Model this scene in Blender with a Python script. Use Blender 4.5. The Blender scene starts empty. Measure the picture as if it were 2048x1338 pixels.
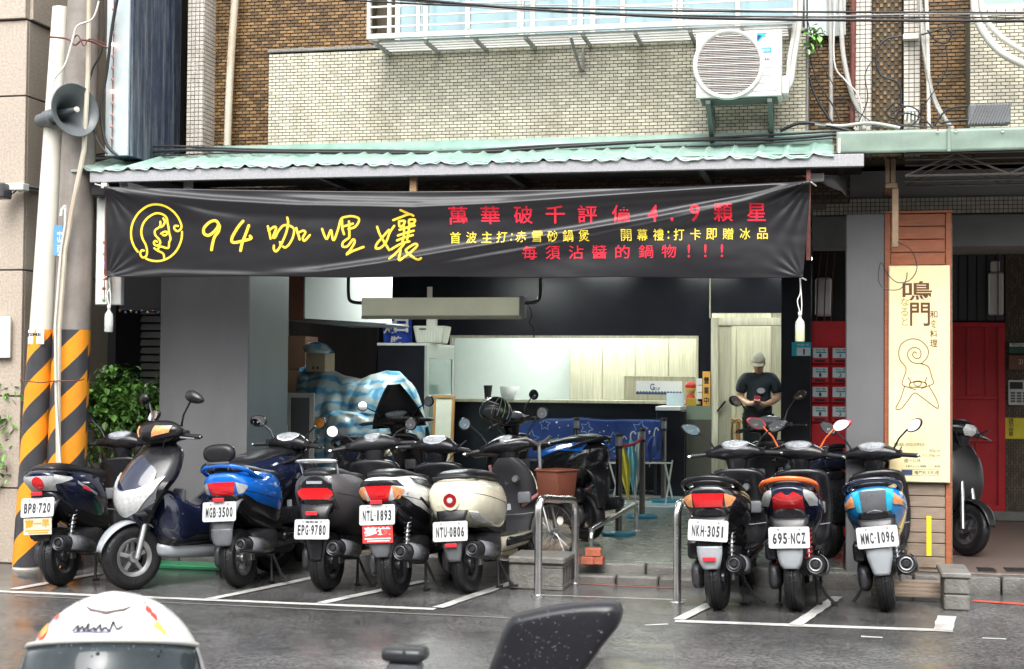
import bpy, bmesh, math, random
from mathutils import Vector, Matrix, noise
from mathutils.bvhtree import BVHTree
random.seed(7)
C = bpy.context.scene.collection
R_ = math.radians
# ---------------------------------------------------------------- camera
FPX, CAMH = 2980.0, 1.57
YAW, PITCH, ROLL = R_(12.2), R_(1.65), R_(0.48)
cam = bpy.data.cameras.new('camera'); camo = bpy.data.objects.new('camera', cam); C.objects.link(camo)
RC = Matrix.Rotation(YAW, 3, 'Z') @ Matrix.Rotation(math.pi/2 + PITCH, 3, 'X') @ Matrix.Rotation(ROLL, 3, 'Z')
camo.matrix_world = Matrix.Translation((0, 0, CAMH)) @ RC.to_4x4()
cam.lens = 36*FPX/2048; cam.sensor_width = 36; cam.clip_end = 500
cam.dof.use_dof = True; cam.dof.focus_distance = 11.5; cam.dof.aperture_fstop = 11.0
bpy.context.scene.camera = camo
# ---------------------------------------------------------------- world, overcast daylight
W = bpy.data.worlds.new('World'); bpy.context.scene.world = W; W.use_nodes = True
wn, wl = W.node_tree.nodes, W.node_tree.links
bg = wn['Background']
sky = wn.new('ShaderNodeTexSky'); sky.sky_type = 'NISHITA'; sky.sun_disc = False
sky.sun_elevation = R_(52); sky.sun_rotation = R_(170)
sky.dust_density = 4.0; sky.air_density = 1.0
hs = wn.new('ShaderNodeHueSaturation'); hs.inputs['Saturation'].default_value = 0.16
wl.new(sky.outputs[0], hs.inputs['Color']); wl.new(hs.outputs[0], bg.inputs['Color'])
bg.inputs['Strength'].default_value = 0.15
sl = bpy.data.lights.new('sun', 'SUN'); sl.energy = 1.0; sl.angle = R_(40); sl.color = (1, .98, .95)
so = bpy.data.objects.new('sun', sl); C.objects.link(so); so.location = (0, -5, 20)
so.rotation_euler = (R_(38), 0, R_(-10))
sc = bpy.context.scene
sc.view_settings.view_transform = 'Standard'; sc.view_settings.look = 'None'
sc.view_settings.gamma = 1; sc.view_settings.use_curve_mapping = False
sc.view_settings.exposure = 1.42
sc.render.engine = 'CYCLES'; sc.cycles.use_denoising = True
sc.cycles.max_bounces = 8; sc.cycles.diffuse_bounces = 4; sc.cycles.glossy_bounces = 4
sc.cycles.transmission_bounces = 6; sc.cycles.caustics_reflective = False; sc.cycles.caustics_refractive = False

# a photograph point on the vertical plane y = Y, or on the level plane z = h, as a world position
CAMP = Vector((0, 0, CAMH))
def ray(px, py): return RC @ Vector(((px - 1024)/FPX, -(py - 669)/FPX, -1.0))
def P(px, py, Y):
    d = ray(px, py); t = Y/d.y; return CAMP + d*t
def G(px, py, h=0.0):
    d = ray(px, py); t = (h - CAMH)/d.z; return CAMP + d*t
def X(px, Y, py=700): return P(px, py, Y).x
def Z(py, Y, px=1024): return P(px, py, Y).z

# ---------------------------------------------------------------- mesh builder
class MB:
    def __init__(s): s.v = []; s.f = []; s.t = []
    def add(s, vs, fs, tint=None):
        o = len(s.v); s.v += [Vector(v) for v in vs]; s.f += [tuple(i + o for i in f) for f in fs]
        s.t += [tint if tint is not None else 0.0]*len(fs); return s
    def merge(s, m): return s.add(m.v, m.f)
    def xf(s, M): s.v = [M @ v for v in s.v]; return s
    def box(s, x0, x1, y0, y1, z0, z1, tint=None):
        vs = [(x, y, z) for z in (z0, z1) for y in (y0, y1) for x in (x0, x1)]
        return s.add(vs, [(0,2,3,1),(4,5,7,6),(0,1,5,4),(2,6,7,3),(0,4,6,2),(1,3,7,5)], tint)
    def cbox(s, c, size, M=None, tint=None):
        m = MB().box(-size[0]/2, size[0]/2, -size[1]/2, size[1]/2, -size[2]/2, size[2]/2)
        if M is not None: m.xf(M.to_4x4() if len(M) == 3 else M)
        m.xf(Matrix.Translation(c)); return s.add(m.v, m.f, tint)
    def brick(s, x0, x1, y0, y1, z0, z1, tint=None):      # open-backed piece, front towards -y
        vs = [(x0,y1,z0),(x1,y1,z0),(x1,y1,z1),(x0,y1,z1),(x0,y0,z0),(x1,y0,z0),(x1,y0,z1),(x0,y0,z1)]
        return s.add(vs, [(4,5,6,7),(0,1,5,4),(1,2,6,5),(2,3,7,6),(3,0,4,7)], tint)
    def loft(s, rings, cap=True, closed=False):
        n = len(rings[0]); o = len(s.v); vs = []; fs = []
        for r in rings: vs += r
        m = len(rings)
        for i in range(m - (0 if closed else 1)):
            a, b = i*n, ((i + 1) % m)*n
            for j in range(n): k = (j + 1) % n; fs.append((a + j, a + k, b + k, b + j))
        if cap and not closed:
            fs.append(tuple(range(n - 1, -1, -1))); fs.append(tuple((m - 1)*n + j for j in range(n)))
        return s.add(vs, fs)
    def tube(s, pts, r, n=8, closed=False, flat=1.0, up=None, rings_out=None):
        pts = [Vector(p) for p in pts]; m = len(pts); rs = r if hasattr(r, '__len__') else [r]*m
        rings = []; prev = None
        for i in range(m):
            a = pts[(i - 1) % m] if (i > 0 or closed) else pts[i]
            b = pts[(i + 1) % m] if (i < m - 1 or closed) else pts[i]
            t = (b - a)
            t = t.normalized() if t.length > 1e-9 else Vector((0, 0, 1))
            if prev is None:
                u = Vector(up) if up is not None else (Vector((0, 0, 1)) if abs(t.z) < .9 else Vector((1, 0, 0)))
            else: u = prev
            u = (u - t*u.dot(t)).normalized(); prev = u; w = t.cross(u)
            rings.append([pts[i] + (w*math.cos(q) + u*math.sin(q)*flat)*rs[i] for q in [2*math.pi*j/n for j in range(n)]])
        return s.loft(rings, True, closed)
    def lathe(s, prof, M=None, n=24, closed=False):        # profile (r, h), axis +z
        rings = []
        for j in range(n):
            q = 2*math.pi*j/n
            rings.append([Vector((r*math.cos(q), r*math.sin(q), h)) for r, h in prof])
        k = len(prof); vs = []; fs = []
        for r in rings: vs += r
        for i in range(n):
            a, b = i*k, ((i + 1) % n)*k
            for j in range(k - (0 if closed else 1)):
                l = (j + 1) % k; fs.append((a + j, b + j, b + l, a + l))
        if M is not None: vs = [M @ v for v in vs]
        return s.add(vs, fs)
    def prism(s, poly, M, d):                               # 2-D polygon extruded along +z by d, then placed
        n = len(poly)
        vs = [M @ Vector((p[0], p[1], 0)) for p in poly] + [M @ Vector((p[0], p[1], d)) for p in poly]
        fs = [tuple(range(n - 1, -1, -1)), tuple(range(n, 2*n))] + [(i, (i + 1) % n, n + (i + 1) % n, n + i) for i in range(n)]
        return s.add(vs, fs)
    def grid(s, fn, nu, nv, closed_u=False):
        o = [[fn(i/(nu if closed_u else nu - 1), j/(nv - 1)) for j in range(nv)] for i in range(nu)]
        vs = [v for r in o for v in r]; fs = []
        for i in range(nu if closed_u else nu - 1):
            k = (i + 1) % nu
            for j in range(nv - 1): fs.append((i*nv + j, k*nv + j, k*nv + j + 1, i*nv + j + 1))
        return s.add(vs, fs)
    def bvh(s): return BVHTree.FromPolygons([tuple(v) for v in s.v], s.f)

def cat(pts, n=6, closed=False):                            # Catmull-Rom through tuples of any length
    m = len(pts); out = []
    rng = range(m if closed else m - 1)
    for i in rng:
        p0 = pts[(i - 1) % m] if (i > 0 or closed) else pts[0]
        p1, p2 = pts[i], pts[(i + 1) % m]
        p3 = pts[(i + 2) % m] if (i + 2 < m or closed) else pts[-1]
        for k in range(n):
            t = k/n
            out.append(tuple(.5*((2*b) + (-a + c)*t + (2*a - 5*b + 4*c - d)*t*t + (-a + 3*b - 3*c + d)*t**3) for a, b, c, d in zip(p0, p1, p2, p3)))
    if not closed: out.append(tuple(pts[-1]))
    return out
def ring_y(y, cx, cz, hw, hh, e=2.6, tp=.0, n=20):          # shield-like ring in a plane across y
    o = []
    for j in range(n):
        q = 2*math.pi*j/n; c, si = math.cos(q), math.sin(q)
        x = abs(c)**(2/e)*(1 if c > 0 else -1); z = abs(si)**(2/e)*(1 if si > 0 else -1)
        x *= 1 - tp*max(0, -z)
        o.append(Vector((cx + hw*x, y, cz + hh*z)))
    return o
def ring_z(z, cx, cy, hw, hd, e=2.6, n=20, tp=0):
    o = []
    for j in range(n):
        q = 2*math.pi*j/n; c, si = math.cos(q), math.sin(q)
        x = abs(c)**(2/e)*(1 if c > 0 else -1); y = abs(si)**(2/e)*(1 if si > 0 else -1)
        o.append(Vector((cx + hw*x*(1 - tp*max(0, y)), cy + hd*y, z)))
    return o
def lofty(keys, n=5, e=2.6, tp=0., seg=20):                 # keys (y, cz, hw, hh)
    return MB().loft([ring_y(k[0], 0, k[1], max(k[2], .002), max(k[3], .002), e, tp, seg) for k in cat(keys, n)])
def loftz(keys, n=5, e=2.6, seg=20, tp=0):                  # keys (z, cy, hw, hd)
    return MB().loft([ring_z(k[0], 0, k[1], max(k[2], .002), max(k[3], .002), e, seg, tp) for k in cat(keys, n)])
def resamp(pl, n):
    pl = [Vector(p) for p in pl]; d = [0]
    for a, b in zip(pl, pl[1:]): d.append(d[-1] + (b - a).length)
    o = []
    for i in range(n):
        t = d[-1]*i/(n - 1); k = 0
        while k < len(pl) - 2 and d[k + 1] < t: k += 1
        u = (t - d[k])/max(1e-9, d[k + 1] - d[k]); o.append(pl[k].lerp(pl[k + 1], min(1, u)))
    return o
def patch(bvh, top, bot, dirn, far=1.0, off=.004, nu=14, nv=6, to3=None):
    """a panel lying on a surface: outline given by two 2-D curves, thrown onto the surface along dirn"""
    T, B = resamp(top, nu), resamp(bot, nu); dirn = Vector(dirn).normalized()
    F = [[None]*nv for _ in range(nu)]; I = [[None]*nv for _ in range(nu)]
    last = None
    for i in range(nu):
        for j in range(nv):
            q = to3(B[i].lerp(T[i], j/(nv - 1))); o = q - dirn*far
            loc, nor, _, _ = bvh.ray_cast(o, dirn)
            if loc is None:
                loc, nor, _, _ = bvh.find_nearest(q - dirn*.3)
            if nor.dot(dirn) > 0: nor = -nor
            F[i][j] = loc + nor*off; I[i][j] = loc - nor*.006
    m = MB(); m.grid(lambda u, v: F[round(u*(nu - 1))][round(v*(nv - 1))], nu, nv)
    edge = [(i, 0) for i in range(nu)] + [(nu - 1, j) for j in range(1, nv)] + [(i, nv - 1) for i in range(nu - 2, -1, -1)] + [(0, j) for j in range(nv - 2, 0, -1)]
    a = [F[i][j] for i, j in edge]; b = [I[i][j] for i, j in edge]; k = len(edge)
    m.add(a + b, [(i, (i + 1) % k, k + (i + 1) % k, k + i) for i in range(k)])
    return m

# ---------------------------------------------------------------- objects
MATS_W = {}
def obj(name, mb, mat, parent=None, smooth=35, bev=0, seg=1, local=False, label=None, kind=None, sub=0, solid=0, weld=False):
    """ONE mesh object; mb is in world space unless local (then in the parent's space)"""
    v = mb.v
    if parent is not None and not local:
        Mi = MATS_W[parent.name].inverted(); v = [Mi @ p for p in v]
    lo = Vector((min(p.x for p in v), min(p.y for p in v), min(p.z for p in v)))
    hi = Vector((max(p.x for p in v), max(p.y for p in v), max(p.z for p in v)))
    c = (lo + hi)/2
    if parent is None: c.z = lo.z
    me = bpy.data.meshes.new(name)
    me.from_pydata([tuple(p - c) for p in v], [], mb.f)
    if any(mb.t):
        at = me.attributes.new('tint', 'FLOAT', 'FACE'); at.data.foreach_set('value', mb.t)
    if bev or weld:
        b = bmesh.new(); b.from_mesh(me)
        bmesh.ops.remove_doubles(b, verts=b.verts, dist=1e-5)
        if bev:
            es = [e for e in b.edges if len(e.link_faces) == 2 and e.calc_face_angle(0) > .5]
            bmesh.ops.bevel(b, geom=es, offset=bev, segments=seg, affect='EDGES', profile=.5, clamp_overlap=True)
        b.to_mesh(me); b.free()
    if smooth:
        me.shade_smooth()
        me.set_sharp_from_angle(angle=R_(smooth))
    me.materials.append(mat)
    o = bpy.data.objects.new(name, me); C.objects.link(o); o.location = c
    if sub:
        md = o.modifiers.new('subsurf', 'SUBSURF'); md.levels = md.render_levels = sub
    if solid:
        md = o.modifiers.new('solid', 'SOLIDIFY'); md.thickness = solid; md.offset = 0
    if parent is not None: o.parent = parent
    MATS_W[o.name] = (MATS_W[parent.name] if parent is not None else Matrix.Identity(4)) @ Matrix.Translation(c)
    if label: o['label'] = label
    if kind: o['kind'] = kind
    return o
def subobj(name, mb, mat, parent, host, **k):               # sub-part given in the thing's space
    Mi = MATS_W[host.name].inverted() @ MATS_W[parent.name]
    m2 = MB(); m2.v = [Mi @ p for p in mb.v]; m2.f = mb.f; m2.t = mb.t
    return obj(name, m2, mat, host, local=True, **k)
def tag(o, label, cat_, group=None):
    o['label'] = label; o['category'] = cat_
    if group: o['group'] = group
    return o
def thing(name, label, cat_, loc=(0,0,0), M=None, group=None):
    o = bpy.data.objects.new(name, None); C.objects.link(o)
    MM = M if M is not None else Matrix.Translation(loc)
    o.matrix_world = MM; o.empty_display_size = .1
    MATS_W[o.name] = MM.copy()
    return tag(o, label, cat_, group)
def structure(o): o['kind'] = 'structure'; return o
def inst(name, me_obj, loc, parent, scale=None, rot=None):  # another object sharing a mesh, loc in parent's space
    o = bpy.data.objects.new(name, me_obj.data); C.objects.link(o); o.location = loc
    if scale: o.scale = scale
    if rot: o.rotation_euler = rot
    o.parent = parent; return o

# ---------------------------------------------------------------- materials
_m = {}
def mat(name, col, rough=.5, metal=0., var=.12, vs=6., bump=0., bs=60., spec=.5, coat=0., emit=0., alpha=1., trans=0., dirt=0., dirtc=(.05,.045,.04), drops=0., tint=0., streak=0., ior=1.45, rvar=.1, stretch=(1,1,1)):
    if name in _m: return _m[name]
    m = bpy.data.materials.new(name); m.use_nodes = True; _m[name] = m
    N, L = m.node_tree.nodes, m.node_tree.links; b = N['Principled BSDF']
    b.inputs['Metallic'].default_value = metal
    b.inputs['Specular IOR Level'].default_value = spec; b.inputs['IOR'].default_value = ior
    b.inputs['Coat Weight'].default_value = coat; b.inputs['Coat Roughness'].default_value = .06
    b.inputs['Transmission Weight'].default_value = trans; b.inputs['Alpha'].default_value = alpha
    tc = N.new('ShaderNodeTexCoord'); mp = N.new('ShaderNodeMapping'); mp.inputs['Scale'].default_value = stretch
    geo = N.new('ShaderNodeNewGeometry')
    oi = N.new('ShaderNodeObjectInfo')
    L.new(tc.outputs['Object'], mp.inputs['Vector'])
    n1 = N.new('ShaderNodeTexNoise'); n1.inputs['Scale'].default_value = vs; n1.inputs['Detail'].default_value = 6
    n1.inputs['Roughness'].default_value = .65
    L.new(mp.outputs[0], n1.inputs['Vector'])
    mr = N.new('ShaderNodeMapRange'); mr.inputs['From Min'].default_value = .25; mr.inputs['From Max'].default_value = .75
    mr.inputs['To Min'].default_value = 1 - var; mr.inputs['To Max'].default_value = 1 + var
    L.new(n1.outputs[0], mr.inputs['Value'])
    mul = N.new('ShaderNodeMix'); mul.data_type = 'RGBA'; mul.blend_type = 'MULTIPLY'; mul.inputs[0].default_value = 1
    mul.inputs[6].default_value = (*col, 1)
    cr = N.new('ShaderNodeCombineColor')
    for i in range(3): L.new(mr.outputs[0], cr.inputs[i])
    L.new(cr.outputs[0], mul.inputs[7]); out = mul.outputs[2]
    if tint:
        at = N.new('ShaderNodeAttribute'); at.attribute_name = 'tint'
        ad = N.new('ShaderNodeMath'); ad.operation = 'ADD'
        L.new(at.outputs['Fac'], ad.inputs[0]); L.new(oi.outputs['Random'], ad.inputs[1])
        fr = N.new('ShaderNodeMath'); fr.operation = 'FRACT'; L.new(ad.outputs[0], fr.inputs[0])
        m2 = N.new('ShaderNodeMapRange'); m2.inputs['To Min'].default_value = 1 - tint; m2.inputs['To Max'].default_value = 1 + tint*.8
        L.new(fr.outputs[0], m2.inputs['Value'])
        c2 = N.new('ShaderNodeCombineColor')
        for i in range(3): L.new(m2.outputs[0], c2.inputs[i])
        x = N.new('ShaderNodeMix'); x.data_type = 'RGBA'; x.blend_type = 'MULTIPLY'; x.inputs[0].default_value = 1
        L.new(out, x.inputs[6]); L.new(c2.outputs[0], x.inputs[7]); out = x.outputs[2]
    if dirt:
        n2 = N.new('ShaderNodeTexNoise'); n2.inputs['Scale'].default_value = 1.7; n2.inputs['Detail'].default_value = 9; n2.inputs['Roughness'].default_value = .7
        mp2 = N.new('ShaderNodeMapping'); mp2.inputs['Scale'].default_value = (1, 1, .35 if streak else 1)
        if streak: mp2.inputs['Scale'].default_value = (streak, streak, .5)
        L.new(geo.outputs['Position'], mp2.inputs['Vector']); L.new(mp2.outputs[0], n2.inputs['Vector'])
        r2 = N.new('ShaderNodeMapRange'); r2.inputs['From Min'].default_value = .48; r2.inputs['From Max'].default_value = .75
        r2.inputs['To Max'].default_value = dirt; L.new(n2.outputs[0], r2.inputs['Value'])
        x = N.new('ShaderNodeMix'); x.data_type = 'RGBA'; L.new(r2.outputs[0], x.inputs[0]); L.new(out, x.inputs[6])
        x.inputs[7].default_value = (*dirtc, 1); out = x.outputs[2]
    L.new(out, b.inputs['Base Color'])
    rr = N.new('ShaderNodeMapRange'); rr.inputs['To Min'].default_value = max(.02, rough*(1 - rvar*2)); rr.inputs['To Max'].default_value = min(1, rough*(1 + rvar*2))
    L.new(n1.outputs[0], rr.inputs['Value']); L.new(rr.outputs[0], b.inputs['Roughness'])
    if emit:
        b.inputs['Emission Color'].default_value = (*col, 1); b.inputs['Emission Strength'].default_value = emit
        L.new(out, b.inputs['Emission Color'])
    hgt = None
    if bump:
        n3 = N.new('ShaderNodeTexNoise'); n3.inputs['Scale'].default_value = bs; n3.inputs['Detail'].default_value = 4
        L.new(mp.outputs[0], n3.inputs['Vector'])
        bp = N.new('ShaderNodeBump'); bp.inputs['Strength'].default_value = bump; bp.inputs['Distance'].default_value = .01
        L.new(n3.outputs[0], bp.inputs['Height']); hgt = bp
    if drops:                                               # rain beads on the skin
        vo = N.new('ShaderNodeTexVoronoi'); vo.inputs['Scale'].default_value = 70; vo.inputs['Randomness'].default_value = 1
        L.new(tc.outputs['Object'], vo.inputs['Vector'])
        r3 = N.new('ShaderNodeMapRange'); r3.interpolation_type = 'SMOOTHSTEP'; r3.inputs['From Min'].default_value = .26; r3.inputs['From Max'].default_value = .04
        L.new(vo.outputs['Distance'], r3.inputs['Value'])
        n4 = N.new('ShaderNodeTexNoise'); n4.inputs['Scale'].default_value = 30; L.new(tc.outputs['Object'], n4.inputs['Vector'])
        g4 = N.new('ShaderNodeMath'); g4.operation = 'GREATER_THAN'; g4.inputs[1].default_value = .54; L.new(n4.outputs[0], g4.inputs[0])
        mu = N.new('ShaderNodeMath'); mu.operation = 'MULTIPLY'; L.new(r3.outputs[0], mu.inputs[0]); L.new(g4.outputs[0], mu.inputs[1])
        bp2 = N.new('ShaderNodeBump'); bp2.inputs['Strength'].default_value = drops*.6; bp2.inputs['Distance'].default_value = .003
        L.new(mu.outputs[0], bp2.inputs['Height'])
        if hgt: L.new(hgt.outputs[0], bp2.inputs['Normal'])
        hgt = bp2
    if hgt: L.new(hgt.outputs[0], b.inputs['Normal']); L.new(hgt.outputs[0], b.inputs['Coat Normal'])
    return m

# ---------------------------------------------------------------- lettering
def text_mb(s, bold=0.0):
    c = bpy.data.curves.new('lettering', 'FONT'); c.body = s; c.size = 1; c.offset = bold; c.resolution_u = 3
    o = bpy.data.objects.new('lettering', c); C.objects.link(o)
    dg = bpy.context.evaluated_depsgraph_get(); me = bpy.data.meshes.new_from_object(o.evaluated_get(dg))
    m = MB().add([v.co for v in me.vertices], [tuple(p.vertices) for p in me.polygons])
    bpy.data.objects.remove(o); bpy.data.curves.remove(c); bpy.data.meshes.remove(me)
    return m
_tc = {}
def fit_text(s, x0, x1, y0, y1, bold=0.0, keep=False):      # lettering stretched into a 2-D box, flat in XY
    k = (s, bold)
    if k not in _tc: _tc[k] = text_mb(s, bold)
    m = _tc[k]
    a0, a1 = min(v.x for v in m.v), max(v.x for v in m.v); b0, b1 = min(v.y for v in m.v), max(v.y for v in m.v)
    sx, sy = (x1 - x0)/(a1 - a0), (y1 - y0)/max(1e-6, b1 - b0)
    if keep: sx = sy = min(sx, sy)
    r = MB(); r.v = [Vector((x0 + (v.x - a0)*sx, y0 + (v.y - b0)*sy, 0)) for v in m.v]; r.f = list(m.f); r.t = [0]*len(m.f)
    return r
XZ = Matrix(((1,0,0,0),(0,0,-1,0),(0,1,0,0),(0,0,0,1)))     # XY page -> upright page facing -y
def stroke2d(pts, w, n=4, closed=False, smooth=True, taper=False):
    """a flat pen stroke of width w along 2-D points, with round ends"""
    p = cat([tuple(q) for q in pts], n, closed) if smooth else [tuple(q) for q in pts]
    p = [Vector((q[0], q[1])) for q in p]; m = len(p); L_, R2 = [], []
    out = MB()
    for i in range(m):
        a = p[i - 1] if (i > 0 or closed) else p[i]; b = p[(i + 1) % m] if (i < m - 1 or closed) else p[i]
        t = (b - a).normalized() if (b - a).length > 1e-9 else Vector((1, 0)); nn = Vector((-t.y, t.x))
        L_.append(p[i] + nn*w/2); R2.append(p[i] - nn*w/2)
    vs = []; fs = []
    for i in range(m): vs += [(L_[i].x, L_[i].y, 0), (R2[i].x, R2[i].y, 0)]
    for i in range(m if closed else m - 1):
        k = (i + 1) % m; fs.append((2*i + 1, 2*k + 1, 2*k, 2*i))
    out.add(vs, fs)
    if not closed:
        for e in (p[0], p[-1]):
            out.add([(e.x + w/2*math.cos(2*math.pi*j/10), e.y + w/2*math.sin(2*math.pi*j/10), -.0002) for j in range(10)], [tuple(range(10))])
    return out
def slice_mb(m, step):                                      # cut a flat XY mesh on a grid so that it can follow folds
    b = bmesh.new(); vs = [b.verts.new(v) for v in m.v]
    for f in m.f:
        try: b.faces.new([vs[i] for i in f])
        except ValueError: pass
    for ax in (0, 1):
        lo = min(v[ax] for v in m.v); hi = max(v[ax] for v in m.v); q = math.floor(lo/step)*step + step
        while q < hi:
            no = Vector((1, 0, 0)) if ax == 0 else Vector((0, 1, 0)); co = no*q
            near = [f for f in b.faces if min(v.co[ax] for v in f.verts) < q < max(v.co[ax] for v in f.verts)]
            if near:
                g = set(near)
                for f in near: g.update(f.edges); g.update(f.verts)
                bmesh.ops.bisect_plane(b, geom=list(g), plane_co=co, plane_no=no, dist=1e-7)
            q += step
    b.verts.index_update(); r = MB().add([v.co.copy() for v in b.verts], [tuple(v.index for v in f.verts) for f in b.faces]); b.free()
    return r
# ================================================================ colours
M_asph = mat('wet_asphalt', (.088,.087,.086), .22, var=.35, vs=2.2, bump=.5, bs=160, rvar=.0)
def _road():
    m = M_asph; N, L = m.node_tree.nodes, m.node_tree.links; b = N['Principled BSDF']
    g = N.new('ShaderNodeNewGeometry')
    n = N.new('ShaderNodeTexNoise'); n.inputs['Scale'].default_value = .9; n.inputs['Detail'].default_value = 8; n.inputs['Roughness'].default_value = .6
    mp = N.new('ShaderNodeMapping'); mp.inputs['Scale'].default_value = (.8, 1.6, 1)
    L.new(g.outputs['Position'], mp.inputs[0]); L.new(mp.outputs[0], n.inputs['Vector'])
    r = N.new('ShaderNodeMapRange'); r.inputs['From Min'].default_value = .40; r.inputs['From Max'].default_value = .62
    r.inputs['To Min'].default_value = .07; r.inputs['To Max'].default_value = .22; L.new(n.outputs[0], r.inputs['Value'])
    L.new(r.outputs[0], b.inputs['Roughness'])
    bp = [x for x in N if x.type == 'BUMP'][0]
    r2 = N.new('ShaderNodeMapRange'); r2.inputs['From Min'].default_value = .40; r2.inputs['From Max'].default_value = .62
    r2.inputs['To Min'].default_value = .05; r2.inputs['To Max'].default_value = .30; L.new(n.outputs[0], r2.inputs['Value'])
    L.new(r2.outputs[0], bp.inputs['Strength'])
_road()
def _speck():
    m = M_asph; N, L = m.node_tree.nodes, m.node_tree.links; b = N['Principled BSDF']
    src = b.inputs['Base Color'].links[0].from_socket; g = N.new('ShaderNodeNewGeometry')
    v = N.new('ShaderNodeTexVoronoi'); v.inputs['Scale'].default_value = 70; L.new(g.outputs['Position'], v.inputs['Vector'])
    r = N.new('ShaderNodeMapRange'); r.inputs['To Min'].default_value = .55; r.inputs['To Max'].default_value = 1.7
    sp = N.new('ShaderNodeSeparateColor'); L.new(v.outputs['Color'], sp.inputs[0]); L.new(sp.outputs[0], r.inputs['Value'])
    n = N.new('ShaderNodeTexNoise'); n.inputs['Scale'].default_value = .55; n.inputs['Detail'].default_value = 7; L.new(g.outputs['Position'], n.inputs['Vector'])
    r2 = N.new('ShaderNodeMapRange'); r2.inputs['From Min'].default_value = .35; r2.inputs['From Max'].default_value = .65; r2.inputs['To Min'].default_value = .65; r2.inputs['To Max'].default_value = 1.35; L.new(n.outputs[0], r2.inputs['Value'])
    mm = N.new('ShaderNodeMath'); mm.operation = 'MULTIPLY'; L.new(r.outputs[0], mm.inputs[0]); L.new(r2.outputs[0], mm.inputs[1])
    x = N.new('ShaderNodeVectorMath'); x.operation = 'SCALE'; L.new(src, x.inputs[0]); L.new(mm.outputs[0], x.inputs['Scale']); L.new(x.outputs[0], b.inputs['Base Color'])
_speck()
M_paint = mat('worn_white_paint', (.56,.56,.53), .32, var=.3, vs=14, bump=.3, bs=120, dirt=.95, dirtc=(.12,.11,.1))
M_redp = mat('worn_red_paint', (.42,.08,.05), .4, var=.3, dirt=.8, dirtc=(.1,.07,.06))
M_conc = mat('wet_concrete', (.20,.195,.18), .4, var=.3, vs=5, bump=.6, bs=70, dirt=.5)
M_curb = mat('dark_wet_stone', (.13,.125,.115), .32, var=.35, vs=7, bump=.6, bs=60, dirt=.6)
M_slate = mat('grey_green_slate', (.115,.13,.115), .28, var=.3, vs=7, bump=1.0, bs=22, dirt=.4)
M_tan = mat('tan_floor_tile', (.36,.27,.19), .25, var=.12, vs=3, dirt=.35)
M_pink = mat('brown_pavement', (.145,.112,.095), .45, var=.35, vs=30, bump=.4, bs=90)
M_brown = mat('brown_glazed_brick', (.205,.120,.048), .38, var=.25, vs=4, tint=.55, dirt=.45, dirtc=(.05,.03,.015))
M_brownb = mat('dark_brick_backing', (.07,.055,.035), .8, bump=.3)
M_cream = mat('cream_glazed_tile', (.52,.485,.385), .3, var=.14, vs=1.4, tint=.20, dirt=.65, dirtc=(.25,.225,.14), streak=1.6)
M_creamb = mat('dark_tile_grout', (.11,.10,.08), .8)
M_mosaic = mat('pale_mosaic_tile', (.55,.51,.45), .35, var=.1, tint=.12, dirt=.5, dirtc=(.22,.17,.12))
M_graypil = mat('grey_painted_render', (.138,.138,.142), .45, var=.10, vs=2, bump=.08, dirt=.4, dirtc=(.11,.11,.11), streak=3)
M_bluepil = mat('blue_grey_render', (.15,.185,.20), .45, var=.10, vs=2, dirt=.3, dirtc=(.11,.14,.15), streak=3)
M_black = mat('black_laminate', (.014,.015,.02), .22, var=.2, vs=3)
M_blackm = mat('black_matte_board', (.018,.018,.02), .5, var=.2, vs=3)
M_granite = mat('speckled_granite', (.43,.365,.30), .35, var=.32, vs=55, dirt=.15, dirtc=(.3,.25,.2))
M_jade = mat('jade_green_sheet', (.23,.37,.31), .38, var=.25, vs=7, dirt=.7, dirtc=(.46,.52,.47))
M_sage = mat('sage_green_sheet', (.215,.285,.235), .45, var=.18, vs=5, dirt=.45, dirtc=(.18,.27,.2), streak=6, bump=.1, bs=6)
M_galv = mat('galvanised_beam', (.36,.36,.375), .5, .0, var=.3, vs=70, dirt=.3, dirtc=(.3,.29,.29))
M_alu = mat('white_aluminium', (.66,.66,.63), .35, .1, var=.1, dirt=.25, dirtc=(.35,.33,.28))
M_steel = mat('stainless_steel', (.80,.79,.77), .26, 1., var=.1, vs=12)
M_rust = mat('rusty_brown_iron', (.14,.045,.035), .7, var=.4, vs=20, bump=.3)
M_cable = mat('black_cable', (.018,.018,.02), .45)
M_gcable = mat('grey_conduit', (.42,.41,.38), .5, dirt=.3)
M_wcable = mat('white_conduit', (.62,.61,.56), .4, dirt=.35, dirtc=(.35,.25,.15))
M_dark = mat('dark_interior', (.03,.03,.032), .6)
M_glassp = mat('window_pane', (.22,.33,.36), .06, var=.25, vs=1.5, spec=.8)
M_wood = mat('reddish_stained_wood', (.33,.105,.045), .5, var=.35, vs=6, stretch=(1,1,8), bump=.15, bs=25, dirt=.25, dirtc=(.1,.03,.02))
M_woodg = mat('weathered_plank', (.26,.20,.15), .6, var=.35, vs=5, stretch=(1,1,9), bump=.2, bs=25, dirt=.4, dirtc=(.1,.08,.06))
M_pale = mat('pale_woodgrain_board', (.50,.47,.34), .4, var=.32, vs=3.2, stretch=(11,11,.5), dirt=.0)
M_white = mat('white_board', (.74,.79,.73), .35, var=.03)
M_red = mat('red_painted_metal', (.55,.022,.03), .4, var=.15, vs=4, dirt=.2, dirtc=(.2,.01,.015))
M_orange = mat('orange_reflective_film', (.80,.30,.02), .35, var=.08, dirt=.3, dirtc=(.35,.14,.03))
M_blackf = mat('black_reflective_film', (.05,.05,.055), .35, var=.2, dirt=.2, dirtc=(.12,.11,.1))
M_pole = mat('weathered_concrete_pole', (.25,.225,.20), .6, var=.25, vs=6, dirt=.5, dirtc=(.16,.10,.07), streak=5)
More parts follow.
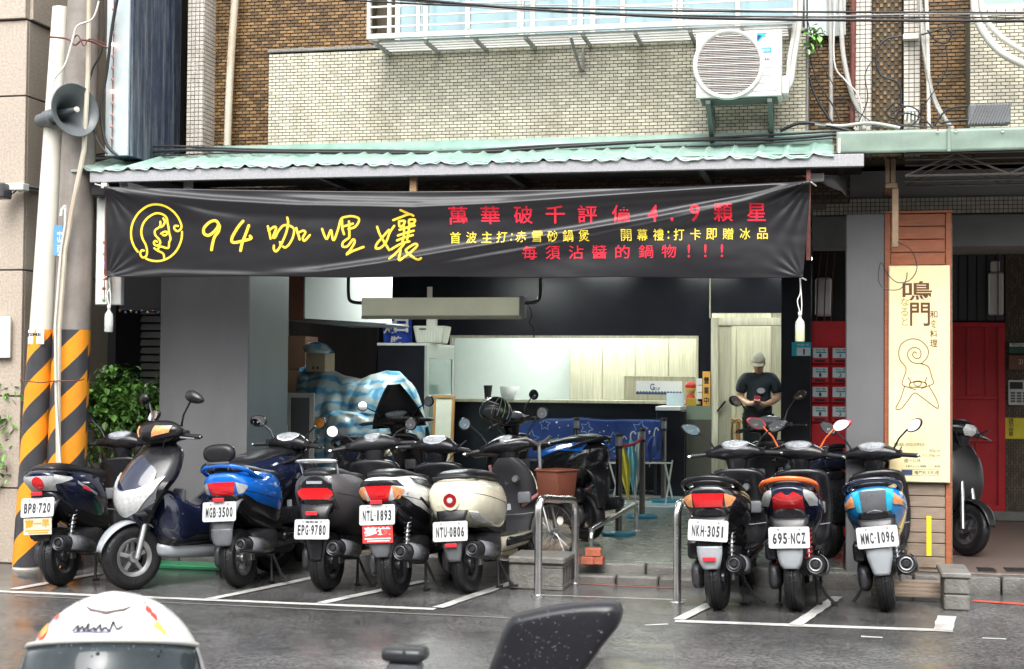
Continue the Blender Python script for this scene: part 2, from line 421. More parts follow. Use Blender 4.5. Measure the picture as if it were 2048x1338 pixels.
M_pvc = mat('cream_plastic_pipe', (.68,.66,.58), .4, var=.05, dirt=.3, dirtc=(.40,.33,.24), streak=5)
M_vinyl = mat('black_banner_vinyl', (.014,.013,.015), .32, var=.05, spec=.6)
M_yel = mat('yellow_print', (.86,.66,.06), .4, var=.05)
M_redprint = mat('red_print', (.72,.02,.045), .4, var=.05)
M_whitep = mat('white_plastic', (.76,.76,.73), .35, var=.03)
M_ink = mat('black_ink', (.03,.03,.035), .5)

# ================================================================ ground
def sheet(name, x0, x1, y0, y1, z, m, nx=1, ny=1):
    return structure(obj(name, MB().grid(lambda u, v: Vector((x0 + (x1 - x0)*u, y0 + (y1 - y0)*v, z)), nx + 1, ny + 1), m, smooth=0))
YC = 11.5
sheet('road', -60, 60, -40, 60, 0.0, M_asph)
def pline(name, a, b, w, z=.004, m=None):
    a, b = Vector(a), Vector(b); a.z = b.z = 0; t = (b - a).normalized(); n = Vector((-t.y, t.x, 0))*w/2
    k = max(2, int((b - a).length/.12)); rn = random.Random(hash(name) % 99 + int(a.x*10)); L, R3 = [], []
    for i in range(k + 1):
        p = a.lerp(b, i/k); L.append(p + n*(1 + rn.uniform(-.16, .1)) + Vector((0, 0, z))); R3.append(p - n*(1 + rn.uniform(-.16, .1)) + Vector((0, 0, z)))
    o = obj(name, MB().add(L + R3, [(k + 1 + i, k + 2 + i, i + 1, i) for i in range(k)]), m or M_paint, smooth=0)
    structure(o); return o
pline('parking_line', G(-60,1181), G(870,1219), .085)
pline('parking_line', G(1350,1243), G(1905,1262), .10)
for a, b in [((28,1180),(200,1148)), ((419,1200),(640,1154)), ((641,1208),(850,1163)), ((876,1217),(1030,1165)),
             ((1357,1241),(1420,1209)), ((1590,1252),(1675,1195)), ((1888,1262),(1893,1234))]:
    pline('parking_line', G(*a), G(*b), .085 if a[0] != 1888 else .12, z=.008)
pline('parking_line', G(30,1192), G(1050,1238), .035, z=.0035, m=mat('faded_paint', (.20,.195,.18), .4, dirt=.9, dirtc=(.06,.055,.05)))
pline('paint_mark', G(1290,1251), G(1336,1249), .035); pline('paint_mark', G(1722,1274), G(1765,1276), .05); pline('paint_mark', G(1965,1277), G(2012,1279), .035)
pline('paint_mark', G(1078,1193), G(1372,1203), .014, z=.012, m=mat('pale_cord', (.6,.58,.52), .5))
pline('red_kerb_line', G(1140,1167), G(1360,1178), .03, m=M_redp); pline('red_kerb_line', G(1945,1202), G(2090,1212), .09, m=mat('fresh_red_paint', (.62,.08,.04), .35, dirt=.3))
# pavement under the arcade, a real step up from the road
ZS = .14
xa, xb, xd = -3.2, X(1605, YC, 1130), X(1900, YC, 1150)
def slab(name, x0, x1, y0, y1, z0, z1, m, bev=.012):
    return structure(obj(name, MB().box(x0, x1, y0, y1, z0, z1), m, bev=bev, smooth=30))
slab('pavement', -14, X(1150, 13, 1080), YC + .16, 15.8, -.3, ZS, M_tan)
slab('pavement_slate', X(1150, 13, 1080) + .004, X(1690, YC), YC + .16, 15.8, -.3, ZS, M_slate)
slab('pavement_right', X(1690, YC) + .004, 14, YC + .16, 16.2, -.3, ZS, M_pink)
rn = random.Random(3)                                       # kerb stones, a separate piece each
kerb = thing('kerb', 'dark worn stone kerb along the arcade edge', 'kerb', (0, YC, 0))
kerb['kind'] = 'structure'
x = -9.
while x < 7:
    w = rn.uniform(.55, .75)
    obj('kerb_stone', MB().box(x, x + w - .012, YC + rn.uniform(-.01, .01), YC + .155, -.1, ZS + rn.uniform(-.012, .0)), M_curb, kerb, bev=.018, seg=2)
    x += w
step = thing('step', 'low grey step of worn slabs between the steel rails', 'step', (0, YC - .2, 0)); step['kind'] = 'structure'
x0, x1 = X(1148, YC - .2, 1160), X(1405, YC - .2, 1160)
for i in range(3):
    obj('slab', MB().box(x0 + (x1 - x0)*i/3, x0 + (x1 - x0)*(i + 1)/3 - .012, YC - .21 + .02*(i % 2), YC - .014, -.05, .065), M_curb, step, bev=.012)
# floor tiles of the arcade strip that shows
fl = thing('floor_tiles', 'large tan floor tiles inside the arcade', 'floor', (-2.5, 13, ZS)); fl['kind'] = 'structure'
for i in range(7):
    for j in range(6):
        a = -3.6 + i*.42
        if a + .42 < X(1150, 13, 1080):
            obj('tile', MB().box(a, a + .412, 11.7 + j*.66, 12.352 + j*.66, ZS, ZS + .006), M_tan, fl, bev=.003)
slab('shop_floor', -6.6, X(1625, 15.8), 15.8, 24, -.2, .22, mat('pale_blue_tile_floor', (.42,.52,.52), .15, var=.1))

# ================================================================ building
bld = thing('apartment_building', 'apartment block clad in brown brick and cream tile above a ground floor arcade', 'building', (-1.5, 12, 0))
def bricks(host, wallname, regions, Y, pw, ph, gap, depth, mbrick, mback, tintr, base=None, individual=300, vertical=False, back=.004, backrect=None):
    """a wall whose bricks are pieces: the nearest 300 one by one, the rest joined"""
    rr = random.Random(5); cells = []
    for (x0, x1, z0, z1) in regions:
        if vertical: nr, nc, W_, H_ = int(round((x1 - x0)/ph)), int(round((z1 - z0)/pw)), ph, pw
        else: nr, nc, W_, H_ = int(round((z1 - z0)/ph)), int(round((x1 - x0)/pw)), pw, ph
        for r in range(nr):
            for c in range(-1, nc + 1):
                s = (c + (.5 if r % 2 else 0))
                if vertical: a0, a1, b0, b1 = x0 + r*ph, x0 + (r + 1)*ph, z0 + s*pw, z0 + (s + 1)*pw
                else: a0, a1, b0, b1 = x0 + s*pw, x0 + (s + 1)*pw, z0 + r*ph, z0 + (r + 1)*ph
                a0, a1 = max(a0, x0), min(a1, x1); b0, b1 = max(b0, z0), min(b1, z1)
                if a1 - a0 > gap*2 and b1 - b0 > gap*2: cells.append((a0, a1, b0, b1))
    if backrect is None: backrect = (min(c[0] for c in cells), max(c[1] for c in cells), min(c[2] for c in cells), max(c[3] for c in cells))
    w = obj(wallname, MB().box(backrect[0], backrect[1], Y + back, Y + .12, backrect[2], backrect[3]), mback, host, smooth=0)
    full = [c for c in cells if abs((c[1] - c[0]) - (ph if vertical else pw)) < 1e-4]
    cam2 = Vector((0, 0, CAMH)); full.sort(key=lambda c: (Vector(((c[0] + c[1])/2, Y, (c[2] + c[3])/2)) - cam2).length)
    pick = set(full[:individual]); proto = None
    Mi = MATS_W[w.name].inverted()
    for c in full[:individual]:
        cx, cz = (c[0] + c[1])/2, (c[2] + c[3])/2
        if proto is None:
            me = MB().brick(-(c[1] - c[0] - gap)/2, (c[1] - c[0] - gap)/2, -depth, 0, -(c[3] - c[2] - gap)/2, (c[3] - c[2] - gap)/2)
            proto = bpy.data.meshes.new('brick'); proto.from_pydata([tuple(v) for v in me.v], [], me.f); proto.materials.append(mbrick)
        o = bpy.data.objects.new('brick', proto); C.objects.link(o); o.parent = w
        o.location = Mi @ Vector((cx, Y + back - rr.uniform(0, .0012), cz)); o.rotation_euler = (rr.uniform(-.012, .012), 0, rr.uniform(-.012, .012))
    m = MB()
    for c in cells:
        if c in pick: continue
        j = rr.uniform(0, .0015)
        m.brick(c[0] + gap/2, c[1] - gap/2, Y + back - depth - j, Y + back, c[2] + gap/2, c[3] - gap/2, rr.random()*.999 + .0005)
    if m.v: obj('brick_courses', m, mbrick, w, smooth=0, kind='stuff')
    return w
YB_, YW = 12.0, 11.6
zt = 5.2
# brown brickwork: left bay, the strip under the canopy, right bays
xl, xm, xr = X(415, YB_, 150), X(745, YB_, 50), X(1612, YB_, 150)
zled = Z(268, YW)
bricks(bld, 'brick_wall', [(xl, xm, zled - .1, zt)], YB_, .066, .0285, .009, .008, M_brown, M_brownb, 0)
M_brownd = mat('shaded_brown_brick', (.15,.105,.075), .45, var=.3, tint=.5)  # darker copy of the brown brick, canopy shade put into its colour
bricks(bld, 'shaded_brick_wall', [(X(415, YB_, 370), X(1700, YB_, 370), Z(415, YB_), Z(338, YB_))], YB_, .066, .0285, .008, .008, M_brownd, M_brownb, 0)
ysp = [1612, 1706, 1744, 1806, 1844, 1942]
bricks(bld, 'brick_wall', [(X(1612, YB_, 150), X(1708, YB_, 150), 3.3, zt)], YB_, .066, .0285, .009, .008, M_brown, M_brownb, 0)
bricks(bld, 'brick_wall', [(X(1744, YB_, 150), X(1808, YB_, 150), 3.3, zt)], YB_, .066, .0285, .009, .008, M_brown, M_brownb, 0, vertical=True)
bricks(bld, 'brick_wall', [(X(1841, YB_, 150), X(1950, YB_, 150), 3.3, zt)], YB_, .066, .0285, .009, .008, M_brown, M_brownb, 0)
# cream tiled parapets
px0, px1 = X(537, YW, 180), X(1612, YW, 180)
ztop = Z(96, YW, 800)
w = bricks(bld, 'tiled_parapet', [(px0, px1, zled - .12, ztop)], YW, .0635, .0262, .006, .006, M_cream, M_creamb, 0)
obj('parapet_core', MB().box(px0, px1, YW + .125, YB_ - .002, zled - .12, ztop - .004), M_creamb, bld)
obj('coping', MB().box(px0 - .012, px1 + .012, YW - .012, YB_ - .01, ztop + .002, ztop + .03), M_conc, bld, bev=.006)
obj('corner_trim', MB().box(px1 + .002, px1 + .018, YW - .006, YB_ - .01, zled - .12, ztop - .002), M_conc, bld)
qx0 = X(1940, YW, 150)
bricks(bld, 'tiled_parapet', [(qx0, qx0 + .9, Z(262, YW, 1990), Z(18, YW, 1990))], YW, .0635, .0262, .006, .006, M_cream, M_creamb, 0)
obj('parapet_core', MB().box(qx0, qx0 + 2, YW + .125, YB_ - .002, Z(262, YW, 1990), Z(18, YW, 1990) - .004), M_creamb, bld)
# mosaic pilasters
def mosaic(a, b, z0, z1, Y, depth=.16, pw=.036, side=True):
    w = obj('pilaster', MB().box(a, b, Y + .004, YB_ - .002 if Y < YB_ - .01 else Y + .05, z0, z1), M_creamb, bld, smooth=0); m = MB(); rr = random.Random(2)
    nx, nz = max(1, round((b - a)/pw)), round((z1 - z0)/pw)
    sx, sz = (b - a)/nx, (z1 - z0)/nz
    for i in range(nx):
        for j in range(nz):
            m.brick(a + i*sx + .003, a + (i + 1)*sx - .003, Y - .001, Y + .004, z0 + j*sz + .003, z0 + (j + 1)*sz - .003, rr.random()*.99 + .001)
    ny = max(1, round((YB_ - Y)/pw))
    for i in range(ny):
        for j in range(nz):
            y0 = Y + i*(YB_ - Y)/ny
            m.box(b, b + .004, y0 + .003, y0 + (YB_ - Y)/ny - .003, z0 + j*sz + .003, z0 + (j + 1)*sz - .003, rr.random()*.99 + .001)
    obj('mosaic_tiles', m, M_mosaic, w, smooth=0, kind='stuff')
mosaic(X(374, 11.75, 150), X(406, 11.75, 150), 3.3, zt, 11.75)
mosaic(X(1709, 11.8, 150), X(1742, 11.8, 150), 3.3, zt, 11.86)
mosaic(X(1808, 11.8, 150), X(1840, 11.8, 150), 3.3, zt, 11.86)
mosaic(X(1625, 12.6, 410), X(2120, 12.6, 410), Z(428, 12.6, 1850), Z(395, 12.6, 1850), 12.6)
# masses behind, floors and ceilings so that nothing is open to the sky
obj('upper_wall', MB().box(-9, X(374, 11.75), YB_ + .13, 12.3, 3.3, zt), M_brownb, bld)
obj('upper_floors', MB().box(-6.3, 9, YB_ + .13, 20, 3.35, zt + .3), M_brownb, bld)
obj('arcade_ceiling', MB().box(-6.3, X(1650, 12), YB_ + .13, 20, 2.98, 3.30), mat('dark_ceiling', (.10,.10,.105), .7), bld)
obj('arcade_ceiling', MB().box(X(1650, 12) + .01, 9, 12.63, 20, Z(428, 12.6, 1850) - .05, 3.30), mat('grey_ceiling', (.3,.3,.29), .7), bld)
obj('beam', MB().box(X(1625, 12.6, 440), 9, 12.58, 12.9, Z(505, 12.6, 1960) + .05, Z(430, 12.6, 1960)), mat('grey_beam', (.19,.19,.19), .6, dirt=.3), bld)
# columns
pa, pb = X(319, 11.7, 800), X(495, 11.7, 800)
YP2 = 12.63
obj('column', MB().box(pa, pb - .002, 11.7, 11.72, 0, 2.95), M_graypil, bld)
obj('column', MB().box(pa, pb, 11.721, YP2, 0, 2.95), M_bluepil, bld)
gx0, gx1 = X(1692, 11.6, 800), X(1768, 11.6, 800)
obj('column', MB().box(gx0, gx1, 11.6, 12.2, -.02, Z(428, 11.6, 1730)), M_graypil, bld, bev=.006)
# shop room: side walls and the black shopfront wall with its pass-through and door
YSW = 18.0
wx0, wx1 = X(905, YSW, 700), X(1392, YSW, 700)
wz0, wz1 = Z(800, YSW, 1150), Z(676, YSW, 1150)
dx0, dx1 = X(1422, YSW, 800), X(1562, YSW, 800)
dz1 = Z(636, YSW, 1490)
T = .12
obj('shopfront_wall', MB().box(-7.5, wx0, YSW, YSW + T, .22, 3.2), M_black, bld)
obj('shopfront_wall', MB().box(wx0, wx1, YSW, YSW + T, wz1, 3.2), M_black, bld)
obj('shopfront_wall', MB().box(wx0, wx1, YSW, YSW + T, .22, wz0), M_black, bld)
obj('shopfront_wall', MB().box(wx1, dx0, YSW, YSW + T, .22, 3.2), M_black, bld)
obj('shopfront_wall', MB().box(dx0, dx1 + .6, YSW, YSW + T, dz1 + .06, 3.2), M_black, bld)
obj('shopfront_wall', MB().box(dx1, 1.2, YSW - .02, YSW + T, .22, 3.2), M_blackm, bld)
obj('side_wall', MB().box(-6.6, -6.5, 12.7, 24, 0, 3.2), M_blackm, bld)
obj('side_wall', MB().box(-6.5, X(752, 17.2, 800), 17.2, 17.3, 0, 3.2), mat('dark_brown_panel', (.022,.018,.018), .4, var=.3, vs=3, stretch=(6,1,.6)), bld)
fr = obj('window_frame', MB().box(wx0 - .03, wx1 + .03, YSW - .03, YSW - .004, wz1, wz1 + .03).box(wx0 - .03, wx0, YSW - .03, YSW - .004, wz0, wz1).box(wx1, wx1 + .03, YSW - .03, YSW - .004, wz0, wz1).box(wx0 - .06, wx1 + .06, YSW - .12, YSW + .3, wz0 - .035, wz0), M_pale, bld, bev=.003)
# kitchen behind the pass-through
obj('kitchen_wall', MB().box(wx0 - 1, X(1140, 20, 700), 20, 20.06, .2, 3.1), M_white, bld)
xk = X(1140, 19.6, 700)
for i in range(6):
    a = xk + i*.44
    obj('board', MB().box(a, a + .437, 19.6 + .004*(i % 2), 19.66, .2, 3.1), M_pale, bld, bev=.003)
obj('ledge', MB().box(X(1250, 18.6, 780), X(1395, 18.6, 780), 18.5, 18.9, wz0 - .1, Z(752, 18.6, 1300)), M_pale, bld, bev=.004)
obj('door_frame', MB().box(dx0, dx0 + .09, YSW - .05, YSW + .14, .22, dz1).box(dx0 + .09, dx1, YSW - .05, YSW + .14, dz1 - .09, dz1), M_pale, bld, bev=.004)
obj('door_leaf', MB().box(dx0 + .092, X(1462, YSW, 800), YSW - .02, YSW + .02, .24, dz1 - .095), M_pale, bld, bev=.004)
hx = X(1443, YSW, 800)
obj('door_handle', MB().tube([P(1435, 822, YSW - .06), P(1450, 803, YSW - .06)], .012).tube([P(1435, 822, YSW - .06), P(1435, 822, YSW - .01)], .01).tube([P(1450, 803, YSW - .06), P(1450, 803, YSW - .01)], .01), M_cable, bld)
for i in range(8):
    a = X(1450, 20.5, 800) + i*.21
    obj('board', MB().box(a, a + .205, 20.5 + .004*(i % 2), 20.56, .2, 3.1), M_pale, bld, bev=.003)
obj('room_ceiling', MB().box(-6.5, 1.2, YSW + T + .01, 21, 2.95, 3.05), M_white, bld)
obj('jamb', MB().box(dx0 - .02, dx0 - .006, YSW - .07, YSW - .002, dz1 + .0, 2.9), M_pale, bld)
# dark wing wall with the house number
wn0, wn1 = X(1562, 13.4, 750), X(1622, 13.4, 750)
obj('wing_wall', MB().box(wn0, wn1, 13.4, 13.62, ZS, 3.0), M_black, bld, bev=.004)
obj('red_panel', MB().box(wn1 + .002, gx0 + .5, 13.5, 13.56, .2, Z(642, 13.5, 1650)), M_red, bld, bev=.004)
obj('dark_wall', MB().box(wn1 + .002, gx0 + .9, 13.75, 13.8, .1, 3.2), M_blackm, bld)
# right arcade: back wall, red gate, grilles
YBK = 16.1
rx0 = X(1770, YBK, 800)
obj('back_wall', MB().box(gx0 + .3, X(2010, YBK, 800), YBK + .05, YBK + .15, ZS, 3.2), M_blackm, bld)
bricks(bld, 'back_brick_wall', [(X(2011, YBK, 800), X(2011, YBK, 800) + .65, ZS + .1, 2.9)], YBK, .058, .026, .007, .007, mat('olive_brown_brick', (.13,.10,.07), .5, tint=.35, var=.2), M_brownb, 0, vertical=True)
obj('plinth', MB().box(rx0, rx0 + 4, YBK - .06, YBK + .04, ZS, ZS + .1), M_conc, bld, bev=.01)
# windows of the upper floor, white frames
wy = 11.82; wz = ztop + .032
wt = 5.2
xs = [737, 845, 933, 1010, 1135, 1180, 1262, 1352, 1445, 1520, 1600]
win = obj('window', MB().box(X(780, wy, 40), X(1600, wy, 40), wy + .02, wy + .05, wz, wz + .05), M_alu, bld, bev=.003)
for a in (790, 846, 930, 1037, 1060, 1155, 1180, 1240, 1355, 1470, 1590):
    subobj('frame', MB().box(X(a, wy, 40), X(a, wy, 40) + .04, wy, wy + .05, wz + .05, wt), M_alu, bld, bld and bpy.data.objects['window'] if False else bld, bev=.003) if False else obj('window_stile', MB().box(X(a, wy, 40), X(a, wy, 40) + .042, wy, wy + .05, wz + .052, wt), M_alu, bld, bev=.003)
pan = [790, 846, 930, 1037, 1155, 1240, 1355, 1470, 1590]
for a, b in zip(pan, pan[1:]):
    obj('pane', MB().box(X(a, wy, 40) + .044, X(b, wy, 40) - .002, wy + .02, wy + .026, wz + .052, wt), M_glassp, bld)
obj('curtain', MB().grid(lambda u, v: Vector((X(850, wy, 40) + 3.4*u, wy + .09 + .02*math.sin(u*150), wz + (wt - wz)*v)), 160, 2), mat('pale_curtain', (.5,.55,.55), .8), bld)
for s in (2.2,):
    w2 = obj('window', MB().box(qx0 + .05, qx0 + 1.2, YW + .03, YW + .08, Z(18, YW, 1990), Z(8, YW, 1990)), M_alu, bld)
obj('pane', MB().box(qx0 + .05, qx0 + 1.2, YW + .05, YW + .056, Z(7, YW, 1990), wt), mat('green_pane', (.3,.45,.36), .08), bld)

# ================================================================ granite building on the left
gb = thing('granite_building', 'pale speckled granite building corner at the left edge', 'building', (-8, 11.3, 0))
gxe = X(46, 11.2, 500)
obj('core', MB().box(gxe - 3, gxe - .035, 11.235, 13.9, 0, 5.6), M_conc, gb)
zz = [-.0, .62, 1.38, Z(540, 11.2, 30), Z(192, 11.2, 30), Z(40, 11.2, 30), 5.7]
for i in range(len(zz) - 1):
    z0, z1 = zz[i] + .006, zz[i + 1] - .006
    pr = .03 if i == 5 else 0
    for a, b in ((gxe - 1.3, gxe - .655), (gxe - .645, gxe)):
        obj('granite_panel', MB().box(a, b, 11.2 - pr, 11.234, z0, z1), M_granite, gb, bev=.004)
    for k in range(3):
        obj('granite_panel', MB().box(gxe - .034, gxe + pr, 11.24 + k*.9, 12.13 + k*.9, z0, z1), M_granite, gb, bev=.004)
sg = obj('notice_board', MB().box(X(-40, 11.15, 670), X(20, 11.15, 670), 11.15, 11.17, Z(715, 11.15, 10), Z(633, 11.15, 10)), M_white)
tag(sg, 'blank white notice board fixed to the granite wall', 'notice board')
cc = thing('security_camera', 'small grey camera and junction box on the granite wall', 'camera', P(10, 380, 11.0))
obj('junction_box', MB().box(X(0, 11.05), X(40, 11.05), 11.05, 11.15, Z(380, 11.05, 20), Z(366, 11.05, 20)), M_white, cc, bev=.005)
obj('camera_body', MB().box(X(-14, 11.05), X(13, 11.05), 10.95, 11.1, Z(398, 11.05, 8), Z(368, 11.05, 8)), mat('dark_grey_plastic', (.06,.06,.065), .4), cc, bev=.012)
obj('conduit', MB().tube([P(38, 372, 11.16), P(50, 372, 11.16), P(82, 378, 11.5)], .014).tube([P(38, 382, 11.16), P(50, 378, 11.16), P(82, 385, 11.5)], .014), mat('grey_pipe', (.22,.22,.23), .45), cc)
obj('lead', MB().tube(cat([tuple(P(16, 392, 11.1)), tuple(P(28, 385, 11.08)), tuple(P(40, 374, 11.12))]), .006), M_cable, cc)

# ================================================================ dark side passage on the left
sp = thing('passage_wall', 'dark louvred wall in the gap beside the grey column', 'wall', (-6.4, 13.2, 0))
qa, qb = X(150, 13.2, 700), pa + .1
obj('wall_panel', MB().box(gxe + .02, qb, 13.25, 13.3, 0, 3.2), M_blackm, sp)
for k in range(22):
    zq = 1.05 + k*.075
    obj('louvre', MB().cbox(((qa + qb)/2, 13.22, zq), (qb - qa, .012, .07), Matrix.Rotation(R_(-22), 3, 'X')), mat('dark_louvre', (.035,.034,.034), .45, dirt=.4, dirtc=(.08,.075,.07)), sp)
# ================================================================ corrugated canopy
YA = 10.85
cn = thing('canopy', 'corrugated jade green metal canopy above the long black banner', 'canopy', (-2.5, YA, 3.1))
cx0, cx1 = X(143, YA, 320), X(1668, YA, 300)
zA = Z(322, YA, 900); zF = Z(305, YW - .02, 900)
def roofz(t): return zA + (zF + .02 - zA)*t
def corr(x):
    ph = ((x - cx0)/.197) % 1.0                              # trapezoid ribs, wide pan between narrow troughs
    a = abs(ph - .5)*2
    return -.028 + .04*min(1, max(0, (a - .0)*3.2)) if True else 0
m = MB()
nx = 760
rs = random.Random(4)
lift = [noise.noise(Vector((i*.05, 3.3, 0)))*.020 + (noise.noise(Vector((math.floor(i*(cx1 - cx0)/760/.197)*3.7, 9.1, 0)))*.010) for i in range(nx)]
def ridge(u, v):
    x = cx0 + (cx1 - cx0)*u; ph = ((x - cx0)/.197) % 1.0; a = abs(ph - .5)*2
    h = .034*min(1, max(0, (a - .12)*4.0)) if a < .4 else .034
    h = .034 - .034*max(0, 1 - abs(ph - .5)/.22)
    h2 = .022*max(0, 1 - abs(ph - .5)/.17)
    y = YA + (YW - .03 - YA)*v
    return Vector((x, y, roofz(v) + h2 + lift[min(nx - 1, int(u*nx))] - .02*u + .0))
m.grid(ridge, nx, 4)
obj('corrugated_sheet', m, M_jade, cn, smooth=50, solid=.006)
m = MB().grid(lambda u, v: ridge(u, 0) + Vector((0, -.003, -.002 - .012*v - .004*math.sin(u*300))), nx, 2)
obj('drip_edge', m, mat('pale_jade_edge', (.36,.48,.42), .35, var=.3, vs=9, dirt=.7, dirtc=(.62,.68,.63)), cn, smooth=50, solid=.004)
obj('flashing', MB().add([Vector((cx0 + .9, YW - .06, zF - .01)), Vector((px1 + .2, YW - .06, zF - .01)), Vector((px1 + .2, YW - .012, zF + .10)), Vector((cx0 + .9, YW - .012, zF + .10))], [(0,1,2,3)]), M_jade, cn, solid=.004)
bm0, bm1 = X(178, YA, 340), X(1728, YA, 330)
zbt, zbb = Z(331, YA + .02, 950), Z(348, YA + .02, 950)
zb0 = Z(352, YA, 300); zb1 = Z(329, YA, 300)
obj('fascia_beam', MB().box(bm0, bm1, YA + .012, YA + .07, zb0 - .04, zA - .014), M_galv, cn, bev=.004)
for q in (.08, .3, .55, .8, .97):
    xx = bm0 + (bm1 - bm0)*q
    obj('rafter', MB().box(xx, xx + .05, YA + .071, YB_ - .02, zA - .075, zA - .015), M_blackm, cn)  # rafters coloured black to stand for the shade under the canopy
obj('soffit_board', MB().box(bm0, bm1, YA + .075, YB_ - .02, zA - .012, zA + .004), M_blackm, cn)
# slim posts, hooks and tags under the beam
wp = obj('wooden_block', MB().box(X(816, YA + .1), X(829, YA + .1), YA + .1, YA + .14, Z(386, YA + .1, 820), zb0 - .01), mat('raw_wood', (.45,.28,.15), .6, var=.2), cn)
for a, b, y0_, y1_ in ((362, 381, 355, 385), (236, 249, 363, 384)):
    obj('white_tag', MB().box(X(a, YA + .15), X(b, YA + .15), YA + .15, YA + .16, Z(y1_, YA + .15, 300), Z(y0_, YA + .15, 300)), M_whitep, cn)
gp = thing('gutter_stub', 'black bracket blocks with wires under the left canopy corner', 'bracket', P(195, 380, YA + .15))
obj('bracket', MB().box(X(176, YA + .05), X(206, YA + .05), YA + .05, YA + .3, Z(392, YA + .05, 190), Z(358, YA + .05, 190)), M_cable, gp, bev=.01)
obj('knob', MB().box(X(196, YA + .0), X(207, YA), YA, YA + .05, Z(377, YA, 190), Z(366, YA, 190)), M_whitep, gp, bev=.004)
# ================================================================ flat sage green canopy on the right
sc2 = thing('flat_canopy', 'dented sage green flat canopy fascia at the upper right', 'canopy', (2, 10.95, 3.3))
fx0 = X(1673, 10.95, 280); FZ1, FZ0 = Z(259, 10.95, 1850), Z(304, 10.95, 1850)
fx = [fx0, X(1898, 10.95, 280), X(2120, 10.95, 280)]
for i, (a, b) in enumerate(zip(fx, fx[1:])):
    def fs(u, v, a=a, b=b, i=i):
        x = a + (b - a - .004)*u
        return Vector((x, 10.95 - .004*i + .006*noise.noise(Vector((x*4, v*2, 1.7))) , FZ0 + (FZ1 - FZ0)*v + .004*noise.noise(Vector((x*3, 0, 5)))))
    obj('fascia_sheet', MB().grid(fs, 40, 8), M_sage, sc2, smooth=60, solid=.006)
obj('seam_strip', MB().box(fx[1] - .012, fx[1] + .01, 10.935, 10.944, FZ0, FZ1), M_sage, sc2)
obj('end_strip', MB().box(fx0 + .01, fx0 + .028, 10.935, 10.943, FZ0, FZ1 - .05), M_alu, sc2)
for a in (1875, 1912, 2005):
    obj('rivet', MB().lathe([(0, -.004), (.008, -.002), (.01, .004)], Matrix.Translation(P(a, 262, 10.935)) @ Matrix.Rotation(R_(90), 4, 'X'), 10), M_alu, sc2)
obj('canopy_deck', MB().box(fx0, fx0 + 3, 10.97, YB_ - .02, FZ1 - .02, FZ1 + .0), M_sage, sc2)
for yy, k in ((11.15, 0), (11.45, 1), (11.75, 2)):
    t0 = Z(350, yy, 1900) - 0; tz = FZ0 + .02
    x0, x1 = X(1810, yy, 350), X(2150, yy, 350)
    zb = Z(350 + 0*k, 11.15, 1900)
    mm = MB().tube([(x0, yy, zb), (x1, yy, zb)], .009, 6).tube([(x0, yy, tz), (x1, yy, tz)], .009, 6)
    pz = [(x0 + i*.36, yy, zb if i % 2 == 0 else tz) for i in range(8)]
    for p, q in zip(pz, pz[1:]): mm.tube([p, q], .008, 6)
    obj('truss', mm, mat('rusty_grey_steel', (.17,.155,.14), .6, .3, var=.3), sc2)
bk = thing('rusty_hanger', 'rusty brown steel hanger dropping in front of the wooden sign case', 'hanger', P(1790, 390, 11.2))
M_rust2 = mat('tan_rusted_steel', (.24,.165,.10), .6, .2, var=.35, vs=12, dirt=.4, dirtc=(.12,.06,.03))
YH = 11.25
for a, b in ((1770, 1779), (1781, 1791)):
    obj('upright', MB().box(X(a, YH), X(b, YH), YH, YH + .05, Z(366, YH, 1780), FZ0), M_rust2, bk, bev=.003)
obj('elbow', MB().box(X(1770, YH), X(1795, YH), YH, YH + .5, Z(376, YH, 1780), Z(366, YH, 1780) - .001), M_rust2, bk, bev=.003)
obj('drop_post', MB().box(X(1784, YH), X(1797, YH), YH + .01, YH + .055, Z(494, YH, 1790), Z(376, YH, 1780) - .001), M_rust2, bk, bev=.003)
ww = thing('wire_loop', 'thin black wire loop hanging over the lit sign', 'wire', P(1790, 540, 11.3))
obj('wire', MB().tube(cat([tuple(P(a, b, 11.2 + c)) for a, b, c in [(1795,484,.06),(1822,500,.06),(1834,535,.05),(1820,560,.04),(1795,565,.04),(1775,548,.04),(1762,525,.05),(1757,560,.05),(1772,578,.04),(1800,578,.04),(1812,560,.04),(1814,545,.04)]], 5), .0035, 5), M_cable, ww)

# ================================================================ banner
YBN = 10.80
bnr = thing('banner', 'long creased black shop banner with yellow and red lettering under the green canopy', 'banner', P(917, 556, YBN))
B_tl, B_tr, B_bl, B_br = P(213, 374, YBN), P(1622, 364, YBN), P(213, 553, YBN), P(1604, 556, YBN)
def seg(p, pl):
    best = 1e9; sgn = 1
    for (ax, ay), (bx, by) in zip(pl, pl[1:]):
        t = max(0, min(1, ((p[0] - ax)*(bx - ax) + (p[1] - ay)*(by - ay))/((bx - ax)**2 + (by - ay)**2)))
        qx, qy = ax + t*(bx - ax), ay + t*(by - ay); d = math.hypot(p[0] - qx, p[1] - qy)
        if d < best: best = d; sgn = 1 if p[1] > qy else -1
    return best*sgn
FOLD = [([(215,376),(330,392),(430,401),(600,411),(830,416),(1000,409),(1200,394),(1400,380),(1622,366)], .030, 6.5),
        ([(500,392),(700,400),(860,403),(1050,398),(1250,386),(1622,366)], .016, 5),
        ([(1622,366),(1480,401),(1300,437),(1150,463),(1000,486),(880,506),(760,527),(640,544),(520,548)], .034, 7),
        ([(1622,366),(1500,404),(1340,443),(1190,474),(1050,501),(930,522),(800,541)], .018, 7),
        ([(215,376),(300,400),(420,430),(520,446)], .014, 8),
        ([(1180,552),(1260,540),(1340,532)], .004, 8), ([(1380,548),(1450,535),(1530,520)], .004, 8),
        ([(213,553),(330,546),(450,549),(600,552)], .008, 5)]
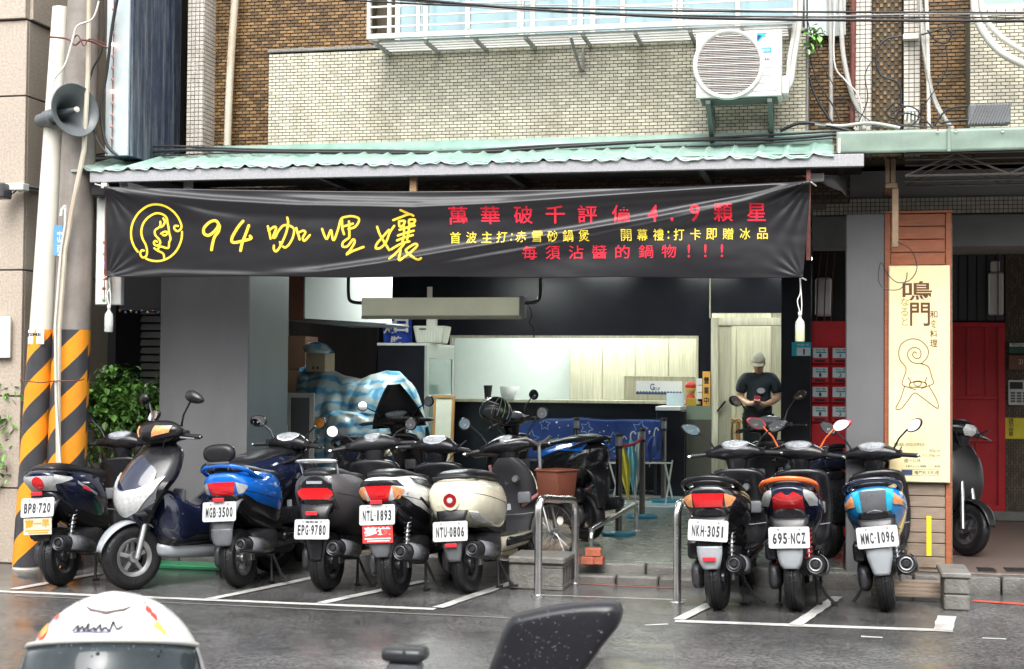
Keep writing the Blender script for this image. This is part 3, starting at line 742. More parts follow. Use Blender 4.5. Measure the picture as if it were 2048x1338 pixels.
def fold(px, py):
    d = 0
    for pl, A, s in FOLD:
        q = seg((px, py), pl)
        if abs(q) > s*7: continue
        for ex, ey in (pl[0], pl[-1]):
            if ex not in (213, 215, 1622): A = A*max(0, min(1, abs(px - ex)/130.))**1.5 if (px - ex)*((pl[0][0] + pl[-1][0])/2 - ex) > 0 else 0
        d += A*math.exp(-(q/s)**2) if q < 0 else A*math.exp(-(q/(s*2.2))**2)
    for cx, cy, n, A, r in ((213, 374, 21, .007, 60), (213, 553, 19, .006, 60), (1622, 364, 23, .006, 90), (1604, 556, 17, .004, 50)):
        dx, dy = px - cx, py - cy; rr_ = math.hypot(dx, dy)
        if rr_ < r*3: d += A*math.sin(math.atan2(dy, dx)*n)*math.exp(-(rr_/r)**2)*min(1, rr_/14)
    d += .012*noise.noise(Vector((px*.004, py*.012, 0))) + .0012*noise.noise(Vector((px*.02, py*.05, 4)))
    return d
def bpt(px, py, off=0.):
    u, v = (px - 213)/1400., (py - 374)/180.
    u = (px - 213)/1409 if True else u
    top = 374 - 10*u + 16*math.sin(math.pi*min(1, max(0, u))**.9)*0.9; bot = 553 + 3*u + 1.5*math.sin(u*9)
    t = (py - 374)/180.
    return t, top, bot
def bworld(px, py, off=0.):
    p = P(px, py, YBN); p = p + Vector((0, -1, 0))*(fold(px, py) + off)
    return p
def bgrid(u, v):
    px = 213 + 1409*u - (18*u if False else 0)
    top = 374 - 10*u + 13*math.sin(math.pi*u); bot = 553 + 3*u + 1.2*math.sin(u*23)
    px -= 16*u*(1 - v)
    return bworld(px, bot + (top - bot)*v)
obj('cloth', MB().grid(bgrid, 520, 74), M_vinyl, bnr, smooth=80, solid=.001)
PXM = 1.0/273.
def page_to_banner(m, off=.0022, step=7.):
    m = slice_mb(m, step); r = MB(); r.v = [bworld(v.x, -v.y, off) for v in m.v]; r.f = m.f; r.t = [0]*len(m.f); return r
def put_line(chars, boxes, bold, m):
    for ch, (a, b, c, d) in zip(chars, boxes): obj('character', page_to_banner(fit_text(ch, a, b, -d, -c, bold)), m, bnr, smooth=0)
cs = [917,981,1047,1111,1175,1243,1306,1345,1390,1447,1513]
bx = []
for ch, x in zip('萬華破千評價4.9顆星', cs):
    k = (x - 917)/600.*7; hw = 19 if ch not in '4.9' else (10 if ch != '.' else 3)
    bx.append((x - hw, x + hw, (414 if ch != '.' else 441) - k, 449 - k))
put_line('萬華破千評價4.9顆星', bx, .010, M_redprint)
s2 = '首波主打:赤雪砂鍋煲'; c2 = [911,943,974,1004,1024,1043,1075,1106,1137,1169]
s3 = '開幕禮:打卡即贈冰品'; c3 = [1253,1285,1317,1337,1358,1391,1423,1456,1490,1525]
bx = [(x - (10.5 if ch != ':' else 1.5), x + (10.5 if ch != ':' else 1.5), 464 - (x - 911)/620*9 + (4 if ch == ':' else 0), 487 - (x - 911)/620*9 - (3 if ch == ':' else 0)) for ch, x in zip(s2 + s3, c2 + c3)]
put_line(s2 + s3, bx, .006, M_yel)
s4 = '毎須沾醬的鍋物!!!'; c4 = [1060,1106,1152,1199,1245,1292,1338,1378,1411,1444]
bx = [(x - (14.5 if ch != '!' else 2.4), x + (14.5 if ch != '!' else 2.4), 492 - (x - 1060)/400*4, 519 - (x - 1060)/400*5) for ch, x in zip(s4, c4)]
put_line(s4, bx, .006, M_redprint)
# handwritten name: strokes in photograph points
def zs(pts, ox, oy, k): return [(ox + x/k, -(oy + y/k)) for x, y in pts]
A_ = lambda pts: zs(pts, 230, 390, 6.206); B_ = lambda pts: zs(pts, 520, 400, 5.689)
hand = [A_([(1270,420),(1290,360),(1250,320),(1180,340),(1110,410),(1110,480),(1170,500),(1250,440),(1300,370),(1290,450),(1240,520),(1215,600),(1200,680)]),
        A_([(1595,325),(1540,390),(1470,500),(1450,570),(1490,590),(1590,570),(1690,540),(1680,510)]), A_([(1665,380),(1620,500),(1580,600),(1560,690)]),
        B_([(92,300),(110,370),(122,440)]), B_([(100,350),(165,305),(185,330),(150,420),(175,425),(215,350),(270,290),(330,290)]),
        B_([(312,200),(322,260),(305,360),(270,450),(225,540),(185,585),(160,560),(160,520)]), B_([(230,480),(240,520)]),
        B_([(320,285),(390,330),(375,430),(330,510),(290,540),(265,530)]), B_([(415,320),(440,400),(455,450)]), B_([(430,380),(490,350),(520,370),(490,430),(510,465),(570,400)]),
        B_([(710,330),(735,400),(765,445),(800,360),(815,350),(830,440),(850,450),(890,340),(920,230),(945,200)]),
        B_([(935,215),(940,320),(960,390)]), B_([(945,200),(1040,185),(1120,205),(1125,250),(1080,310),(1010,330)]), B_([(960,300),(1060,270)]), B_([(1015,245),(1020,340),(1020,430)]),
        B_([(1020,430),(950,480),(945,530),(1000,525),(1060,450),(1080,480),(1030,570),(985,620),(1060,580),(1180,535)]),
        B_([(1335,305),(1370,400),(1440,520),(1470,570)]), B_([(1530,295),(1480,370),(1440,470),(1380,540),(1320,550),(1330,500),(1390,430),(1470,340)]),
        B_([(1610,120),(1700,160)]), B_([(1520,230),(1600,200),(1700,165),(1750,180)]), B_([(1585,240),(1590,300),(1630,290),(1650,240),(1600,240)]), B_([(1700,225),(1700,270),(1750,265),(1765,225),(1700,225)]),
        B_([(1590,340),(1670,315),(1760,290)]), B_([(1570,405),(1660,375),(1750,350)]), B_([(1560,460),(1650,425),(1740,400)]), B_([(1640,300),(1640,400),(1620,480)]), B_([(1700,290),(1690,380),(1675,450)]),
        B_([(1495,560),(1600,500),(1700,470)]), B_([(1640,500),(1570,580),(1480,665)]), B_([(1600,570),(1590,640),(1600,690),(1640,660),(1720,590),(1790,520),(1760,500),(1680,550),(1660,580),(1720,630),(1800,680),(1845,665)])]
W_ = [5.6]*3 + [4.4]*len(hand)
def pen(strokes, ws, add=0):
    o = MB()
    for s_, w_ in zip(strokes, ws): o.merge(stroke2d(s_, w_ + add))
    return o
M_rim = mat('dark_orange_outline', (.10,.04,.005), .4)
for i0, i1 in ((0,1),(1,3),(3,10),(10,16),(16,len(hand))):
    hc2 = obj('handwritten_character', page_to_banner(pen(hand[i0:i1], W_[i0:i1]), .0028, 9.), M_yel, bnr, smooth=0)
    subobj('outline', MB().merge(page_to_banner(pen(hand[i0:i1], W_[i0:i1], 2.4), .0012, 9.)).xf(MATS_W[bnr.name].inverted()), M_rim, bnr, hc2, smooth=0)
def arc(cx, cy, rx, ry, a0, a1, n=26): return [(cx + rx*math.cos(R_(a0 + (a1 - a0)*i/n)), cy - ry*math.sin(R_(a0 + (a1 - a0)*i/n))) for i in range(n + 1)]
logo = [A_(arc(520, 470, 318, 350, 222, 14) + [(820,420),(780,450),(740,420),(745,385),(785,385)]), A_(arc(515, 470, 320, 350, 2, -114)),
        A_([(655,360),(640,280),(580,235),(500,230),(410,280),(350,360),(330,450),(345,540),(385,620),(400,700),(385,760),(340,775),(315,730),(330,690),(360,690)]),
        A_([(640,300),(665,390),(675,470),(690,520),(690,555),(675,590),(670,640),(650,660),(560,640),(530,690)]), A_([(600,290),(620,330),(600,380),(570,400)]),
        A_([(565,330),(560,390),(500,440),(505,500),(550,550),(565,600),(520,630),(485,600),(500,570),(525,580)]),
        A_([(490,660),(530,690),(600,730),(610,800)]), A_([(575,480),(620,455),(660,460)]), A_([(600,500),(630,500),(650,480)])]
obj('logo_outline', page_to_banner(pen(logo, [4.0]*9, 2.), .0012, 9.), M_rim, bnr, smooth=0)
obj('logo', page_to_banner(pen(logo, [4.0]*9), .0028, 9.), M_yel, bnr, smooth=0)
for a, b in (((213,374),(190,368)), ((1622,364),(1632,372)), ((1604,556),(1612,560)), ((213,553),(205,560))):
    obj('tie_cord', MB().tube([P(*a, YBN), P(*b, YBN + .06)], .006, 5), M_wcable, bnr)
for a, b, nm in (((214,372),(210,560),'left'), ((1617,335),(1612,520),'right')):
    po = obj('banner_pole', MB().box(P(*a, 10.9).x - .015, P(*a, 10.9).x + .015, 10.9, 10.93, P(*b, 10.9).z, zb0 - .012), M_rust)
    tag(po, 'rusty red angle iron holding the %s end of the banner' % nm, 'pole', 'banner poles')
# plastic bottles hung from the banner corners
def bottle(px, py, label, green):
    p = P(px, py, YBN - .02)
    t = thing('hanging_bottle', label, 'bottle', p)
    M = Matrix.Translation(p)
    gl = mat('clear_plastic', (.85,.88,.86), .08, alpha=.45, spec=.8)
    obj('bottle_body', MB().lathe([(0,-.19),(.03,-.19),(.034,-.18),(.034,-.07),(.03,-.045),(.012,-.02),(.012,0),(0,0)], M, 16), gl, t)
    obj('liquid', MB().lathe([(0,-.186),(.029,-.186),(.031,-.176),(.031,-.105 if green else -.14),(0,-.105 if green else -.14)], M, 16), mat('lime_liquid', (.55,.75,.08), .3) if green else mat('murky_liquid', (.25,.27,.25), .3), t)
    obj('bottle_cap', MB().lathe([(0,.002),(.014,.002),(.014,.024),(0,.024)], M, 12), M_whitep, t)
    s_ = 1 if green else -1
    obj('string', MB().tube(cat([tuple(p + Vector((0,0,.02))), tuple(p + Vector((-.018,0,.10))), tuple(p + Vector((.002,0,.16))), tuple(P(1600 if green else 217, 556, YBN - .02))]), .004, 5).tube(cat([tuple(p + Vector((.01,0,.02))), tuple(p + Vector((.012,0,.09))), tuple(P(1600 if green else 217, 556, YBN - .02))]), .004, 5), M_whitep, t)
    return t
bottle(1600, 630, 'plastic bottle with lime green liquid hanging from the banner right corner', True)
bottle(218, 616, 'clear plastic bottle hanging from the banner left corner', False)

# ================================================================ projecting vertical sign and lamp strip
YS1 = 11.0
vs_ = thing('projecting_sign', 'tall peeling dark blue projecting sign box with pale front edge', 'sign', P(250, 310, YS1))
sx0, sx1 = X(212, YS1, 150), X(257, YS1, 150)
zs0 = Z(311, YS1, 240)
M_peel = mat('peeling_dark_blue', (.035,.05,.085), .5, var=.5, vs=8, dirt=.95, dirtc=(.30,.33,.34), streak=9, bump=.5, bs=22)
obj('sign_front', MB().box(sx0, sx1, YS1, YS1 + .03, zs0, 5.4), mat('pale_blue_metal', (.46,.53,.54), .4, dirt=.3, dirtc=(.5,.52,.5), streak=8), vs_, bev=.004)
obj('sign_body', MB().box(sx0 + .01, sx1 + .02, YS1 + .031, 11.98, zs0, 5.4), M_peel, vs_)
obj('sign_trim', MB().box(sx1 + .021, sx1 + .035, 11.9, 11.99, zs0, 5.4), M_cable, vs_)
lc = thing('string_lights', 'chain of small bulbs hanging down the pale sign edge', 'string lights', P(225, 300, YS1 - .03))
x_ = X(226, YS1 - .02, 150)
obj('wire', MB().tube([(x_, YS1 - .02, zs0 + .02), (x_, YS1 - .02, 4.6)], .004, 5), M_rust, lc)
for k in range(14):
    zk = zs0 + .04 + k*.095; lit = k in (5, 9)
    obj('bulb', MB().lathe([(0,-.014),(.012,-.008),(.014,0),(.012,.008),(0,.014)], Matrix.Translation((x_, YS1 - .03, zk)), 8), mat('lit_pink_bulb', (1,.45,.35), .4, emit=6) if lit else mat('pink_bulb', (.55,.25,.2), .3), lc)
lb = thing('lamp_box', 'tall narrow white lamp box hanging beside the utility pole', 'lamp', P(205, 612, 11.0))
obj('housing', MB().box(X(188, 11.1), X(240, 11.1), 11.1, 11.16, Z(610, 11.1, 210), Z(396, 11.1, 210)), mat('white_lamp_case', (.62,.64,.62), .4, dirt=.2), lb, bev=.005)
obj('diffuser', MB().box(X(188, 11.02), X(212, 11.02), 11.02, 11.095, Z(610, 11.05, 200), Z(396, 11.05, 200)), M_white, lb, bev=.008)
lc2 = thing('string_lights', 'short chain of coloured bulbs by the hanging bottle at the banner left', 'string lights', P(210, 600, 10.9))
xk2 = X(209, 10.95, 560)
obj('wire', MB().tube([(xk2, 10.95, Z(605, 10.95, 210)), (xk2, 10.95, Z(450, 10.95, 210))], .004, 5), M_rust, lc2)
for yy, c_ in ((485,(.6,.2,.1)), (508,(.35,.3,.2)), (528,(.3,.35,.9)), (553,(1,.5,.25)), (577,(.2,.1,.05)), (600,(.2,.35,.15))):
    obj('bulb', MB().lathe([(0,-.016),(.014,-.008),(.016,0),(.012,.01),(0,.016)], Matrix.Translation((xk2, 10.94, Z(yy, 10.94, 210))), 8), mat('bulb_%d' % yy, c_, .3, emit=7 if yy == 553 else (1.5 if yy == 528 else 0)), lc2)
dbx = obj('dark_box', MB().box(X(236, 12.2), X(352, 12.2) - .0, 12.2, 12.6, Z(620, 12.2, 290), Z(548, 12.2, 290)), M_blackm, bev=.01)
tag(dbx, 'black rectangular box hung below the banner beside the grey column', 'box')
lc3 = thing('string_lights', 'row of small bulbs along the underside of the black box', 'string lights', P(280, 628, 12.1))
for k in range(8):
    obj('bulb', MB().lathe([(0,-.016),(.013,0),(0,.016)], Matrix.Translation(P(240 + k*11, 622 + (k % 2)*3, 12.15)), 8), mat(['b1','b2','b3'][k % 3], [(.3,.1,.08),(.15,.18,.4),(.5,.5,.45)][k % 3], .3), lc3)
obj('wire', MB().tube([P(236, 619, 12.15), P(322, 621, 12.15)], .004, 5), M_cable, lc3)

# ================================================================ utility poles on the left
def taper(a, b, r0, r1, n=28): return MB().loft([[Vector((c.x + r*math.cos(2*math.pi*j/n), c.y + r*math.sin(2*math.pi*j/n), c.z)) for j in range(n)] for c, r in ((a, r0), (b, r1))])
up_b = G(120, 1138); yb_ = up_b.y
def onY(px, py, Y=yb_): return P(px, py, Y)
def stripes(name, parent, A, B, RA, RB, z0, z1, pitch, ph0=0., slope=1.0):
    """reflective wrap: diagonal bands built as separate strips standing 2 mm off the pole"""
    nA, nZ = 48, 60
    cols = [MB(), MB()]
    def pt(q, z, o=.0035):
        t = (z - A.z)/(B.z - A.z); c = A.lerp(B, t); r = RA + (RB - RA)*t + o
        return Vector((c.x + r*math.cos(q), c.y + r*math.sin(q), z))
    for i in range(nA):
        q0, q1 = 2*math.pi*i/nA, 2*math.pi*(i + 1)/nA
        zz_ = z0 - slope*2 ; k = 0
        # band edges z = k*pitch + slope*r*q
        kk = int((z0 - slope)/pitch) - 4
        while kk*pitch + min(slope*q0*RA, slope*q1*RA) < z1:
            a0, a1 = kk*pitch + slope*RA*q0 + ph0, kk*pitch + slope*RA*q1 + ph0
            lo0, hi0 = max(z0, a0), min(z1, a0 + pitch); lo1, hi1 = max(z0, a1), min(z1, a1 + pitch)
            if hi0 > lo0 and hi1 > lo1:
                cols[kk % 2].add([pt(q0, lo0), pt(q1, lo1), pt(q1, hi1), pt(q0, hi0)], [(0,1,2,3)])
            kk += 1
    for j, (m_, mm_) in enumerate(zip(cols, (M_orange, M_blackf))):
        if m_.v: obj('orange_stripes' if j == 0 else 'black_stripes', m_, mm_, parent, smooth=60, weld=True)
pl = thing('utility_pole', 'thick concrete utility pole with orange and black striped wrap', 'utility pole', up_b)
a_ = Vector((onY(126, 1140).x, yb_, 0)); b_ = Vector((onY(168, 0).x, yb_, 6))
b_.z = onY(168, 0).z
rA, rB = .156, .128
obj('shaft', taper(a_, b_, rA, rB), M_pole, pl, smooth=60)
stripes('wrap', pl, a_, b_, rA, rB, .02, Z(660, yb_, 130), .205, ph0=.06, slope=-.9 if False else .95)
pp = thing('drain_pipe', 'cream plastic pipe tied to the utility pole with striped lower half', 'pipe', G(62, 1138))
yp = yb_ - .02
a2 = Vector((onY(55, 1138, yp).x, yp, 0)); b2 = Vector((onY(122, 15, yp).x, yp, onY(122, 15, yp).z))
obj('pipe', taper(a2, b2, .118, .068), M_pvc, pp, smooth=60)
obj('pipe_end', MB().lathe([(.04, -.06), (.062, .001), (.066, 0)], Matrix.Translation(b2), 24), M_dark, pp)
stripes('wrap', pp, a2, b2, .118, .068, .02, Z(660, yp, 80), .205, ph0=-.02, slope=.95)
st = obj('sticker', MB().box(X(52, yp - .13, 675), X(84, yp - .13, 675), yp - .1, yp - .098, Z(688, yp - .1, 68), Z(660, yp - .1, 68)), M_whitep, pp)
obj('sticker_print', fit_text('JSME', X(54, yp - .1, 665), X(82, yp - .1, 665), 0, .035, .03).xf(Matrix.Translation((0, yp - .1015, Z(674, yp - .1, 68))) @ XZ), M_ink, pp)
# thin conduits up the pole
cd = thing('conduit', 'rusty cream conduit running up the front of the utility pole', 'conduit', G(115, 1130))
yc = yb_ - .21
obj('conduit_pipe', MB().tube([P(x, y, yc) for x, y in [(117,940),(116,800),(118,660),(130,500),(148,400),(168,300),(176,150),(178,0),(178,-30)]], [.021,.021,.02,.02,.02,.02,.019,.019,.019], 8), mat('rust_streaked_cream', (.55,.50,.40), .5, dirt=.8, dirtc=(.30,.17,.08), streak=4), cd)
cd2 = thing('conduit', 'thin white conduit with a bent top beside the blue street plate', 'conduit', G(118, 1130))
obj('conduit_pipe', MB().tube([P(x, y, yc - .03) for x, y in [(121,935),(112,800),(110,650),(122,500),(130,450),(131,410)]], .010, 6), M_wcable, cd2)
obj('conduit_pipe', MB().tube([P(x, y, yc - .03) for x, y in [(131,412),(124,420),(122,432)]], .014, 6), M_wcable, cd2)
pls = thing('pole_number_plate', 'small blue number plate fixed to the utility pole', 'plate', P(118, 480, yb_ - .19))
obj('plate', MB().box(X(108, yb_ - .19, 480), X(126, yb_ - .19, 480), yb_ - .2, yb_ - .19, Z(511, yb_ - .19, 117), Z(451, yb_ - .19, 117)), mat('blue_enamel', (.12,.30,.55), .4), pls)
for i, ch in enumerate('中山二路7'):
    obj('character', fit_text(ch, X(112, yb_ - .19), X(122, yb_ - .19), 0, .035, .02).xf(Matrix.Translation((0, yb_ - .2015, Z(472 + i*10, yb_ - .19, 117))) @ XZ), M_whitep, pls)
tw = thing('wire_tie', 'twisted dark wire binding pipe and pole near the top', 'wire', P(140, 85, yc))
obj('wire', MB().tube(cat([tuple(P(x, y, yc + d)) for x, y, d in [(100,74,.0),(135,78,-.06),(150,90,-.08),(165,80,-.06),(190,86,-.02),(215,96,0)]], 5), .008, 5).tube(cat([tuple(P(x, y, yc + d)) for x, y, d in [(140,88,-.05),(155,70,-.08),(168,92,-.08),(180,78,-.05),(212,88,0)]], 5), .006, 5), M_rust, tw)
tw = thing('wire_tie', 'thin wire wound round the striped wraps at mid height', 'wire', P(100, 765, yc))
obj('wire', MB().tube(cat([tuple(P(x, y, yc + d)) for x, y, d in [(40,760,.0),(80,765,-.02),(110,762,-.05),(150,762,.0),(168,758,.1)]], 5), .005, 5), M_rust, tw)
# horn loudspeaker
hp = P(150, 222, yb_ - .35)
ax = (P(118, 240, yb_ - .1) - P(150, 222, yb_ - .42)).normalized()    # axis pointing to the back of the horn
q = Vector((0, 0, 1)).rotation_difference(Vector((.85, -.48, .06)).normalized()).to_matrix().to_4x4()
hs_ = thing('horn_loudspeaker', 'grey horn loudspeaker tied to the pole above the canopy', 'loudspeaker', hp)
HM = Matrix.Translation(P(150, 220, yb_ - .32)) @ q @ Matrix.Diagonal((1.1, 1.1, 1.45, 1))
M_horn = mat('grey_painted_horn', (.12,.135,.14), .35, var=.1, dirt=.2)
obj('horn', MB().lathe([(.035,-.24),(.05,-.16),(.085,-.08),(.13,-.025),(.185,.0),(.19,.003),(.188,-.004),(.13,-.034),(.08,-.09),(.045,-.165),(.03,-.24)], HM, 40), M_horn, hs_, smooth=50)
obj('rim', MB().tube([HM @ Vector((.189*math.cos(2*math.pi*i/40), .189*math.sin(2*math.pi*i/40), 0)) for i in range(40)], .006, 6, closed=True), M_horn, hs_)
obj('re_entrant_tube', MB().lathe([(.04,-.16),(.03,-.10),(.022,-.03),(.018,.01),(0,.012)], HM, 20), M_horn, hs_)
obj('tip', MB().lathe([(.02,.012),(.02,.022),(0,.026)], HM, 16), M_pvc, hs_)
obj('driver', MB().lathe([(0,-.36),(.04,-.36),(.05,-.35),(.05,-.29),(.06,-.28),(.06,-.23),(.035,-.22)], HM, 24), M_horn, hs_)
obj('bracket', MB().tube([HM @ Vector((0,.05,-.2)), HM @ Vector((0,.1,-.2)), HM @ Vector((.05,.16,-.22))], .012, 6), M_cable, hs_)
# ================================================================ scooters
M_tyre = mat('wet_tyre_rubber', (.012,.012,.013), .36, bump=.5, bs=70, var=.4, vs=25, spec=.35)
M_plas = mat('black_wet_plastic', (.010,.010,.012), .22, var=.3, vs=9, drops=.5, dirt=.25, dirtc=(.07,.068,.065))
M_plasd = mat('grey_wet_plastic', (.12,.125,.135), .28, drops=.5, var=.25, vs=8)
M_seat = mat('black_wet_vinyl_seat', (.011,.011,.013), .34, bump=.12, bs=220, var=.3, drops=.4)
M_eng = mat('dark_cast_alloy', (.06,.06,.065), .42, .5, var=.5, vs=18, dirt=.4, dirtc=(.04,.032,.025))
M_alloy = mat('dull_alloy', (.38,.38,.38), .35, .9, var=.3, vs=18, dirt=.3, dirtc=(.1,.08,.06))
M_dalloy = mat('dark_alloy_rim', (.10,.10,.11), .35, .7, var=.2)
M_muf = mat('black_muffler', (.03,.03,.033), .3, .4, var=.4, vs=15, drops=.3)
M_mglass = mat('mirror_glass', (.86,.87,.88), .03, 1., var=.02, drops=.25)
M_redlens = mat('red_tail_lens', (.62,.008,.012), .12, spec=.8, coat=.6, var=.25, vs=40)
M_redref = mat('red_reflector', (.70,.03,.04), .2, coat=.5)
M_amber = mat('amber_lens', (.72,.30,.12), .15, coat=.5, var=.3, vs=40)
M_clear = mat('clear_lens', (.48,.49,.48), .08, spec=.8, coat=.7, var=.3, vs=45)
M_chrome = mat('chrome', (.75,.75,.76), .08, 1., var=.05)
M_plate = mat('plate_white', (.52,.53,.52), .35, var=.03)
M_gauge = mat('wet_gauge_cover', (.30,.32,.34), .08, var=.5, vs=40, coat=.8, drops=.9)
paint = lambda n, c, **k: mat(n, c, .12, coat=1., var=.12, drops=.55, dirt=.35, dirtc=tuple(.5*x + .03 for x in c), **k)
M_navy = paint('dark_navy_paint', (.008,.012,.035)); M_blue = paint('bright_blue_paint', (.005,.13,.55))
M_teal = paint('teal_blue_paint', (.01,.24,.62)); M_cyan = paint('turquoise_trim', (.02,.42,.60))
M_cream2 = paint('cream_paint', (.72,.68,.52)); M_whitepaint = paint('white_paint', (.72,.73,.72))
M_graypaint = mat('matte_warm_grey_paint', (.085,.078,.082), .42, drops=.5); M_silver = paint('silver_grey_paint', (.33,.35,.37))
M_bpaint = paint('black_gloss_paint', (.010,.010,.013)); M_orgp = paint('orange_paint', (.85,.13,.015)); M_wine = paint('deep_red_trim', (.40,.01,.02))

def wheel_mb(c, r, w, hub=.125):
    t = MB().lathe([(hub,-w*.36),(r*.76,-w*.48),(r*.90,-w*.46),(r*.97,-w*.30),(r*.995,-w*.12),(r*.978,-w*.10),(r*.978,-w*.07),(r,-w*.05),(r,w*.05),(r*.978,w*.07),(r*.978,w*.10),(r*.995,w*.12),(r*.97,w*.30),(r*.90,w*.46),(r*.76,w*.48),(hub,w*.36),(hub-.006,0)],
                   Matrix.Translation(c) @ Matrix.Rotation(math.pi/2, 4, 'Y'), 40, closed=True)
    M = Matrix.Translation(c) @ Matrix.Rotation(math.pi/2, 4, 'Y')
    rim = MB().lathe([(hub+.004,-w*.40),(hub+.004,-w*.30),(hub-.014,-w*.26),(hub-.014,w*.26),(hub+.004,w*.30),(hub+.004,w*.40),(hub-.004,w*.40),(hub-.024,w*.28),(hub-.024,-w*.28),(hub-.004,-w*.40)], M, 40, closed=True)
    rim.lathe([(0,-w*.42),(.035,-w*.42),(.04,-w*.3),(.04,w*.3),(.035,w*.42),(0,w*.42)], M, 20)
    for k in range(5):
        q = 2*math.pi*k/5 + .3
        rim.cbox((0,0,0), (w*.34, hub*.86 - .02, .026), Matrix.Translation(c) @ Matrix.Rotation(q, 4, 'X') @ Matrix.Translation((0, hub*.5 + .004, 0)))
    return t, rim
def mirror_outline(kind):
    if kind == 'round': return [(.044*math.cos(q), .044*math.sin(q)) for q in [2*math.pi*i/24 for i in range(24)]]
    if kind == 'oval': return [(.066*abs(math.cos(q))**.85*(1 if math.cos(q) > 0 else -1), .042*abs(math.sin(q))**.85*(1 if math.sin(q) > 0 else -1)) for q in [2*math.pi*i/24 for i in range(24)]]
    if kind == 'leaf': return cat([(-.05,-.036),(.0,-.040),(.05,-.014),(.074,.022),(.04,.040),(-.02,.034),(-.058,.0)], 4, True)
    if kind == 'pear': return cat([(-.052,-.018),(-.03,-.038),(.02,-.034),(.056,-.006),(.062,.028),(.03,.044),(-.02,.034)], 4, True)
    return cat([(-.06,-.03),(.03,-.04),(.068,.0),(.05,.036),(-.03,.036)], 4, True)
TAILS = dict(
  modern=([(-.37,.80,.02,.012),(-.36,.795,.085,.045),(-.33,.78,.135,.078),(-.22,.745,.182,.125),(0,.71,.205,.17),(.2,.67,.21,.20),(.38,.62,.19,.23),(.5,.58,.13,.22),(.57,.56,.07,.18)], 2.6, .24),
  sharp=([(-.42,.83,.03,.012),(-.41,.82,.09,.036),(-.35,.80,.135,.068),(-.22,.765,.165,.10),(0,.71,.195,.165),(.2,.66,.205,.20),(.38,.61,.18,.22),(.5,.57,.12,.21),(.56,.55,.07,.17)], 2.4, .3),
  retro=([(-.355,.70,.04,.035),(-.345,.70,.125,.10),(-.30,.695,.18,.145),(-.18,.68,.215,.17),(0,.66,.23,.185),(.2,.63,.225,.19),(.4,.60,.19,.2),(.52,.58,.12,.18)], 2.6, .10),
  round_=([(-.33,.76,.04,.03),(-.32,.76,.12,.08),(-.27,.75,.165,.115),(-.15,.71,.20,.17),(0,.67,.225,.21),(.2,.62,.235,.24),(.4,.58,.20,.24),(.52,.55,.12,.20)], 2.5, .12))
def front_body(style):
    if style == 'nose':
        return loftz([(.40,1.20,.03,.03),(.46,1.20,.10,.07),(.55,1.23,.18,.10),(.66,1.20,.235,.13),(.76,1.13,.25,.15),(.86,1.07,.235,.13),(.93,1.02,.19,.10),(.97,1.0,.11,.06)], 5, 2.3, 24, tp=.45)
    if style == 'slim':
        return loftz([(.30,1.02,.10,.05),(.40,1.05,.17,.07),(.58,1.07,.19,.08),(.76,1.03,.18,.08),(.88,.98,.13,.07),(.94,.95,.07,.05)], 5, 2.6, 20)
    return loftz([(.30,1.02,.12,.05),(.38,1.04,.18,.075),(.54,1.08,.215,.09),(.70,1.05,.222,.085),(.82,1.0,.212,.075),(.88,.975,.185,.065),(.905,.965,.12,.05)], 5, 3.3, 28)
subobj_ = subobj
def shorten(m):                                            # rear overhang
    for v in m.v:
        if v.y < 0: v.y *= .60
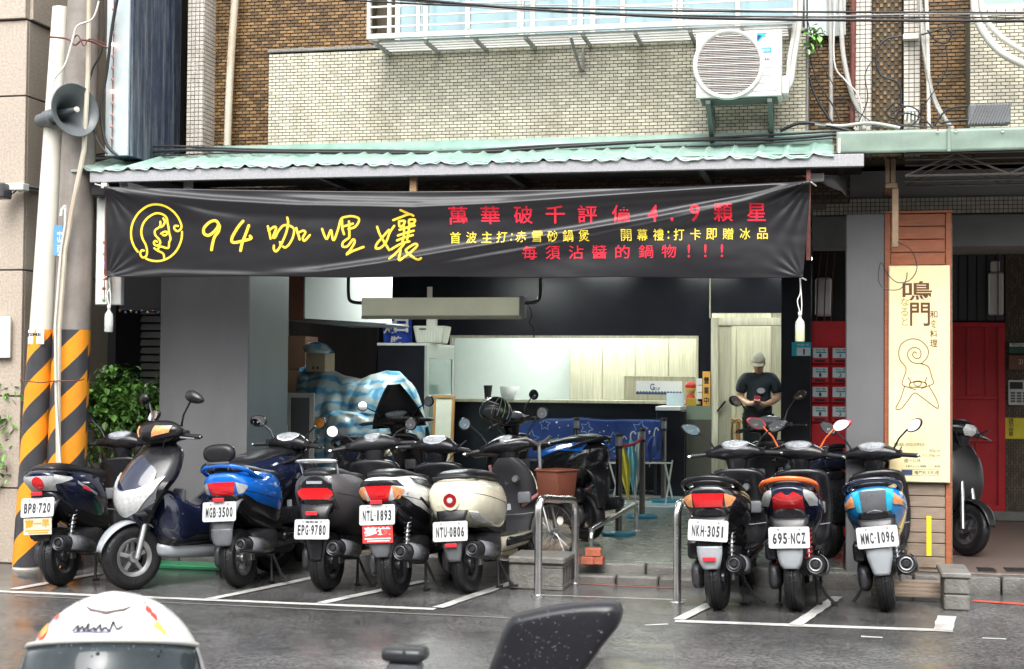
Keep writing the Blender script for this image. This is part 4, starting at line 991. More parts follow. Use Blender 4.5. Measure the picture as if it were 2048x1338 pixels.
def scooter(label, loc, heading, st, lean=-5., group='scooters parked in a row along the kerb', cat_='scooter', name='scooter'):
    """heading: degrees clockwise (seen from above) from straight away from the street"""
    g = st.get
    M = Matrix.Translation(loc) @ Matrix.Rotation(R_(-heading), 4, 'Z') @ Matrix.Rotation(R_(lean), 4, 'Y') @ Matrix.Scale(g('k', 1.), 4)
    t = thing(name, label, cat_, M=M, group=group)
    RIG = ('rear_wheel','muffler','shock_spring','shock_rod','drive_case','air_box','exhaust_hanger','engine')
    def part(nm, m, mt, **k):
        if nm not in RIG: shorten(m)
        return obj(nm, m, mt, t, local=True, **k)
    def subobj(nm, m, mt, parent, host, **k):
        if host.name.split('.')[0] not in RIG: shorten(m)
        return subobj_(nm, m, mt, parent, host, **k)
    body = g('body', M_bpaint); trim = g('trim', M_plas)
    keys, e, tp = TAILS[g('tail', 'modern')]
    tail = lofty(keys, 5, e, tp, 28); bv = tail.bvh()
    part('tail_body', tail, body, smooth=60)
    for nm, mt, top, bot, *o in g('rear', []):
        part(nm, patch(bv, top, bot, (0, 1, -.12), off=o[0] if o else .005, to3=lambda q: Vector((q.x, -.45, q.y)), nu=16, nv=7), mt, smooth=50)
    for nm, mt, top, bot, *o in g('side', []):
        for s in (1, -1):
            part(nm, patch(bv, top, bot, (-s, 0, 0), off=o[0] if o else .004, to3=lambda q: Vector((s*.4, q.x, q.y)), nu=18, nv=6), mt, smooth=50)
    for s in (1, -1):
        part('panel_seam', patch(bv, [(-.30,.728),(.0,.69),(.44,.60)], [(-.30,.724),(.0,.686),(.44,.595)], (-s,0,0), off=.0015, to3=lambda q: Vector((s*.4, q.x, q.y)), nu=18, nv=2), M_cable)
    zs_ = g('seatz', 0)
    sk = g('seat', [(-.31,.865,.04,.012),(-.28,.868,.10,.030),(-.1,.868,.135,.045),(.08,.85,.142,.05),(.26,.815,.15,.05),(.46,.795,.125,.05),(.60,.775,.075,.045),(.66,.765,.02,.012)])
    part('seat', lofty([(a, b + zs_, c, d) for a, b, c, d in sk], 5, 2.6, 0, 20), g('seatm', M_seat), smooth=60)
    r = g('rail', 'wide'); rm = g('railm', M_plas)
    if r == 'wide':
        part('grab_rail', MB().tube(cat([(.175,.08,.80),(.182,-.10,.835),(.170,-.25,.872),(.11,-.36,.900),(0,-.395,.912),(-.11,-.36,.900),(-.170,-.25,.872),(-.182,-.10,.835),(-.175,.08,.80)], 5), .021, 10, flat=.8), rm, smooth=60)
    elif r == 'loop':
        part('grab_rail', MB().tube(cat([(.13,-.10,.80),(.14,-.20,.93),(.13,-.30,.955),(-.13,-.30,.955),(-.14,-.20,.93),(-.13,-.10,.80)], 6), .013, 8).tube([(.12,-.22,.945),(-.12,-.22,.945)], .008, 6).tube([(.12,-.26,.95),(-.12,-.26,.95)], .008, 6), rm, smooth=60)
    elif r == 'slim':
        part('grab_rail', MB().tube(cat([(.15,-.02,.82),(.16,-.2,.84),(.12,-.33,.85),(0,-.36,.85),(-.12,-.33,.85),(-.16,-.2,.84),(-.15,-.02,.82)], 5), .011, 8), rm, smooth=60)
    if g('rest'):
        b = part('backrest', lofty([(-.43,1.0,.04,.02),(-.42,1.0,.10,.05),(-.38,1.0,.125,.068),(-.32,1.0,.12,.065),(-.30,1.0,.07,.03)], 4, 2.6), M_seat, smooth=60)
        part('backrest_bracket', MB().tube([(.07,-.36,.94),(.06,-.34,.88)], .008, 6).tube([(-.07,-.36,.94),(-.06,-.34,.88)], .008, 6).box(-.09,.09,-.42,-.40,.925,.94), M_alloy)
    # rear mudguard, number plate
    pz = g('pz', .53)
    cur = cat([(-.20,.66,.13),(-.32,.64,.13),(-.385,.56,.11),(-.40,.46,.085),(-.39,.36,.07),(-.37,g('tip', .30),.045)], 4)
    part('rear_mudguard', MB().grid(lambda u, v: Vector(((v*2 - 1)*cur[round(u*(len(cur) - 1))][2], cur[round(u*(len(cur) - 1))][0] + .03*(v*2 - 1)**2, cur[round(u*(len(cur) - 1))][1])), len(cur), 9), g('guardm', M_plas), solid=.008, smooth=60)
    part('under_tail', lofty([(-.33,.68,.06,.03),(-.28,.66,.11,.05),(-.1,.60,.12,.07),(.2,.52,.13,.1),(.5,.45,.13,.12)], 4, 3.), M_plas, smooth=60)
    tipm = g('tipm')  # paler tip colour stands for reflections on the wet mudguard
    if tipm:
        tc = cat([(-.405,.455,.085),(-.41,.40,.083),(-.40,.34,.07),(-.38,g('tip', .30),.05)], 3)
        part('mudguard_tip', MB().grid(lambda u, v: Vector(((v*2 - 1)*tc[round(u*(len(tc) - 1))][2], tc[round(u*(len(tc) - 1))][0] + .02*abs(v*2 - 1)**2 - .006, tc[round(u*(len(tc) - 1))][1])), len(tc), 7), tipm, solid=.006, smooth=50)
    if g('plate'):
        PM = Matrix.Translation((0, -.43, pz)) @ Matrix.Rotation(R_(-14 + g('ptilt', 0)), 4, 'X') @ Matrix.Rotation(R_(g('proll', 0)), 4, 'Y')
        pw, ph = .135, .072
        rect = []
        for cx, cz, a in ((pw - .014, ph - .014, 0), (-pw + .014, ph - .014, 90), (-pw + .014, -ph + .014, 180), (pw - .014, -ph + .014, 270)):
            rect += [(cx + .014*math.cos(R_(a + i*30)), cz + .014*math.sin(R_(a + i*30))) for i in range(4)]
        p = part('number_plate', MB().prism(rect, PM @ XZ, .004), M_plate, smooth=0)
        s = g('plate'); n = len(s); ws = [.5 if c == '-' else 1. for c in s]; tot = sum(ws); x = -.112; W1 = .224/tot
        for c, w_ in zip(s, ws):
            if c == '-': cm = MB().box(x + W1*w_/2 - .0045, x + W1*w_/2 + .0045, -.001, 0, -.011, -.002)
            else: cm = fit_text(c, x + .0035, x + W1*w_ - .0035, -.044, .032, .035).xf(XZ)
            if c == '1': cm = fit_text(c, x + W1*.3, x + W1*.7, -.044, .032, .012).xf(XZ)
            cm.xf(PM @ Matrix.Translation((0, -.0065, 0))); subobj('character', cm, M_ink, t, p, smooth=0); x += W1*w_
        for sx in (-.07, .07):
            subobj('bolt', MB().lathe([(0,.004),(.006,.003),(.007,0)], PM @ Matrix.Translation((sx, -.005, .055)) @ Matrix.Rotation(math.pi/2, 4, 'X'), 8), M_alloy, t, p)
        if g('plate_top'):
            subobj('heading', fit_text(g('plate_top'), -.05, .05, .044, .060, .01).xf(PM @ Matrix.Translation((0, -.006, 0)) @ XZ), M_ink, t, p, smooth=0)
        part('plate_bracket', MB().box(-.05, .05, -.41, -.395, pz - .04, pz + .05), M_plas)
    if g('sticker'):
        txt, c1, c2 = g('sticker')
        PM = Matrix.Translation((0, -.445, pz - .135)) @ Matrix.Rotation(R_(-6), 4, 'X')
        sp = part('sticker_board', MB().box(-.115, .115, -.003, 0, -.06, .06).xf(PM), c1, smooth=0)
        subobj('lettering', fit_text(txt, -.10, .10, -.012, .052, .035).xf(PM @ Matrix.Translation((0, -.005, 0)) @ XZ), c2, t, sp, smooth=0)
        subobj('printed_line', MB().box(-.10, .10, -.001, 0, -.034, -.026).box(-.08, .09, -.001, 0, -.05, -.042).xf(PM @ Matrix.Translation((0, -.005, 0))), c2, t, sp, smooth=0)
    lr = g('lowref', .0)
    if lr:
        part('reflector', MB().box(-.045, .045, -.455, -.43, lr - .014, lr + .014), M_redref, bev=.004)
    # running gear
    ty, rim = wheel_mb((0,0,.217), .217, g('tw', .115))
    w = part('rear_wheel', ty, M_tyre, smooth=45); subobj('rim', rim, g('rimm', M_dalloy), t, w, smooth=45)
    cv = lofty([(-.10,.235,.02,.05),(-.05,.24,.045,.09),(.1,.25,.05,.10),(.32,.27,.05,.095),(.44,.28,.045,.08),(.5,.29,.01,.03)], 4, 3.).xf(Matrix.Translation((-.125, 0, 0)))
    part('drive_case', cv, M_eng, smooth=50)
    part('air_box', MB().cbox((-.135, .02, .42), (.09, .27, .13)), M_plas, bev=.025, seg=3)
    part('engine', lofty([(.1,.30,.05,.07),(.2,.31,.1,.11),(.42,.33,.11,.12),(.58,.34,.05,.06)], 3, 3.), M_eng, smooth=50)
    mr_ = g('muf', .058)
    MM = Matrix.Translation((.165, -.27, .34)) @ Matrix.Rotation(R_(-90 - 9), 4, 'X')
    mf = part('muffler', MB().lathe([(0,-.002),(mr_*.3,-.002),(mr_*.34,.01),(mr_*.5,.012),(mr_*.9,0),(mr_,.02),(mr_*1.05,.2),(mr_,.40),(mr_*.6,.46),(.02,.50)], MM, 24), M_muf, smooth=50)
    subobj('outlet_ring', MB().tube([MM @ Vector((mr_*.62*math.cos(q), mr_*.62*math.sin(q), -.004)) for q in [2*math.pi*i/20 for i in range(20)]], .005, 6, closed=True), M_alloy if g('ring') else M_eng, t, mf)
    subobj('heat_shield', MB().grid(lambda u, v: MM @ Vector(((mr_ + .012)*math.cos(R_(-70 + 110*u)), (mr_ + .012)*math.sin(R_(-70 + 110*u)), .08 + .22*v)), 9, 2), g('shieldm', M_plasd), t, mf, solid=.004)
    part('exhaust_hanger', MB().box(.10, .12, -.03, .03, .20, .36).cbox((.13,.0,.26), (.05,.05,.03)), M_alloy, bev=.004)
    sp = [((.105), M_redlens if g('spring') == 'red' else M_alloy)]
    for sx in ((.105, -.105) if g('spring') == 'red' else ((.105,) if g('twin') else ())):
        hx_ = [(sx + .022*math.cos(a), -.04 + .1*k/90 + .022*math.sin(a), .31 + .24*k/90) for k in range(91) for a in [k/90*2*math.pi*8]]
        part('shock_spring', MB().tube(hx_, .0045, 5), mat('red_spring', (.55,.02,.02), .3) if g('spring') == 'red' else M_alloy, smooth=60)
        part('shock_rod', MB().tube([(sx, -.05, .24), (sx, .07, .60)], .010, 8), M_alloy)
    if g('stand', 'centre') == 'centre':
        part('centre_stand', MB().tube([(-.13,.26,.012),(-.12,.30,.2),(.12,.30,.2),(.13,.26,.012)], .012, 6).tube([(-.16,.26,.012),(-.11,.26,.012)], .012, 6).tube([(.16,.26,.012),(.11,.26,.012)], .012, 6), M_cable)
    part('side_stand', MB().tube([(-.10,.48,.22),(-.21,.40,.06),(-.26,.38,.015)] if g('stand') == 'side' else [(.10,.36,.2),(.19,.3,.06),(.24,.28,.012)], .011, 6).cbox((-.27,.375,.012) if g('stand') == 'side' else (.245,.275,.012), (.05,.04,.015)), M_cable)
    # floor and leg shield
    part('floorboard', MB().box(-.165, .165, .48, 1.04, .285, .36), M_plas, bev=.03, seg=3)
    part('side_skirt', loftz([(.24,.76,.10,.30),(.30,.76,.15,.33),(.36,.76,.165,.33)], 2, 4.), g('skirt', M_plas), smooth=50)
    fb = front_body(g('front', 'std')); 
    ls = part('leg_shield', fb, g('inner', M_plas), smooth=60); fv = fb.bvh()
    shx = lambda z: .19
    part('front_panel', patch(fv, [(-.19,.40),(-.21,.62),(-.15,.84),(.0,.90)][::-1] if False else [(-.2,.60),(-.17,.80),(0,.90),(.17,.80),(.2,.60)], [(-.2,.58),(-.15,.40),(0,.33),(.15,.40),(.2,.58)], (0,-1,0), off=.008, to3=lambda q: Vector((q.x, 1.5, q.y)), nu=22, nv=12), body, smooth=60)
    for nm, mt, top, bot, *o in g('front_lights', []):
        part(nm, patch(fv, top, bot, (0, -1, 0), off=o[0] if o else .016, to3=lambda q: Vector((q.x, 1.6, q.y)), nu=18, nv=8), mt, smooth=60)
    part('glove_pocket', MB().cbox((.12, .955, .62), (.11, .04, .09)), M_plasd, bev=.015, seg=2)
    part('glove_pocket', MB().cbox((-.12, .955, .62), (.11, .04, .09)), M_plasd, bev=.015, seg=2)
    part('panel_seam', MB().tube([(-.20,.985,.50),(-.10,.962,.49),(.10,.962,.49),(.20,.985,.50)], .004, 5), M_plasd)
    part('caution_label', MB().box(-.02, .02, .899, .902, .53, .58), M_silver)
    for cs_x in (.05, -.05):
        part('brake_cable', MB().tube(cat([(cs_x*3.4,.975,1.01),(cs_x*4.2,1.06,1.06),(cs_x*2.6,1.09,1.0),(cs_x,1.05,.90)], 5), .0045, 5), M_cable, smooth=60)
    part('bag_hook', MB().tube([(0,.93,.74),(0,.88,.735),(0,.875,.755)], .006, 6), M_alloy)
    ig = part('ignition_lock', MB().lathe([(0,.03),(.024,.03),(.030,.0)], Matrix.Translation((.075, .915, .77)) @ Matrix.Rotation(math.pi/2, 4, 'X'), 16), M_alloy)
    if g('tunnel'):
        part('centre_cover', lofty([(.40,.42,.10,.13),(.52,.45,.165,.20),(.75,.40,.150,.15),(.98,.46,.19,.20),(1.1,.52,.15,.16)], 5, 3.), body, smooth=60)
        part('belly_pan', lofty([(.30,.22,.06,.04),(.45,.22,.13,.06),(1.0,.25,.13,.06),(1.1,.27,.05,.03)], 4, 3.), M_silver, smooth=60)
    # steering assembly
    sa = R_(g('steer', 8)); ax0, ax1 = Vector((0,1.22,.25)), Vector((0,.985,1.0)); axd = (ax1 - ax0).normalized()
    S = Matrix.Translation(ax0) @ Matrix.Rotation(sa, 4, axd) @ Matrix.Translation(-ax0)
    ty, rim = wheel_mb((0,1.25,.217), .217, g('fw', .095)); ty.xf(S); rim.xf(S)
    w = part('front_wheel', ty, M_tyre, smooth=45); subobj('rim', rim, g('frimm', g('rimm', M_dalloy)), t, w, smooth=45)
    part('fork_leg', MB().tube([(.07,1.25,.21),(.062,1.19,.42),(.05,1.13,.60)], [.02,.022,.018], 10).xf(S), M_alloy, smooth=60)
    part('fork_leg', MB().tube([(-.07,1.25,.21),(-.062,1.19,.42),(-.05,1.13,.60)], [.02,.022,.018], 10).xf(S), M_alloy, smooth=60)
    part('front_mudguard', MB().grid(lambda u, v: Vector(((v*2 - 1)*(.030 + .032*math.sin(u*3.1)), 1.25 + .25*math.cos(R_(12 + 115*u)), .217 + (.25 - .02*(v*2 - 1)**4)*math.sin(R_(12 + 115*u)))), 22, 7).xf(S), g('fguard', body), solid=.006, smooth=60)
    hs2 = MB().loft([[Vector((k[0], k[1] + k[3]*c, k[2] + k[4]*s2)) for c, s2 in [(math.cos(a), math.sin(a)) for a in [2*math.pi*i/20 for i in range(20)]]] for k in cat([(-.215,.955,1.02,.012,.012),(-.205,.955,1.02,.026,.026),(-.15,.965,1.03,.052,.045),(-.09,.98,1.035,.082,.066),(0,.99,1.035,.10,.078),(.09,.98,1.035,.082,.066),(.15,.965,1.03,.052,.045),(.205,.955,1.02,.026,.026),(.215,.955,1.02,.012,.012)], 4)])
    hv = hs2.bvh(); neck = loftz([(.83,.99,.05,.045),(.90,.985,.065,.055),(.98,.985,.085,.07),(1.03,.985,.085,.07)], 3, 2.4)
    hc = part('headset', hs2.merge(neck).xf(S), g('headm', M_plas), smooth=60)
    dd = Vector((0, .62, -.78)); pu = Vector((0, .78, .62))
    gx = g('gauge', .095)
    ga = patch(hv, [(-gx,.0),(-gx*.7,.042),(0,.056),(gx*.7,.042),(gx,.0)], [(-gx,-.004),(-gx*.7,-.038),(0,-.050),(gx*.7,-.038),(gx,-.004)], dd, off=.006, to3=lambda q: Vector((q.x, .965, 1.06)) + pu*q.y, nu=18, nv=8).xf(S)
    subobj('gauge_cover', ga, M_gauge, t, hc, smooth=60)
    gb_ = patch(hv, [(-gx*1.12,.0),(-gx*.8,.056),(0,.070),(gx*.8,.056),(gx*1.12,.0)], [(-gx*1.12,-.004),(-gx*.8,-.050),(0,-.064),(gx*.8,-.050),(gx*1.12,-.004)], dd, off=.003, to3=lambda q: Vector((q.x, .965, 1.06)) + pu*q.y, nu=18, nv=8).xf(S)
    subobj('gauge_rim', gb_, g('gaugerim', M_plasd), t, hc, smooth=60)
    if g('cowl'):
        cw = MB().loft([[Vector((k[0], k[1] + k[3]*c, k[2] + k[4]*s2)) for c, s2 in [(math.cos(a), math.sin(a)) for a in [2*math.pi*i/20 for i in range(20)]]] for k in cat([(-.225,1.01,1.055,.01,.01),(-.21,1.015,1.055,.04,.035),(-.12,1.035,1.05,.09,.075),(0,1.05,1.04,.12,.085),(.12,1.035,1.05,.09,.075),(.21,1.015,1.055,.04,.035),(.225,1.01,1.055,.01,.01)], 4)])
        cv2 = cw.bvh(); subobj('cowl', MB().merge(cw).xf(S), M_plas, t, hc, smooth=60)
        for s in (1, -1): subobj('indicator_lens', patch(cv2, [(s*.10,1.09),(s*.20,1.085)][::s], [(s*.08,1.02),(s*.19,1.045)][::s], (0,-1,0), off=.007, to3=lambda q: Vector((q.x, 1.4, q.y))).xf(S), M_amber, t, hc, smooth=60)
    if g('headlamp'):
        fvp = patch(hv, [(-.07,.0),(-.045,.045),(.045,.045),(.07,.0)], [(-.07,-.004),(-.04,-.04),(.04,-.04),(.07,-.004)], (0,-1,0), off=.008, to3=lambda q: Vector((q.x, 1.4, 1.03 + q.y))).xf(S)
        subobj('headlamp', fvp, M_clear, t, hc, smooth=60)
    for s in (1, -1):
        part('grip', MB().tube([(s*.215,.953,1.018),(s*.335,.925,1.010)], .0175, 10).xf(S), M_cable, smooth=60)
        part('bar_end', MB().tube([(s*.3355,.925,1.010),(s*.352,.921,1.009)], .011, 8).xf(S), M_chrome)
        part('brake_lever', MB().tube([(s*.20,.99,1.012),(s*.235,1.01,1.008),(s*.325,.975,1.0),(s*.345,.97,.998)], [.009,.007,.006,.007], 6).xf(S), g('leverm', M_alloy))
        part('switch_cluster', MB().cbox((s*.195,.95,1.03), (.05,.055,.05)).xf(S), M_plas, bev=.008)
        mk = g('mirror', 'oval')
        if mk and not (g('onemirror') and s == -1):
            up_ = g('mup', 0.)
            p0, p1, p2 = Vector((s*.155,.96,1.06)), Vector((s*.20,.965,1.13 + up_*.4)), Vector((s*.27,.95,1.185 + up_))
            msm = g('mstem', M_plas)
            mo = part('mirror', MB().tube([p0, p1, p2], [.009,.007,.007], 7).xf(S), msm, smooth=60)
            cx, cy, cz = s*.315, .945, 1.21 + up_
            if mk in ('tall',): cx, cz = s*.26, 1.27 + up_
            ol = [(x*s, z) for x, z in mirror_outline(mk)]
            if mk == 'tall': ol = [(x*s*.8 + z*.5*s, z*1.1 + x*.7) for x, z in mirror_outline('leaf')]
            ol = [(x*1.08, z*1.08) for x, z in ol]
            MT = S @ Matrix.Translation((cx, cy, cz)) @ Matrix.Rotation(R_(g('mtilt', -8)), 4, 'X') @ Matrix.Rotation(R_(s*-14 + g('mturn', 0)), 4, 'Z') @ Matrix.Rotation(R_(g('mroll', 0)*s), 4, 'Y')
            rings = [[Vector((x*k, y, z*k)) for x, z in ol] for k, y in ((.97,-.001),(1.04,.004),(1.05,.014),(.85,.034),(.4,.046),(.05,.049))]
            subobj('housing', MB().loft(rings).xf(MT), g('mhouse', M_plas), t, mo, smooth=50)
            subobj('glass', MB().add([Vector((x*.88, -.003, z*.88)) for x, z in ol], [tuple(range(len(ol)))]).xf(MT), M_mglass, t, mo, smooth=0)
    if g('screen'):
        h_ = g('screen')
        part('windscreen', MB().grid(lambda u, v: Vector(((u*2 - 1)*(.26 - .20*v**1.5), 1.10 - .10*v - .07*(u*2 - 1)**2, .96 + h_*v)), 14, 8).xf(S), g('screenm', M_blackm), solid=.004, smooth=60)
    return t

def gl(px, py): return G(px, py)
SYM = lambda a: a
row = 'scooters parked in a row along the kerb'
# rear patches are outlines in (x, z) seen from behind
def red_mid(w, z0, z1, wt=None): return [(-w,z1),(w,z1)], [(-(wt or w*.8),z0),((wt or w*.8),z0)]
def side_lens(nm, mt, x0, x1, z0, z1, dz=.02):
    return [(nm, mt, [(s*x0,z1),(s*x1,z1 - dz)][::s], [(s*x0,z0),(s*(x0 + x1)/2,z0 + .008),(s*x1,z1 - dz - .012)][::s]) for s in (1, -1)]
scooter('dark navy scooter with round red tail light and plate BP8-720 beside the striped pole', gl(122,1172), 3, dict(
    body=M_navy, tail='sharp', plate='BP8-720', pz=.60, ptilt=-4, sticker=('高一早', mat('tan_board', (.55,.5,.4), .4), mat('orange_letters', (.8,.3,.02), .4)), rail='slim', tip=.38, lowref=.70,
    rear=[('lens_surround', M_clear, [(-.135,.83),(.135,.83)], [(-.10,.735),(.10,.735)])] + [('tail_light', M_redlens, [(.045*math.cos(R_(q)), .785 + .04*math.sin(R_(q))) for q in range(180, -1, -20)], [(.045*math.cos(R_(q)), .785 - .04*math.sin(R_(q))) for q in range(180, -1, -20)], .012)],
    side=[('indicator_lens', M_clear, [(-.37,.83),(-.10,.80)], [(-.37,.76),(-.10,.785)]), ('stripe', M_silver, [(-.02,.77),(.22,.66)], [(-.02,.75),(.22,.64)]), ('emblem', M_redref, [(.04,.735),(.12,.70)], [(.04,.71),(.12,.68)], .007)],
    steer=-6, mirror='pear', mup=.02, twin=True), lean=-4, group=row)
scooter('blue scooter with black backrest pad and plate MGB-3500', gl(480,1175), 5, dict(
    body=M_blue, tail='modern', plate='MGB-3500', plate_top='電動車' if False else None, pz=.58, rail='wide', railm=M_blue, rest=True, tipm=M_plasd, guardm=M_plasd, tip=.33, rimm=M_alloy,
    rear=[('tail_light', M_redlens, [(-.11,.80),(.11,.80)], [(-.085,.715),(.085,.715)], .008), ('lower_tail_cover', M_plas, [(-.15,.71),(.15,.71)], [(-.10,.64),(.10,.64)])] + side_lens('indicator_lens', M_clear, .115, .175, .72, .80),
    side=[('lower_side_cover', M_plas, [(-.25,.70),(.1,.60),(.45,.52)], [(-.25,.66),(.1,.52),(.45,.40)])],
    gaugerim=M_whitepaint, steer=-14, mirror='oval', mup=-.01, muf=.052, lowref=.665), lean=-4, group=row)
scooter('matte grey rounded electric scooter with red bar tail light and plate EPG-9780', gl(655,1181), 4, dict(
    body=M_graypaint, tail='round_', plate='EPG-9780', plate_top='電動車', pz=.47, rail='loop', railm=M_chrome, tip=.24, lowref=.585, tw=.13, seatz=-.01,
    rear=[('tail_cover', M_bpaint, [(-.12,.86),(.12,.86)], [(-.15,.64),(.15,.64)]), ('tail_light', M_redlens, [(-.13,.755),(-.10,.775),(.10,.775),(.13,.755)], [(-.13,.73),(-.10,.70),(.10,.70),(.13,.73)], .012), ('tail_lettering', M_silver, [(-.06,.825),(.06,.825)], [(-.06,.805),(.06,.805)], .012)],
    steer=14, mirror='round', mup=-.05, headm=M_cable, gauge=.06, leverm=M_alloy), lean=-2, group=row)
scooter('black scooter with white side panels, red sticker and plate NTL-1893', gl(792,1192), 6, dict(
    body=M_whitepaint, tail='modern', plate='NTL-1893', pz=.60, sticker=('夢道', mat('red_board', (.62,.05,.05), .4), M_whitep), rail='none', tip=.30, tipm=M_plasd, tw=.125, twin=True, muf=.06,
    rear=[('tail_cover', M_plas, [(-.13,.85),(.13,.85)], [(-.17,.81),(.17,.81)], .004), ('tail_light', M_redlens, [(-.10,.81),(.10,.81)], [(-.06,.715),(.06,.715)], .012), ('lower_tail_cover', M_plas, [(-.14,.71),(.14,.71)], [(-.09,.63),(.09,.63)], .007)] + side_lens('indicator_lens', M_amber, .105, .17, .72, .81),
    side=[('side_cover', M_plas, [(.0,.84),(.45,.78)], [(.0,.80),(.45,.70)]), ('lower_side_cover', M_plas, [(-.3,.73),(.1,.62),(.45,.50)], [(-.3,.66),(.1,.50),(.45,.38)], .006)],
    steer=-14, mirror=None, gaugerim=M_silver, front='std', lowref=.69, screen=None), lean=-4, group=row)
scooter('cream retro scooter with round tail light and plate NTU-0806', gl(938,1186), 9, dict(
    body=M_cream2, tail='retro', plate='NTU-0806', pz=.47, tip=.25, tipm=M_plasd, lowref=.37, rail='slim', railm=M_cable, skirt=M_cream2, inner=mat('matte_black_shield', (.03,.03,.034), .45, drops=.4), tw=.10, twin=False,
    seat=[(-.30,.845,.04,.012),(-.27,.852,.12,.03),(-.1,.86,.15,.04),(.1,.85,.155,.045),(.3,.825,.15,.045),(.46,.80,.12,.04),(.58,.785,.03,.015)],
    rear=[('lamp_pod', M_cream2, [(.072*math.cos(R_(q)), .70 + .068*math.sin(R_(q))) for q in range(180, -1, -20)], [(.072*math.cos(R_(q)), .70 - .068*math.sin(R_(q))) for q in range(180, -1, -20)], .022),
          ('tail_light', mat('dark_red_lens', (.25,.01,.015), .12, coat=.6), [(.05*math.cos(R_(q)), .70 + .048*math.sin(R_(q))) for q in range(180, -1, -20)], [(.05*math.cos(R_(q)), .70 - .048*math.sin(R_(q))) for q in range(180, -1, -20)], .028),
          ('lamp_centre', M_clear, [(.022*math.cos(R_(q)), .70 + .02*math.sin(R_(q))) for q in range(180, -1, -20)], [(.022*math.cos(R_(q)), .70 - .02*math.sin(R_(q))) for q in range(180, -1, -20)], .033)]
         + [('indicator_lens', M_clear, [(s*.15 - .022, .62),(s*.15 + .022, .62)], [(s*.15 - .022, .565),(s*.15 + .022, .565)], .014) for s in (1, -1)],
    front='slim', steer=12, mirror='round', mup=.04, mtilt=-6, gauge=.05, stand='centre'), lean=-5, group=row)
scooter('black scooter with wide red tail light, gold stripe and plate NKH-3051', gl(1438,1219), 6, dict(
    body=M_bpaint, tail='modern', plate='NKH-3051', pz=.56, proll=4, tip=.30, tipm=M_silver, lowref=.37, rail='wide', tw=.12,
    rear=[('tail_light', M_redlens, [(-.105,.815),(.105,.815)], [(-.09,.73),(.09,.73)], .008)] + side_lens('indicator_lens', M_amber, .11, .172, .73, .815),
    side=[('gold_stripe', mat('gold_stripe', (.45,.36,.18), .3), [(.0,.81),(.3,.74),(.42,.66)], [(.0,.795),(.3,.725),(.42,.645)]), ('gold_stripe', mat('gold_stripe', (.45,.36,.18), .3), [(.0,.78),(.3,.71),(.40,.64)], [(.0,.772),(.3,.702),(.40,.632)])],
    steer=2, mirror='leaf', mup=.0, twin=True), lean=-3, group=row)
scooter('dark scooter with orange grab rail, red V tail light and plate 695-NCZ', gl(1592,1221), 3, dict(
    body=M_navy, tail='sharp', plate='695-NCZ', pz=.52, tip=.31, tipm=M_silver, rail='wide', railm=M_orgp, spring='red', twin=True, tw=.12, muf=.064, lowref=.0, ring=1,
    rear=[('tail_light', M_redlens, [(-.095,.80),(-.04,.83),(0,.80),(.04,.83),(.095,.80)], [(-.095,.78),(-.10,.70),(0,.72),(.10,.70),(.095,.78)], .012), ('tail_centre', M_plasd, [(-.09,.695),(.09,.695)], [(-.10,.58),(.10,.58)], .02), ('reflector', M_redref, [(-.045,.675),(.045,.675)], [(-.045,.645),(.045,.645)], .03)] + [('indicator_lens', M_amber if False else M_clear, [(s*.105, .84),(s*.155,.83),(s*.178,.80)][::s], [(s*.105,.80),(s*.13,.75),(s*.178,.76)][::s], .01) for s in (1, -1)],
    side=[('red_flash', M_wine, [(.05,.78),(.3,.62)], [(.05,.76),(.3,.59)]), ('white_flash', M_silver, [(.0,.75),(.15,.69)], [(.0,.72),(.15,.66)])],
    steer=-10, mirror='leaf', mup=.03, mstem=M_orgp, mhouse=M_wine), lean=-3, group=row)
scooter('teal blue scooter with grey centre panel, amber indicators and plate MMC-1096', gl(1776,1222), 3, dict(
    body=M_teal, tail='modern', plate='MMC-1096', pz=.53, tip=.27, tipm=M_silver, rail='wide', railm=M_navy, stand='side', tw=.12, twin=True, muf=.066, ring=1,
    rear=[('tail_light', M_plasd, [(-.085,.845),(.085,.845)], [(-.075,.715),(.075,.715)], .006), ('cyan_trim', M_cyan, [(-.135,.845),(-.09,.85)], [(-.11,.72),(-.078,.71)], .007), ('cyan_trim', M_cyan, [(.09,.85),(.135,.845)], [(.078,.71),(.11,.72)], .007),
          ('lower_tail_cover', M_plasd, [(-.075,.71),(0,.725),(.075,.71)], [(-.14,.61),(0,.63),(.14,.61)], .014), ('reflector', M_redref, [(-.05,.655),(.05,.655)], [(-.05,.625),(.05,.625)], .03)] + [('indicator_lens', M_amber, [(s*.135,.82),(s*.18,.78)][::s], [(s*.125,.755),(s*.18,.75)][::s], .012) for s in (1, -1)],
    side=[('seat_rim', M_navy, [(-.3,.87),(.0,.87),(.3,.80)], [(-.3,.84),(.0,.82),(.3,.76)])],
    steer=-12, mirror='pear', mup=.02, mroll=-10), lean=-7, group=row)
